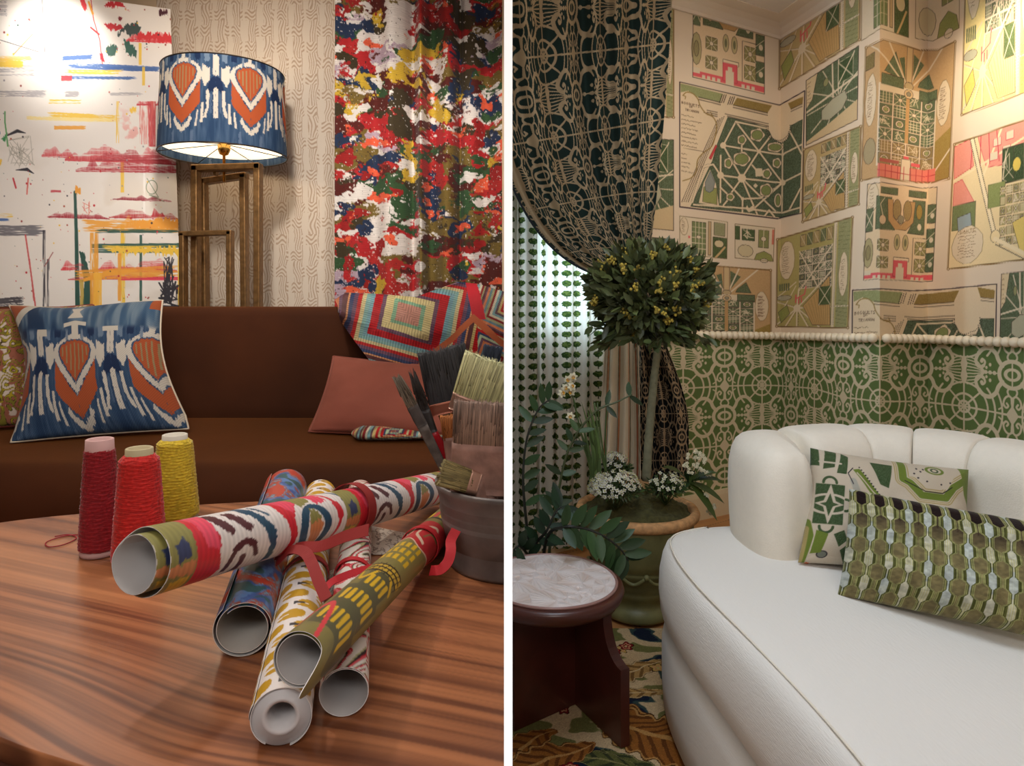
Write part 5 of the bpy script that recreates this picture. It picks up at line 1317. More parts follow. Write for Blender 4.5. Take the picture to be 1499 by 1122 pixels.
# E: olive
def olive_board():
    c = Cv(0, 0, 34, 16, 30, (126, 116, 64)); Y = (206, 166, 34); G = (84, 82, 54); RD = (176, 40, 44); IV = (206, 176, 150); BK = (40, 36, 32)
    b = c.box(0, 0, 34, 16); c.put(b, .5 * sst(.4, .7, fbm(b[4] * .5, b[5] * .5, 731, 3)), (104, 98, 58))
    for o in (0,):
        for r_, (x0, y0, nn) in enumerate(((2, 8.2, 6), (5.3, 8.0, 6), (8.4, 9.5, 4))):
            c.poly([(x0 - .6, y0 - .6), (x0 + 3.0, y0 - 1.2), (x0 + 2.8, y0 + nn * 1.3), (x0 - .4, y0 + nn * 1.3)], G)
            for k in range(nn): c.poly([(x0 + .2, y0 + k * 1.25), (x0 + 2.0, y0 + k * 1.25 - .1), (x0 + 2.15, y0 + .3 + k * 1.25), (x0 + 2.0, y0 + .68 + k * 1.25), (x0 + .3, y0 + .74 + k * 1.25), (x0 + .1, y0 + .4 + k * 1.25)], Y)
        for k in range(7):
            for j in range(3): c.poly([(14.5 + 1.7 * j, 3.5 + k * 1.5), (15.7 + 1.7 * j, 3.4 + k * 1.5), (15.8 + 1.7 * j, 4.2 + k * 1.5), (14.6 + 1.7 * j, 4.4 + k * 1.5)], Y)
        c.line(smooth([(1, 5), (3, 3.5), (6, 4.5), (9, 3), (12, 6), (9.5, 8), (12, 11), (10.5, 15)]), .55, Y); c.line(smooth([(0, 1), (4, 2.2), (8, 1.2), (12, 2)]), .7, Y)
        c.line([(11.6, 2), (12.2, 8), (12.6, 15)], 1.5, (190, 156, 50)); 
        for k in range(14): c.line([(11.2, 2 + k), (13.2, 2.7 + k)], .18, BK); 
        c.line([(11.9, 2), (12.5, 15)], .2, BK); c.line([(11.1, 2), (11.8, 15)], .22, BK); c.line([(12.5, 2), (13.2, 15)], .22, BK)
        c.poly([(1.6, 5), (3.6, 4.4), (4.2, 6.4), (2.4, 7)], (60, 46, 44), jag=.8); c.poly([(2, 4), (3.6, 4.2), (3, 5.4)], (200, 80, 100), jag=.8)
        c.line(smooth([(1.5, 6.2), (3.5, 6.6), (4.5, 8.2), (3.2, 9.5), (.2, 11)]), .7, (204, 60, 66))
        c.poly([(19.5, 0), (27, 0), (27, 16), (20.3, 16), (19.2, 12), (20.4, 8), (19, 4)], RD); c.line(smooth([(19.5, 0), (19.1, 4), (20.5, 8), (19.3, 12), (20.3, 16)]), .25, IV)
        c.line(smooth([(20.5, 12), (22, 9), (24.5, 9.5), (25.5, 12), (24, 13)]), .6, IV); c.line(smooth([(21, 5), (23, 7), (25.5, 5), (24.5, 3), (22.5, 3.6)]), .6, IV); c.line(smooth([(22, 11), (23.4, 12), (23.6, 14.5)]), .5, (126, 96, 60)); c.line(smooth([(21, 2), (24, 1.2), (26, 2.6)]), .5, (126, 96, 60))
        for k in range(9): c.poly(smooth([(29, 1 + k * 1.7), (31, 1 + k * 1.7), (31, 2.1 + k * 1.7), (29, 2.1 + k * 1.7)], 4, True), Y if k % 2 else (190, 60, 60))
        c.line([(28.4, 0), (28.4, 16)], .5, BK)
    return c
OLV = olive_board()
def colE(l, a, LL, AA): return OLV(np.clip(LL * 34, 0, 33.5), np.clip(np.abs((.66 - a) * 27), 0, 15.9))
tE = roll('paper_roll', px(438, 967, .598), px(655, 762, 1.165), .0255, .0245, colE, 'olive and yellow paper roll with a red section and curling corner', 2.1, .0026, start=5.7, res=(420, 260), flap=lambda LL, AA: .052 * np.exp(-LL * 7) * np.exp(-((AA - .35) / .45) ** 2))
band(*tE, .70, .0262, .016, mrib2, name='ribbon', tilt=.004, tails=[([px(630, 836, .93), px(645, 834, .92), px(656, 822, .925), px(660, 806, .935), px(660, 792, .95), px(668, 776, .96)], .014)])

# printed sheets lying below the rolls
def sheetcol(S, T):
    n = fbm(S * 7, T * 7, 741, 3); return mix(np.array((204, 192, 176.)), np.array((120, 104, 92.)), sst(.5, .53, n) * sst(.6, .57, n))
for c4, lab in (([pz(540, 770, .7022), pz(598, 782, .7022), pz(592, 812, .7022), pz(530, 812, .7022)], 'printed sheet showing between the ikat roll and the olive roll'),
                ([pz(480, 838, .7022), pz(500, 830, .7022), pz(498, 872, .7022), pz(476, 870, .7022)], 'printed sheet edge between the mustard roll and the swirl roll')):
    S, T = np.meshgrid(np.linspace(0, 1, 60), np.linspace(0, 1, 60)); o = grid('printed_sheet', bil(c4, S, T), sheetcol(S, T), mpap, thick=.0012, smoothf=False); tag(o, lab, 'paper sheet')

# ------------------------------------------------------------------ zinc bucket
BX, BY = .0116, 1.062
bk_ = thing('zinc_bucket', 'weathered grey zinc bucket full of old paint brushes', 'bucket', (BX, BY, TZ))
mzinc = mat('weathered_zinc', (124, 116, 112), rough=.5, metal=.35, var=.4, vscale=18, bump=.3, bscale=40)
hb = .186
zr = H - (701 - V0) / 1000 * BY - TZ
prof = [(0, .004), (.100, .004), (.104, .0), (.106, .006), (.105, .014), (.108, .04)]
for z in (.60, .64, .68, .72): prof.append((.1035 + .019 * z + (.0018 if z in (.60, .68) else -.0012), zr * z))
prof += [(.1215, zr - .012), (.124, zr - .006), (.1255, zr), (.123, zr + .003), (.120, zr), (.1165, zr * .6), (.102, .01), (0, .01)]
mb = MB(); mb.lathe(prof, (BX, BY, TZ), 96); mb.build('body', mzinc, bk_, clipx=-1)

# ------------------------------------------------------------------ brushes
mbri = mat('brush_bristle', attr=True, rough=.7, spec=.3, bump=.0)
mtin = mat('tin_ferrule', (168, 130, 112), rough=.4, metal=.7, var=.3, vscale=30)
mpaint = mat('paint_caked_wood', (150, 112, 98), rough=.7, var=.35, vscale=45, bump=.8, bscale=60)
def brush(name, tip, fer, end, w, d, blen_col, label, ferr=.03, hw=.012, mh=None, mf=None, splay=1.15, rag=.02, wdir=None, seed=0, hcols=None):
    """tip, fer (bottom of bristles), end (handle end) points; w width across, d thickness"""
    tip, fer, end = [np.array(q, float) for q in (tip, fer, end)]
    t = thing(name, label, 'paint brush', end, 'paint brushes in the bucket'); ax = norm(tip - fer); L = np.linalg.norm(tip - fer)
    wd = np.array([1, 0, 0.]) if wdir is None else np.array(wdir, float); wd = norm(wd - ax * wd.dot(ax)); dd = np.cross(ax, wd)
    n, k = 240, 44; S, T = np.meshgrid(np.linspace(0, 2 * PI, n, endpoint=False), np.linspace(0, 1, k))
    tq = np.linspace(0, 2 * PI, 4001); cq = np.sign(np.cos(tq)) * np.abs(np.cos(tq)) ** .45; sq = np.sign(np.sin(tq)) * np.abs(np.sin(tq)) ** .6; dq = np.r_[0, np.cumsum(np.hypot(np.diff(cq) * w, np.diff(sq) * d))]; aq = S / (2 * PI) * dq[-1]; sx = np.interp(aq, dq, cq); sy = np.interp(aq, dq, sq)
    len_ = 1 + rag * 6 * (vnoise(sx * 9, sy * 2, 800 + seed) - .5) + rag * 5 * (np.random.RandomState(seed).rand(n)[None, :] - .5)
    jit = 1 + .02 * (vnoise(sx * 14 + 3, T * 2, 801 + seed) - .5) + .02 * (np.random.RandomState(seed + 5).rand(n)[None, :] - .5) * T * 4
    ww = w / 2 * (1 + (splay - 1) * T) * jit; dp = d / 2 * (1 + (splay - 1) * T * .6) * jit * (1 - .5 * T ** 3)
    P = fer + ax * (L * T * np.where(T > .6, len_, 1))[..., None] + wd * (sx * ww)[..., None] + dd * (sy * dp)[..., None]
    top = fer + ax * (L * len_.mean() * .93); 
    cc = np.array(blen_col[0], float) * (1 - T[..., None]) + np.array(blen_col[1], float) * T[..., None]
    st = np.random.RandomState(seed + 9).rand(n)[None, :] * .45 + .72 + .16 * vnoise(S * 6, T * 5, 810 + seed); cc = cc * st[..., None]
    V = np.concatenate([P.reshape(-1, 3), [top]]); me = bpy.data.meshes.new('m')
    F = [tuple(q) for q in gridF(k, n, wrapc=True)] + [((k - 1) * n + i, (k - 1) * n + (i + 1) % n, k * n) for i in range(n)]
    me = raw(V, F, np.concatenate([cc.reshape(-1, 3), cc[-1].mean(0)[None] * .8])); clip(me, -1); link('bristles', me, mbri, t)
    # stray hairs at the tip
    R = random.Random(seed); hb_ = MB()
    for i in range(int(40 + 2200 * w)):
        a = R.random() * 2 - 1; b = R.random() * 2 - 1 or .5; rs_ = .05 + .6 * R.random()
        b = b / abs(b) * (.9 + .1 * abs(b)); q0 = fer + ax * L * rs_ + wd * a * w / 2 * 1.0 + dd * b * d / 2 * 1.01
        q1 = fer + ax * L * (.97 + .12 * R.random()) + wd * a * w / 2 * (splay + .06 * (R.random() - .5)) + dd * b * d / 2 * .62
        if max(q0[0], q1[0]) > -.006: continue
        hb_.tube([q0, (q0 + q1) / 2, q1], [.0006, .0005, .0002], 4, c=tuple(np.array(blen_col[1]) * (.7 + .6 * R.random())))
    if hb_.V: hb_.build('stray_hairs', mbri, t, color=True)
    def sbox(a, b, wa, wb, da, db, m, nm, n_=40, rows=8, rough=0):
        S, T = np.meshgrid(np.linspace(0, 2 * PI, n_, endpoint=False), np.linspace(0, 1, rows))
        sx = np.sign(np.cos(S)) * np.abs(np.cos(S)) ** .4; sy = np.sign(np.sin(S)) * np.abs(np.sin(S)) ** .5
        P = a + (b - a) * T[..., None] + wd * (sx * (wa + (wb - wa) * T))[..., None] + dd * (sy * (da + (db - da) * T))[..., None]
        P = P + rough * (np.random.RandomState(seed).rand(*P.shape) - .5)
        V = P.reshape(-1, 3); F = [tuple(q) for q in gridF(rows, n_, wrapc=True)] + [tuple(range(n_)), tuple((rows - 1) * n_ + i for i in range(n_))]
        me = raw(V, F, None); clip(me, -1); return link(nm, me, m, t)
    f0 = fer - ax * ferr
    sbox(f0, fer + ax * .006, w / 2 * .98, w / 2 * 1.02, d / 2 * 1.0, d / 2 * 1.03, mf or mtin, 'ferrule', rough=.0006)
    sbox(end, f0, hw, min(w / 2 * .95, hw * 2.2), hw * .7, d / 2 * .9, mh or mpaint, 'handle', rows=14, rough=.0005)
    return t
B_ = lambda u, v, Y: px(u, v, Y)
mblk = mat('dark_handle', (40, 34, 32), rough=.5, var=.3, vscale=30); mredh = mat('red_handle', (170, 24, 34), rough=.4, var=.15, vscale=30); mwood = mat('old_wood_handle', (120, 84, 54), rough=.6, var=.3, vscale=30)
endp = lambda x, y: (x, y, TZ + .02)
brush('paint_brush', B_(646, 513, 1.10), B_(663, 592, 1.09), endp(-.035, 1.09), .075, .022, ((42, 40, 42), (54, 52, 52)), 'wide black flat brush, tallest at the back left of the bucket', ferr=.012, splay=1.04, rag=.012, wdir=(1, 0, .25), seed=1, mh=mwood, mf=mat('copper_band', (150, 90, 70), rough=.4, metal=.7))
brush('paint_brush', B_(722, 530, 1.06), B_(700, 592, 1.06), endp(-.02, 1.08), .085, .026, ((150, 146, 100), (186, 182, 138)), 'wide pale green bristled brush leaning right behind the taupe one', ferr=.02, splay=1.08, rag=.012, wdir=(1, 0, -.45), seed=2)
brush('paint_brush', B_(709, 590, 1.00), B_(705, 655, 1.00), endp(-.03, 1.03), .086, .032, ((120, 92, 74), (136, 112, 98)), 'wide taupe brush with paint-caked pink stock at the front', ferr=.066, splay=1.02, rag=.012, wdir=(1, 0, -.12), seed=3, mf=mpaint)
brush('paint_brush', B_(583, 556, 1.02), B_(606, 600, 1.02), B_(664, 716, 1.05), .016, .012, ((84, 74, 60), (110, 98, 84)), 'thin round brush with paint-crusted handle, leaning furthest left', ferr=.028, splay=.8, rag=.04, seed=4, hw=.0055, mh=mat('crusted_handle', (98, 90, 84), rough=.8, var=.5, vscale=70, bump=1, bscale=80), mf=mat('crusted_ferrule', (70, 62, 58), rough=.8, var=.4, vscale=60))
brush('paint_brush', B_(607, 556, 1.045), B_(624, 606, 1.045), B_(682, 716, 1.07), .015, .012, ((40, 36, 34), (54, 46, 42)), 'thin dark brush with a red-banded handle, leaning left', ferr=.03, splay=.7, rag=.08, seed=5, hw=.0075, mh=mredh, mf=mblk)
brush('paint_brush', B_(722, 508, 1.12), B_(716, 545, 1.12), endp(.0, 1.11), .026, .02, ((30, 34, 44), (48, 54, 68)), 'round blue-black brush peeking behind the pale green one', ferr=.03, splay=1.2, rag=.02, seed=6)
brush('paint_brush', B_(660, 610, 1.04), B_(664, 645, 1.04), endp(-.03, 1.05), .030, .018, ((130, 74, 34), (160, 96, 48)), 'small ginger bristled brush wedged beside the taupe one', ferr=.03, splay=1.1, rag=.03, seed=7, mf=mpaint)
brush('paint_brush', B_(646, 692, .975), B_(690, 706, .985), endp(-.01, 1.0), .034, .02, ((104, 92, 56), (140, 126, 84)), 'olive-tan brush lying low across the bucket rim', ferr=.01, splay=1.1, rag=.02, seed=8, wdir=(0, .2, 1))
# ------------------------------------------------------------------ cream sofa (right)
mcream = mat('cream_boucle', (234, 224, 208), rough=.9, spec=.1, sheen=.25, bump=.5, bscale=260, var=.02, vscale=60)
mcream2 = mat('cream_linen', (232, 226, 218), rough=.9, spec=.1, sheen=.2, bump=.45, bscale=200, bstretch=(1, .25, 3))
rs = thing('cream_sofa', 'cream crescent sofa with a channelled curved back and thick round seat', 'sofa', (.9, 1.3, 0))
def outline_solid(name, pl, prof, m, parent, cxy, n=260, inner=24, dome=.004):
    """plan outline (closed) with profile list (outset, z) from bottom to top, then closing to the centre"""
    o = smooth(pl, 12, True); d = np.r_[0, np.cumsum(np.hypot(*np.diff(np.vstack([o, o[:1]]), axis=0).T))]
    t = np.linspace(0, d[-1], n, endpoint=False); oo = np.vstack([o, o[:1]])
    x = np.interp(t, d, oo[:, 0]); y = np.interp(t, d, oo[:, 1])
    tx = np.roll(x, -1) - np.roll(x, 1); ty = np.roll(y, -1) - np.roll(y, 1); L = np.hypot(tx, ty)
    nx, ny = ty / L, -tx / L
    if (nx * (x - cxy[0]) + ny * (y - cxy[1])).mean() < 0: nx, ny = -nx, -ny
    rows = [np.stack([x + nx * k, y + ny * k, x * 0 + z], -1) for k, z in prof]
    lx, ly = rows[-1][:, 0], rows[-1][:, 1]; zt = prof[-1][1]
    for q in np.linspace(1, 0, inner)[1:]:
        rows.append(np.stack([cxy[0] + (lx - cxy[0]) * q, cxy[1] + (ly - cxy[1]) * q, lx * 0 + zt + dome * (1 - q ** 2)], -1))
    P = np.stack(rows); return grid(name, P, None, m, parent, wrapc=True)
SEAT = [(.475, .55), (.462, .94), (.425, 1.3), (.398, 1.56), (.398, 1.76), (.43, 1.89), (.53, 1.96), (.66, 1.99), (.84, 2.03), (1.05, 2.03), (1.24, 1.93), (1.38, 1.7), (1.44, 1.4), (1.42, 1.0), (1.32, .62), (1.1, .42), (.8, .38), (.56, .42)]
outline_solid('seat_base', SEAT, [(-.05, .011), (-.03, .018), (-.008, .03), (-.004, .10), (-.004, .2), (-.014, .245), (-.04, .262)], mcream2, rs, (.9, 1.2))
outline_solid('seat', SEAT, [(-.05, .262), (-.018, .268), (.0, .285), (.004, .33), (.002, .38), (-.006, .42), (-.016, .444), (-.036, .456), (-.07, .462)], mcream2, rs, (.9, 1.2))
mb = MB(); o_ = smooth(SEAT, 12, True); mb.tube([(x + (.9 - x) * .034 / math.hypot(.9 - x, 1.2 - y), y + (1.2 - y) * .034 / math.hypot(.9 - x, 1.2 - y), .4565) for x, y in o_ if x < .55] , .0022, 6); mb.build('seam', mcream, rs)
ARM = [(.606, 1.84), (.612, 1.75), (.632, 1.69), (.67, 1.665), (.71, 1.668), (.752, 1.69), (.775, 1.78), (.80, 1.88), (.80, 1.96), (.74, 2.0), (.66, 1.98), (.62, 1.92)]
outline_solid('arm', ARM, [(-.012, .44), (-.004, .46), (0, .52), (.003, .60), (0, .66), (-.006, .69), (-.016, .712), (-.030, .724)], mcream, rs, (.70, 1.83), inner=14, dome=.022)
bnd = [(.775, 1.865), (.965, 1.905), (1.10, 1.855), (1.215, 1.745), (1.285, 1.585), (1.325, 1.39), (1.34, 1.17), (1.31, .95), (1.25, .75)]
bc = smooth(bnd, 24)
for i in range(8):
    seg = bc[i * 24:(i + 1) * 24 + 1]; k = len(seg)
    T_ = np.gradient(seg, axis=0); T_ /= np.linalg.norm(T_, axis=1)[:, None]; Nn = np.stack([T_[:, 1], -T_[:, 0]], -1)
    rows = []; rr0 = resamp(rrect(-.115, .115, .40, .752, .085), 64)
    tt_ = np.linspace(-1, 1, 41)
    for t_ in tt_:
        q = (t_ * (1) + 1) / 2 * (k - 1); x = np.interp(q, np.arange(k), seg[:, 0]); y = np.interp(q, np.arange(k), seg[:, 1]); nx_ = np.interp(q, np.arange(k), Nn[:, 0]); ny_ = np.interp(q, np.arange(k), Nn[:, 1])
        f = max(0.0, 1 - abs(t_) ** 3.4) ** .42
        f2 = .90 + .10 * f
        rows.append([(x + nx_ * r * (f2 if abs(t_) < 1 else .6), y + ny_ * r * (f2 if abs(t_) < 1 else .6), .40 + (z - .40) * (.965 + .035 * f)) for r, z in rr0])
    P = np.array(rows); P = np.concatenate([P[:1] * 0 + P[0].mean(0), P, P[-1:] * 0 + P[-1].mean(0)])
    grid('back_cushion', P, None, mcream, rs, wrapc=True)

# cushions on it
def mapcush(S, T):
    c = MC(S * 10, T * 7.5); w = .93 + .07 * np.sin(S * 500) * np.sin(T * 400); return c * w[..., None]
MC = Cv(0, 0, 10, 7.5, 60, (206, 190, 168)); DG = (70, 88, 56); LG = (112, 128, 52); GO = (176, 156, 100); BKK = (40, 34, 44)
MC.poly([(0, 0), (.5, 0), (.5, 1.2), (0, 1.2)], DG, 50); MC.poly([(.9, 0), (1.6, .1), (1.4, 1.2), (.7, 1.4)], DG, 50); MC.poly([(1.9, .1), (2.3, .3), (2.1, 1.6), (1.5, 1.6)], DG, 50); MC.line([(.5, .9), (1.8, .9)], .12, (206, 190, 168))
MC.poly([(.3, 2.4), (2.0, 2.4), (2.0, 5.0), (.3, 5.0)], DG, 50); MC.ell(1.15, 3.7, 1.2, .62, (206, 190, 168), ring=.14); MC.poly([(1.15, 2.4), (1.5, 3.5), (2.0, 3.7), (1.5, 3.9), (1.15, 5.0), (.8, 3.9), (.3, 3.7), (.8, 3.5)], (206, 190, 168)); MC.poly([(1.15, 3.0), (1.35, 3.6), (1.7, 3.7), (1.35, 3.85), (1.15, 4.5), (.95, 3.85), (.6, 3.7), (.95, 3.6)], DG, 50)
for q in ((1.1, 2.3, 180, 360), (2.1, 3.7, -90, 90), (1.1, 5.15, 0, 180)): MC.line(arc(q[0], q[1], .38, q[2], q[3]), .16, DG)
MC.line([(2.5, 2.0), (3.1, 3.6), (3.0, 4.6), (2.0, 5.8)], .4, (176, 172, 158)); MC.poly([(2.5, 1.2), (2.9, 1.1), (4.3, 2.9), (3.9, 3.1)], LG, 20); MC.line([(2.75, 1.4), (4.05, 2.9)], .08, (206, 190, 168))
for k in range(13): MC.ell(2.9 + .125 * k, 1.0 + .17 * k, .05, .05, BKK)
for k in range(12): MC.ell(3.0, 3.3 + .2 * k, .05, .06, BKK)
MC.line([(2.5, 1.1), (2.2, 1.5), (2.5, 2.2)], .06, BKK); MC.poly([(3.6, .5), (5.0, .5), (4.7, 2.2), (4.2, 2.0)], DG, 60); MC.poly([(1.6, 5.6), (3.0, 4.8), (4.2, 7.4), (2.6, 7.4)], DG, 60); MC.line([(1.8, 6.8), (3.2, 5.2)], .22, (206, 190, 168)); MC.line([(2.2, 5.2), (3.2, 7.2)], .2, (206, 190, 168))
for w_, c_ in ((1.0, GO), (.86, (206, 190, 168)), (.74, GO), (.62, (206, 190, 168)), (.48, LG)):
    MC.line([(5.6, .2), (5.6, 1.4), (6.0, 1.6), (6.7, 2.4), (8.2, 2.4), (8.7, 1.6), (9.6, .9)], w_, c_, tex=10)
MC.poly([(5.95, .1), (9.2, .1), (8.6, 1.2), (8.3, 1.8), (7.0, 1.9), (6.6, 1.3), (6.0, 1.1)], (206, 190, 168)); MC.line([(5.7, 1.5), (6.9, 2.1), (8.0, 2.1), (8.6, 1.6)], .06, BKK)
for x, y in ((6.3, .9), (6.7, .7), (6.5, 1.2), (7.9, 1.5), (8.5, 1.3), (7.0, 1.4), (6.9, .5), (6.5, .5)): MC.ell(x, y, .06, .06, BKK)
MC.ell(7.6, .5, .5, .28, LG, ring=.1); MC.ell(7.6, .5, .2, .14, DG, ring=.08); MC.line([(5, 3), (6.3, 4.2), (8, 4.2), (9, 3.2)], .2, GO); MC.poly([(5, 3.8), (9.4, 4.6), (9.4, 7.5), (4.6, 7.5)], DG, 40); MC.poly([(9.2, .0), (10, 0), (10, 3), (9.5, 2)], LG, 30)
MC.line([(0, 5), (.25, 5.8), (.1, 7.5)], .5, LG); MC.line([(0, 5.4), (0, 7.5)], .4, GO); MC.ell(1.2, 6.9, .3, .22, (120, 122, 110)); MC.ell(1.2, 6.9, .3, .22, BKK, ring=.05); MC.poly([(.6, 5.4), (1.3, 5.6), (1.1, 6.8), (.5, 6.9)], LG, 20)
mcp = mat('woven_cushion', attr=True, rough=.9, spec=.1, bump=.4, bscale=300, sheen=.15)
c4 = [px(1186, 656, 1.76), px(1418, 688, 1.66), px(1420, 850, 1.54), px(1168, 824, 1.64)]
cushion('garden_plan_cushion', c4, .075, (-.25, -1, .35), mapcush, mcp, (220, 300), .045, 'cream and green garden plan cushion leaning on the cream sofa back', wr=.008)
mb = MB(); mb.ball(px(1180, 818, 1.64), .012, 8); t_ = mb.build('pompom', mat('rust_pompom', (176, 84, 44), rough=.95, bump=1, bscale=120)); 
t_.name = 'cushion_tassel'; tag(t_, 'small rust tassel at the lower left corner of the garden plan cushion', 'tassel')
def hexchain(S, T):
    x = S * 11.2 + .35; y = (T - .07) * 4.5
    col = np.floor(x + .5); 
    def prof(yy):   # half width of the capsule, 0..; period 1
        f = np.abs(yy - np.round(yy)) * 2      # 0 at capsule centre, 1 at neck
        return np.where(f < .42, .40, np.where(f < .66, .40 - (f - .42) / .24 * .26, .14))
    dx = np.abs(x - col); off = y
    w = prof(off)
    e = w - dx                      # >0 inside capsule chain of full columns
    C = np.empty(S.shape + (3,)); C[:] = (84, 92, 34)
    olive = np.array((98, 100, 52.)); dk = np.array((66, 66, 30.)); tp = np.array((116, 104, 70.)); pale = np.array((184, 180, 158.)); lg = np.array((152, 150, 98.))
    st = np.sin(S * 620) * .5 + .5
    C = mix(C, olive, (e > -.5) * 1.0)
    C = mix(C, lg, (np.abs(e - .02) < .025) * .9); C = mix(C, dk, (np.abs(e + .06) < .035) * .9)
    C = mix(C, tp, sst(.06, .08, e)); 
    C = mix(C, lg, (np.abs(e - .10) < .02) * .8)
    # in-between half column: pale silk lozenges
    x2 = x + .5; c2 = np.floor(x2 + .5); d2 = np.abs(x2 - c2); w2 = prof(y + .5) * .62 - .05; e2 = w2 - d2
    silk = mix(pale, np.array((168, 160, 100.)), st * .6 * (vnoise(c2 * 3.3, np.round(y) * 2.1, 8) > .45)); silk = mix(silk, np.array((168, 176, 176.)), (vnoise(c2 * 1.7, np.round(y + .5) * 5.1, 9) > .6) * .7)
    C = np.where((e2 > 0)[..., None], silk, C); C = mix(C, olive * .8, (np.abs(e2 + .03) < .03) * .8)
    core = (e > .12)
    C = np.where((core & (np.round(y) == 0) & (dx < .26))[..., None], np.array((34, 22, 20.)), C); C = np.where((dx < .03) & (y > .3) & (y < .8) & True, 0, 1)[..., None] * C + np.where((dx < .03) & (y > .3) & (y < .8), 1, 0)[..., None] * np.array((60, 44, 34.))
    C = mix(C, np.array((62, 50, 38.)), (core & (np.round(y) == 1)) * (1 - np.clip(y - .6, 0, .8) / .8) * .9)
    n = fbm(S * 50, T * 40, 91, 2); return C * (.82 + .36 * n)[..., None]
c4 = [px(1243, 716, 1.56), px(1560, 772, 1.30), px(1570, 948, 1.20), px(1226, 872, 1.475)]
cushion('chain_velvet_cushion', c4, .075, (-.3, -1, .4), hexchain, mcp, (300, 420), .03, 'long olive lumbar cushion of cut velvet chain pattern in front', wr=.012)

# ------------------------------------------------------------------ side stool
SX, SY, SZ = .107, 1.75, .3825
st_ = thing('side_stool', 'round dark wood side stool with pale carved inset top', 'side table', (SX, SY, 0))
mmah = mat('dark_mahogany', (72, 30, 22), rough=.38, var=.25, vscale=14, coat=.2, bump=.06, bscale=90, bstretch=(8, 8, .6))
mb = MB(); mb.lathe([(0, SZ - .045), (.155, SZ - .045), (.17, SZ - .04), (.183, SZ - .028), (.188, SZ - .014), (.185, SZ - .004), (.178, SZ), (0, SZ)], (SX, SY, 0), 120)
mb.build('table_top', mmah, st_, clipx=1)
# carved inset
A, R_ = np.meshgrid(np.linspace(0, 2 * PI, 400, endpoint=False), np.linspace(0, 1, 130))
rad = .166 * R_; X = SX + rad * np.cos(A); Y = SY + rad * np.sin(A)
RS = np.random.RandomState(4); ctr = RS.rand(26, 2) * .34 - .17; best = np.full(X.shape, 9.0); hgt = np.zeros(X.shape)
for k, (a, b) in enumerate(ctr):
    dx_, dy_ = X - SX - a, Y - SY - b; d = np.hypot(dx_, dy_); an = np.arctan2(dy_, dx_)
    m = d < best; best = np.minimum(best, d); hgt = np.where(m, .0035 * np.abs(np.sin(an * 1.5 + k)) + .0006 * np.sin(an * 26) - .02 * d, hgt)
Zc = SZ + .004 + hgt * np.clip((1 - R_) * 14, 0, 1) * (R_ < .99) + .003 * 0
C = mix(np.array((196, 172, 160.)), np.array((222, 212, 210.)), sst(-.004, .004, hgt))
P = np.stack([X, Y, Zc], -1); me = raw(P.reshape(-1, 3), gridF(130, 400, wrapc=True), C); clip(me, 1)
link('carved_inset', me, mat('carved_stone', attr=True, rough=.35, spec=.5), st_)
mb = MB(); mb.tube([(SX + .169 * math.cos(a), SY + .169 * math.sin(a), SZ + .003) for a in np.linspace(0, 2 * PI, 100)], .004, 8); mb.build('inset_rim', mat('inset_rim_stone', (150, 112, 104), rough=.3), st_, clipx=1)
def legpanel(p0, p1, prof, name):
    """vertical board in plan from p0 (inner) to p1 (outer); prof = [(t, z)] outer silhouette bottom->top"""
    p0 = np.array(p0); p1 = np.array(p1); d = p1 - p0; n = norm(np.array([-d[1], d[0]])) * .013
    poly = [(0, .011)] + [(t, max(z, .011)) for t, z in prof] + [(0, SZ - .045)]
    V = []; m = len(poly)
    for sg in (-1, 1):
        for t, z in poly: q = p0 + d * t + n * sg; V.append((q[0], q[1], z))
    F = [tuple(range(m))[::-1], tuple(range(m, 2 * m))] + [(k, (k + 1) % m, (k + 1) % m + m, k + m) for k in range(m)]
    mb = MB(); mb.add(V, F); mb.build(name, mmah, st_, smoothf=False, clipx=1)
cr = [(1.0, 0), (1.0, .20)] + [(1.0 - .34 * math.sin(a), .20 + .10 * (1 - math.cos(a)) + .0) for a in np.linspace(0.2, PI / 2, 8)] + [(.72, .315), (.78, SZ - .045)]
legpanel((.185, 1.86), (.285, 1.665), cr, 'leg')
legpanel((.185, 1.86), (.008, 1.735), [(1, 0), (1, SZ - .045)], 'leg')
legpanel((.185, 1.86), (.145, 1.93), [(1, 0), (1, .2), (.7, SZ - .045)], 'leg')

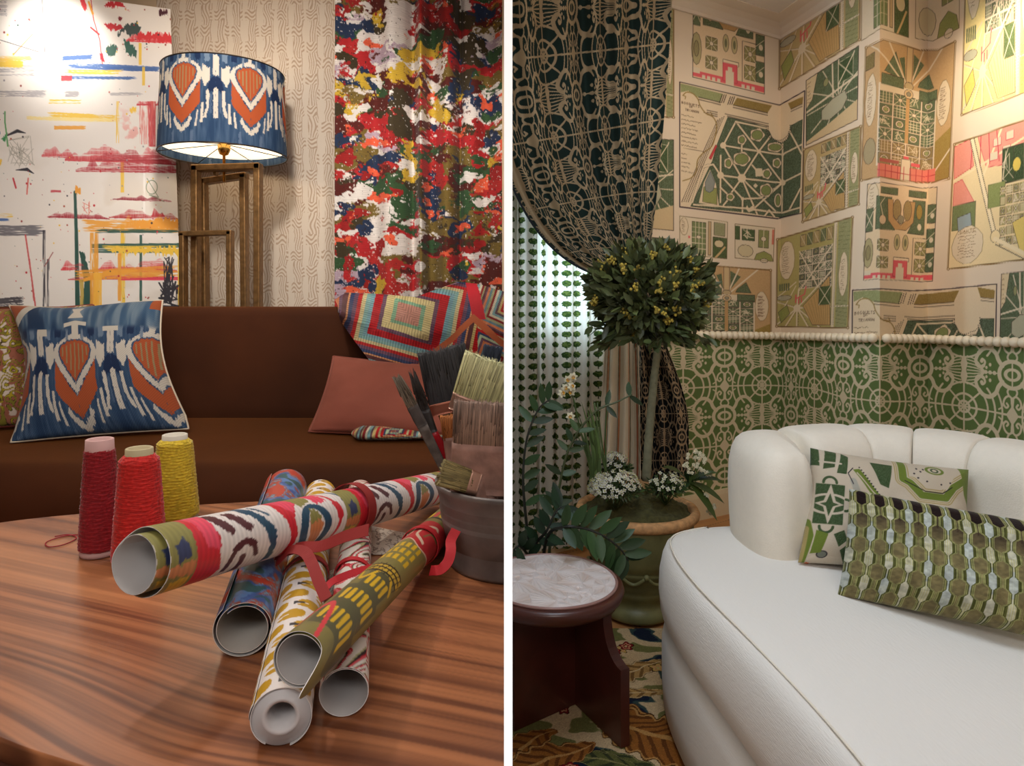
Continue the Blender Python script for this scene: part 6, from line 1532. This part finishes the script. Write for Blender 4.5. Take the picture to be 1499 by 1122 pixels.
# ------------------------------------------------------------------ floral rug
def rugcol(X, Y):
    wx = X + .035 * (fbm(X * 7, Y * 7, 901, 3) - .5) * 2; wy = Y + .035 * (fbm(X * 7 + 5, Y * 7, 905, 3) - .5) * 2
    C = np.empty(X.shape + (3,)); C[:] = (206, 176, 134)
    n = fbm(wx * 9, wy * 13, 911, 3); C = mix(C, np.array((58, 74, 70.)), sst(.60, .62, n)); C = mix(C, np.array((30, 36, 52.)), sst(.66, .68, n)); C = mix(C, np.array((116, 112, 64.)), sst(.40, .38, n))
    R = np.random.RandomState(7)
    lv = [(.36, 1.72, .17, .085, 2.5, 0), (.47, 1.50, .13, .07, -.7, 0), (.16, 1.50, .15, .06, .4, 1), (.30, 1.42, .14, .06, .8, 0), (.36, 2.02, .12, .04, .5, 1), (.33, 1.9, .1, .035, .2, 1), (.12, 1.64, .12, .05, .5, 0), (.42, 1.62, .08, .035, 1.0, 2), (.24, 1.62, .08, .03, -.4, 2)]
    for k in range(40): lv.append((R.rand() * 1.5, .6 + R.rand() * 2.0, .08 + .08 * R.rand(), .03 + .03 * R.rand(), R.rand() * 6.28, int(R.rand() * 3)))
    cols = [((150, 92, 40), (104, 60, 28), (186, 136, 76)), ((186, 144, 86), (128, 92, 50), (214, 184, 136)), ((96, 96, 52), (58, 62, 40), (140, 130, 80))]
    for x, y, L, W, a, q in lv[::-1]:
        ca, sa = math.cos(a), math.sin(a); p = (wx - x) * ca + (wy - y) * sa; s = -(wx - x) * sa + (wy - y) * ca
        t = p / L; ok = np.abs(t) < 1; w = W * np.sqrt(np.clip(1 - t * t, 0, 1)) * (1 - .35 * t) * (1 + .12 * np.sin(p * 160)); d = np.abs(s) / np.maximum(w, 1e-5)
        m = ok & (d < 1); c0, c1, c2 = [np.array(z, float) for z in cols[q]]
        C = np.where(m[..., None], c0, C); vein = m & (np.sin((p + np.abs(s) * .9) * 190) > .35); C = np.where(vein[..., None], c1, C); C = np.where((m & (d < .08))[..., None], c2, C); C = np.where((m & (d > .86))[..., None], c2, C); C = np.where((m & (d > .94))[..., None], c1 * .8, C)
    fl = [(.13, 1.585), (.155, 1.60), (.11, 1.555), (.14, 1.56), (.165, 1.575), (.33, 1.50), (.36, 1.485), (.31, 1.475), (.345, 1.46), (.385, 1.47), (.40, 1.455), (.36, 2.15), (.38, 2.17), (.34, 2.14)]
    for k in range(20): fl.append((R.rand() * 1.4, .6 + R.rand() * 1.9))
    for i, (x, y) in enumerate(fl):
        d = np.hypot(wx - x, wy - y); an = np.arctan2(wy - y, wx - x); rr_ = .018 * (1 + .2 * np.sin(an * 5)); c = np.array((128, 26, 30.)) if i % 3 != 2 else np.array((206, 168, 90.))
        C = np.where((d < rr_ * 1.15)[..., None], np.array((60, 26, 22.)), C); C = np.where((d < rr_)[..., None], c, C); C = np.where((np.abs(d - rr_ * .6) < .002)[..., None], np.array((214, 150, 110.)), C); C = np.where((d < .004)[..., None], np.array((200, 180, 120.)), C)
    return C * (.9 + .2 * (np.random.RandomState(1).rand(*X.shape) - .5))[..., None]
X, Y = np.meshgrid(np.linspace(.006, 1.3, 620), np.linspace(1.25, 2.272, 560))
P = np.stack([X, Y, X * 0 + .0055 + .001 * vnoise(X * 200, Y * 200, 5)], -1)
o = grid('floral_rug', P, rugcol(X, Y), mat('tapestry_wool', attr=True, rough=.95, spec=.05, bump=.4, bscale=400), thick=.006); tag(o, 'floral tapestry rug with ochre leaves and red flowers', 'rug')

# ------------------------------------------------------------------ urn
UX, UY = .452, 2.40
urn = thing('garden_urn', 'mossy green glazed urn with a worn terracotta rim', 'planter', (UX, UY, .0))
mglz = mat('olive_glaze', (120, 116, 74), rough=.45, var=.45, vscale=9, bump=.5, bscale=30, spec=.5)
mrim = mat('worn_terracotta', (196, 146, 96), rough=.8, var=.3, vscale=60, bump=1, bscale=90)
UH = .378
up_ = [(0, .012), (.118, .012), (.122, .02), (.122, .04), (.112, .052), (.104, .062), (.106, .076), (.114, .088), (.121, .10), (.122, .108), (.118, .114), (.123, .120), (.124, .130), (.132, .150), (.150, .175), (.158, .19), (.155, .196), (.164, .204), (.172, .225), (.184, .26), (.192, .30), (.195, .33), (.194, .345)]
mb = MB(); mb.lathe(up_, (UX, UY, 0), 96); mb.build('body', mglz, urn)
mb = MB()
for k in range(12):      # swags round the bowl
    a0 = 2 * PI * k / 12; pts = []
    for q in np.linspace(0, 1, 9):
        a = a0 + q * 2 * PI / 12; z = .192 - .03 * math.sin(PI * q); r = .139 + (z - .15) * .42 + .012; pts.append((UX + r * math.cos(a), UY + r * math.sin(a), z))
    mb.tube(pts, .0062, 6); mb.ball(pts[0], .010, 6)
mb.build('swag_moulding', mglz, urn)
mb = MB(); mb.lathe([(.188, .338), (.202, .343), (.212, .352), (.214, .366), (.208, .378), (.192, .380), (.184, .372), (.183, .34)], (UX, UY, 0), 96); mb.build('rim', mrim, urn)
A, R_ = np.meshgrid(np.linspace(0, 2 * PI, 90, endpoint=False), np.linspace(0, 1, 30)); r_ = .186 * R_
Z_ = .352 + .052 * (1 - R_ ** 2.5) + .040 * (fbm(r_ * np.cos(A) * 40, r_ * np.sin(A) * 40, 3, 3) - .3)
mmoss = mat('moss', (74, 70, 36), rough=1, var=.4, vscale=60, bump=1, bscale=150)
grid('moss', np.stack([UX + r_ * np.cos(A), UY + r_ * np.sin(A), Z_], -1), None, mmoss, urn, wrapc=True)

# ------------------------------------------------------------------ plants
def leaf(mb, p, d, n, L, W, col, fold=.25, droop=0, seg=4, shape=None):
    """pointed leaf from p along d, n roughly its upper side"""
    d = norm(d); s = norm(np.cross(d, n)); n = np.cross(s, d); V = []; o = len(mb.V)
    for i in range(seg + 1):
        t = i / seg; w = W / 2 * (shape(t) if shape else math.sin(PI * min(1, t * .93 + .05)) ** .8) if i < seg else 0.0002
        c = p + d * L * t - np.array([0, 0, 1.0]) * droop * t * t * L
        V += [c - s * w + n * fold * w, c, c + s * w + n * fold * w]
    F = []
    for i in range(seg): a = 3 * i; F += [(a, a + 1, a + 4, a + 3), (a + 1, a + 2, a + 5, a + 4)]
    mb.add(V, F, col)
mleaf = mat('leaf', attr=True, rough=.42, spec=.5, transl=.12)
mleafg = mat('glossy_leaf', attr=True, rough=.42, spec=.28)
mbark = mat('grey_bark', (122, 118, 92), rough=.85, var=.3, vscale=40, bump=.6, bscale=90)
R = random.Random(11)
def rnd(a, b): return a + (b - a) * R.random()
def rdir():
    while True:
        v = np.array([rnd(-1, 1), rnd(-1, 1), rnd(-1, 1)]); l = np.linalg.norm(v)
        if .1 < l < 1: return v / l
TY = 2.40
tb = px(946, 704, TY); tcn = px(950, 434, TY)
tree = thing('topiary_tree', 'ball-headed bay topiary with yellow blossom on a slim trunk', 'tree', tb)
mb = MB(); pts = smooth([tb, px(950, 640, TY), px(957, 560, TY), px(963, 500, TY), px(960, 450, TY), px(955, 420, TY)], 8); mb.tube(pts, list(np.linspace(.0165, .010, len(pts))), 12)
for k in range(18):
    q = pts[rnd_i] if False else pts[int(rnd(4, len(pts) - 12))]; mb.ball(q + rdir() * .012, .004, 4)
for k in range(26):
    e = tcn + rdir() * np.array([.19, .19, .14]); s0 = px(960, rnd(430, 492), TY); mb.tube([s0, (s0 + e) / 2 + (0, 0, -.02), e], [.005, .0035, .002], 6)
mb.build('trunk', mbark, tree)
mb = MB()
RXY, RZT, RZB = .212, .185, .135
for k in range(2100):
    d = rdir(); rad = rnd(.62, 1.0) ** .6 * (1 + .10 * math.sin(d[0] * 7 + d[2] * 5)); rz = RZT if d[2] > 0 else RZB
    p = tcn + d * np.array([RXY, RXY, rz]) * rad * .93
    dd = norm(d + rdir() * .75 + np.array([0, 0, .25])); g = rnd(.55, 1.15)
    leaf(mb, p, dd, d + rdir() * .6, rnd(.038, .062), rnd(.018, .026), (98 * g, 106 * g, 62 * g), seg=3)
for k in range(46):    # hanging twigs under the ball
    a = rnd(0, 2 * PI); p = tcn + np.array([math.cos(a) * rnd(.05, .20), math.sin(a) * rnd(.05, .2), -rnd(.10, .155)])
    for j in range(5): g = rnd(.6, 1.1); leaf(mb, p + rdir() * .02, (math.cos(a) + rnd(-.5, .5), math.sin(a) + rnd(-.5, .5), rnd(-1, .2)), rdir(), rnd(.045, .07), rnd(.017, .024), (90 * g, 102 * g, 58 * g), seg=3)
mb.build('foliage', mleaf, tree, color=True)
mblos = mat('yellow_blossom', attr=True, rough=.8)
R = random.Random(21)
for k in range(64):
    while True:
        d = rdir()
        if d[1] < .35: break
    rz = RZT if d[2] > 0 else RZB; p = tcn + d * np.array([RXY, RXY, rz]) * rnd(.93, 1.03); mb = MB(); nb = R.randint(8, 22)
    for j in range(nb): g = rnd(.7, 1.1); mb.ball(p + rdir() * rnd(0, .018), rnd(.004, .006), 3, c=(190 * g, 164 * g, 66 * g))
    mb.build('blossom_cluster', mblos, tree, color=True)

def flowerplant(name, label, cpx, Y, rx, rz, nleaf, nfl, fcol, lcol=(74, 96, 50), ll=.018, fr=.006, group=None, drop=.5, seed=1, cat='flowering plant', ll2=None):
    global R
    R = random.Random(seed); c = px(*cpx, Y); t = thing(name, label, cat, c - np.array([0, 0, rz]), group)
    mb = MB()
    for k in range(nleaf):
        d = rdir(); d[2] = abs(d[2]) * rnd(-.4, 1); p = c + d * np.array([rx, rx * .8, rz]) * rnd(.3, .95); g = rnd(.6, 1.2)
        leaf(mb, p, d + rdir() * .7, d + rdir() * .4, rnd(.7, 1.3) * ll, rnd(.3, .5) * ll, tuple(np.array(lcol) * g), seg=2)
    for k in range(30): d = rdir(); d[2] = abs(d[2]); mb.tube([c - (0, 0, rz * .9), c + d * np.array([rx, rx * .8, rz]) * .9], [.0012, .0008], 4, c=(70, 86, 44))
    mb.build('foliage', mleaf, t, color=True)
    for q in range(6 if nfl > 40 else 3):
        mb = MB()
        cd = rdir(); cd[2] = abs(cd[2]) + .35; cd[1] = -abs(cd[1]) * .7; cd = norm(cd)
        for k in range(nfl // (6 if nfl > 40 else 3)):
            d = norm(cd + rdir() * drop); d[2] = abs(d[2]) if d[2] > -.3 else .2; p = c + d * np.array([rx, rx * .8, rz]) * rnd(.95, 1.08)
            n = norm(d + rdir() * .3); s = norm(np.cross(n, rdir())); s2 = np.cross(n, s); g = rnd(.88, 1.04); npet = 4
            for j in range(npet):
                a = 2 * PI * j / npet; e = s * math.cos(a) + s2 * math.sin(a); e2 = -s * math.sin(a) + s2 * math.cos(a)
                mb.add([p, p + e * fr * .6 + e2 * fr * .45, p + e * fr * 1.15 + n * .001, p + e * fr * .6 - e2 * fr * .45], [(0, 1, 2, 3)], tuple(np.array(fcol) * g))
            mb.ball(p + n * .0008, fr * .28, 3, c=(190, 190, 90))
        mb.build('flower_head', mblos2, t, color=True)
    return t
mblos2 = mat('petal', attr=True, rough=.7, transl=.1)
WG = 'white flowers in the urn'
flowerplant('white_flower_plant', 'mound of tiny white flowers at the front left of the urn', (902, 720), 2.27, .090, .070, 700, 230, (226, 222, 206), ll=.017, fr=.0068, group=WG, seed=5)
flowerplant('white_flower_plant', 'smaller mound of white flowers behind, by the striped curtain', (899, 686), 2.46, .066, .055, 400, 110, (206, 200, 186), ll=.017, fr=.0068, group=WG, seed=6)
flowerplant('white_flower_plant', 'sparse leafy white flowers at the centre right of the urn', (974, 716), 2.29, .064, .062, 600, 46, (216, 212, 190), ll=.017, fr=.007, group=WG, seed=7)
# daffodils
R = random.Random(33)
da = thing('narcissus', 'tall cream narcissus with strap leaves at the urn left edge', 'flower', px(872, 712, 2.36))
mb = MB()
for k in range(22):
    b = px(872 + rnd(-8, 8), 706, 2.36 + rnd(-.02, .02)); tipu = rnd(842, 872); tp = px(tipu, rnd(585, 640), 2.34 + rnd(-.04, .04)); md = (b + tp) / 2 + np.array([.012, 0, 0])
    q = smooth([b, md, tp], 5); V = []; 
    for i in range(len(q)):
        w = .0042 * (1 - (i / (len(q) - 1)) ** 3) + .0003; V += [q[i] - (w, 0, 0), q[i] + (0, -.001, 0), q[i] + (w, 0, 0)]
    F = []
    for i in range(len(q) - 1): F += [(3 * i, 3 * i + 1, 3 * i + 4, 3 * i + 3), (3 * i + 1, 3 * i + 2, 3 * i + 5, 3 * i + 4)]
    g = rnd(.75, 1.2); mb.add(V, F, (92 * g, 112 * g, 62 * g))
for u_ in (878, 882, 888):
    q = smooth([px(888, 700, 2.38), px(u_ - 2, 640, 2.38), px(u_ - 2 + rnd(-6, 6), 590, 2.37)], 5); mb.tube(q, .003, 5, c=(84, 104, 56))
for u_, v_ in ((832, 574), (836, 612), (828, 560)): mb.tube(smooth([px(872, 706, 2.36), px(852, 640, 2.35), px(u_ + 8, v_ + 12, 2.33), px(u_, v_, 2.32)], 6), .0022, 5, c=(86, 110, 60))
mb.build('leaves', mleaf, da, color=True)
for u_, v_ in ((832, 556), (837, 566), (823, 576), (836, 574), (828, 568), (835, 610), (839, 552)):
    p = px(u_, v_, 2.31 + rnd(-.01, .01)); n = norm(np.array([rnd(-.5, .5), -1, rnd(-.2, .5)])); s = norm(np.cross(n, (0, 0, 1))); s2 = np.cross(n, s); mb = MB()
    for j in range(6):
        a = PI * j / 3 + .2; e = s * math.cos(a) + s2 * math.sin(a); leaf(mb, p, e - n * .15, n, .017, .011, (232, 226, 196), fold=.1, seg=3)
    mb.tube([p, p + n * .008], [.0035, .0062], 8, c=(232, 178, 60), cap=False); mb.build('flower', mblos2, da, color=True)
# cowslip
R = random.Random(44)
co = thing('cowslip', 'drooping cream primula with broad leaves hanging over the right rim', 'flower', px(1005, 722, 2.33))
mb = MB()
for k, (u_, v_) in enumerate(((1046, 712), (1040, 736), (1030, 748), (1012, 700), (975, 688), (1044, 700), (1000, 730))):
    b = px(1008, 715, 2.32); e = px(u_, v_, 2.28); leaf(mb, b + (0, 0, .02), e - b + np.array([0, 0, .03]), (0, -.3, 1), np.linalg.norm(e - b) * 1.1 + .03, .034, (44 + 10 * (k % 3), 66 + 8 * (k % 3), 32), droop=.35, seg=6)
ends = [(1008, 668), (1015, 660), (1022, 664), (1030, 668), (1033, 676), (1028, 686), (1018, 680), (1010, 690), (1036, 694), (1020, 672), (1043, 742), (1038, 750), (1034, 725), (1003, 680)]
for u_, v_ in ends: mb.tube(smooth([px(1008, 716, 2.32), px((1008 + u_) / 2 + 4, (716 + v_) / 2 - 8, 2.3), px(u_, v_, 2.29)], 4), .0016, 5, c=(96, 120, 62))
mb.build('leaves', mleaf, co, color=True)
for u_, v_ in ends:
    mb = MB(); p = px(u_, v_, 2.285)
    for j in range(4):
        q = p + rdir() * .008; mb.ball(q, .0045, 4, c=(222, 214, 184)); 
        for i in range(5): a = 2 * PI * i / 5; leaf(mb, q, (math.cos(a), -.5, math.sin(a)), (0, -1, 0), .008, .006, (230, 222, 190), seg=2)
    mb.build('flower', mblos2, co, color=True)

# zamioculcas
R = random.Random(55)
ZP = (.10, 2.10)
zz = thing('zz_plant', 'glossy dark green plant with arching leafy stems behind the stool', 'plant', (ZP[0], ZP[1], .012))
mpot = mat('dark_pot', (46, 44, 42), rough=.5)
mb = MB(); mb.lathe([(0, .012), (.06, .012), (.075, .17), (.08, .175), (.076, .18), (.07, .165), (0, .16)], (ZP[0] + .0, ZP[1], 0), 48); mb.build('pot', mpot, zz)
stems = [([(792, 842), (776, 800), (768, 740), (766, 690), (772, 640), (788, 600), (806, 584)], 2.02, 13, .8, (46, 68, 38), 'up'),
         ([(802, 842), (806, 790), (815, 735), (828, 670), (848, 628)], 2.08, 7, .7, (50, 68, 36), 'up'),
         ([(802, 842), (806, 790), (815, 735), (832, 660), (868, 606), (905, 588), (925, 578)], 2.12, 5, .62, (40, 56, 36), 'sp'),
         ([(792, 842), (802, 785), (826, 772), (856, 774), (885, 786), (908, 804), (920, 822)], 1.86, 13, 1.0, (42, 64, 34), 'up'),
         ([(786, 842), (772, 812), (760, 800), (752, 806)], 1.9, 7, .9, (32, 50, 32), 'up'),
         ([(790, 842), (784, 800), (800, 778), (812, 752), (822, 742)], 1.96, 8, .9, (34, 54, 36), 'up')]
for pts_, Yd_, nl, sc, colr, md in stems:
    q = smooth([px(u_, v_, 2.05 + (Yd_ - 2.05) * min(1, i / 2)) for i, (u_, v_) in enumerate(pts_)], 10)
    q[:, 0] = np.maximum(q[:, 0], .014)
    base = np.array([ZP[0] + rnd(-.02, .02), ZP[1] + rnd(-.02, .02), .16]); q = np.vstack([base, q])
    mb = MB(); mb.tube(q, list(np.linspace(.0055, .0022, len(q))), 8, c=(74, 84, 50) if sc < .75 else (38, 40, 34)); sm = mb.build('stem', mleaf, zz, color=True)
    L = len(q)
    nl = max(4, int(nl * .8))
    for k in range(nl):
        i = int(L * (.34 + .62 * k / max(1, nl - 1))); i = min(i, L - 2); tdir = norm(q[i + 1] - q[i - 1])
        for sg in (-1, 1):
            side = norm(np.cross(tdir, (0, -1, .25))) * sg; dd = side * 1.0 + tdir * rnd(.35, .8) + np.array([0, rnd(-.4, .3), 0]); g = rnd(.75, 1.25)
            ll = sc * rnd(.066, .086); e = q[i] + norm(dd) * ll
            if e[0] < .016: continue
            mb = MB(); leaf(mb, q[i], dd, (rnd(-.3, .3), -1, rnd(.2, .9)), ll, sc * rnd(.028, .036), tuple(np.array(colr) * g), fold=.18, seg=5, shape=lambda t: math.sin(PI * min(1, t * .96 + .03)) ** .7 * (1 - .25 * t)); mb.build('leaflet', mleafg, sm, color=True)

# ------------------------------------------------------------------ curtains on the right
mfret = mat('printed_fretwork_cotton', attr=True, rough=.85, spec=.15, bump=.15, bscale=250)
def fretcol(x, y): 
    m = lattice(x, y); return mix(np.array((34, 50, 46.)), np.array((178, 156, 124.)), sst(.35, 1.0, m))
ft = thing('fretwork_curtain', 'dark green fretwork print curtain swept back and tied above the urn', 'curtain', (.6, 2.95, 1.2))
S, T = np.meshgrid(np.linspace(0, 1, 560), np.linspace(0, 1, 640))
P0u = 700 + 285 * S; P1u = 712 + 262 * S; P1v = 385 - 185 * S; P2u = 905 + 44 * S; P2v = 409 - 22 * S
uu = (1 - T) ** 2 * P0u + 2 * T * (1 - T) * P1u + T ** 2 * P2u; vv = (1 - T) ** 2 * (-24) + 2 * T * (1 - T) * P1v + T ** 2 * P2v
amp = (1 - T) * .020 + .014
ph = S * 2 * PI * 6.5 + 1.2 * np.sin(S * 9)
Yy = 2.60 + .32 * S * (1 - T) + .20 * T + amp * np.sin(ph) + amp * .5 * np.sin(ph * .37 + T * 2) - .03 * np.exp(-(S / .04) ** 2)
P = np.stack([(uu - U0) / 1000 * 2.95, Yy, H - (vv - V0) / 1000 * 2.95], -1); P[..., 0] = (uu - U0) / 1000 * Yy; P[..., 2] = H - (vv - V0) / 1000 * Yy
Lx = S * 3.4 + .07 * np.sin(ph + .8); Ly = T * 5.0 + .25 - S * T * 1.2 + .0
grid('drape', P, fretcol(Lx - .15, Ly), mfret, ft, thick=.002, clipx=1)
hem = P[:, 0]; mb = MB(); mb.tube(hem[60:] if hem[60][0] > .01 else hem[np.argmax(hem[:, 0] > .008):], .005, 6); mb.build('hem_trim', mat('navy_hem', (26, 32, 40), rough=.9), ft, clipx=1)
# tail below the tie
S, T = np.meshgrid(np.linspace(0, 1, 260), np.linspace(0, 1, 420))
uL = 935 + 0 * T; wR = 948 + (1008 - 948) * sst(0, .75, T); uu = (930 + 2 * T) * (1 - S) + wR * S; vv = 400 + T * (702 - 400)
Yy = 2.90 + .08 * T - .06 * S + .022 * np.sin(S * 2 * PI * 3.2 + 1) * (.4 + T)
P = np.stack([(uu - U0) / 1000 * Yy, Yy, H - (vv - V0) / 1000 * Yy], -1)
grid('tail', P, mix(np.array((22, 28, 32.)), np.array((168, 146, 118.)), sst(.3, 1, lattice(S * 1.5 + .2, T * 4.4))), mfret, ft, thick=.002)
mb = MB(); mb.tube(smooth([px(903, 408, 2.80), px(925, 415, 2.76), px(950, 402, 2.78), px(953, 386, 2.86)], 8), .011, 8); mb.build('tieback', mat('navy_tie', (30, 38, 44), rough=.85), ft)

# sheer with rows of small trees
def treecol(x, y):
    """x,y in repeats of one tree"""
    r = np.floor(y); xo = x; cx = np.floor(xo); fx = xo - cx - .5; fy = y - r - .5
    jit = vnoise(cx * 3.1, r * 2.7, 61) - .5; n = fbm(x * 9, y * 9, 62, 2) - .5
    can = ((fx / .40) ** 2 + ((fy + .13 + .05 * jit) / .33) ** 2) + n * .7; tall = vnoise(cx * 5.7, cx * 0, 63) > .72
    can = np.where(tall, (fx / .2) ** 2 + ((fy + .08) / .34) ** 2 + n * .8, can)
    C = np.empty(x.shape + (3,)); C[:] = (228, 222, 208)
    tr = (np.abs(fx) < .035) & (fy > 0) & (fy < .36); C = np.where(tr[..., None], np.array((66, 62, 44.)), C)
    g = mix(np.array((52, 74, 36.)), np.array((98, 112, 56.)), sst(-.1, .25, n - fy * .4 + fx * .3)); C = np.where((can < .85)[..., None], g, C)
    return C
msheer = mat('tree_print_sheer', attr=True, rough=.9, spec=.1, transl=.55)
S, T = np.meshgrid(np.linspace(0, 1, 520), np.linspace(0, 1, 1150))
u = 726 + S * (890 - 726)
F_ = .020 * np.sin(S * 2 * PI * 6.0 + .5 * T) + .012 * np.sin(S * 2 * PI * 13 + 2 * T) + .012 * np.sin(S * 2 * PI * 2.3 + 1)
Yy = 2.835 + .5 * np.maximum(0, (u - U0) / 1000 * 2.84) * .8 + F_ * .8
x_ = (u - U0) / 1000 * 2.84 + .01 * np.cos(S * 2 * PI * 6) ; Z_ = 2.5 - T * 2.46
C = treecol(S * 9.6 + .12 * np.cos(S * 2 * PI * 6.0 + .5 * T) + .3, T * 2.46 / .0437)
o = grid('tree_print_curtain', np.stack([x_, Yy, Z_], -1), C, msheer, clipx=1); tag(o, 'pale window curtain printed with rows of small green trees', 'curtain')
# striped curtain
def stripecol(S, T):
    C = np.empty(S.shape + (3,)); C[:] = (236, 226, 206)
    for a, w, c in ((.12, .010, (150, 92, 60)), (.15, .018, (206, 132, 84)), (.18, .006, (86, 88, 56)), (.42, .010, (96, 98, 66)), (.455, .02, (204, 126, 80)), (.70, .010, (206, 140, 96)), (.73, .012, (104, 96, 62)), (.92, .02, (170, 96, 66)), (.96, .01, (96, 90, 60))):
        C = mix(C, np.array(c, float), (np.abs(S - a) < w) * .9)
    return C
S, T = np.meshgrid(np.linspace(0, 1, 240), np.linspace(0, 1, 60))
lft = 893 - 20 * T; rgt = 934 + 4 * T; uu = lft * (1 - S) + rgt * S; vv = 392 + T * (702 - 392)
Yy = 2.88 + .02 * S + .02 * np.sin(S * 2 * PI * 2.6 + .8) * (.5 + T)
P = np.stack([(uu - U0) / 1000 * Yy, Yy, H - (vv - V0) / 1000 * Yy], -1)
o = grid('striped_curtain', P, stripecol(S + .02 * np.sin(T * 6), T), mat('striped_linen', attr=True, rough=.85, spec=.1, transl=.15), thick=.002); tag(o, 'cream curtain with thin rust and olive stripes between the trees and the trunk', 'curtain')
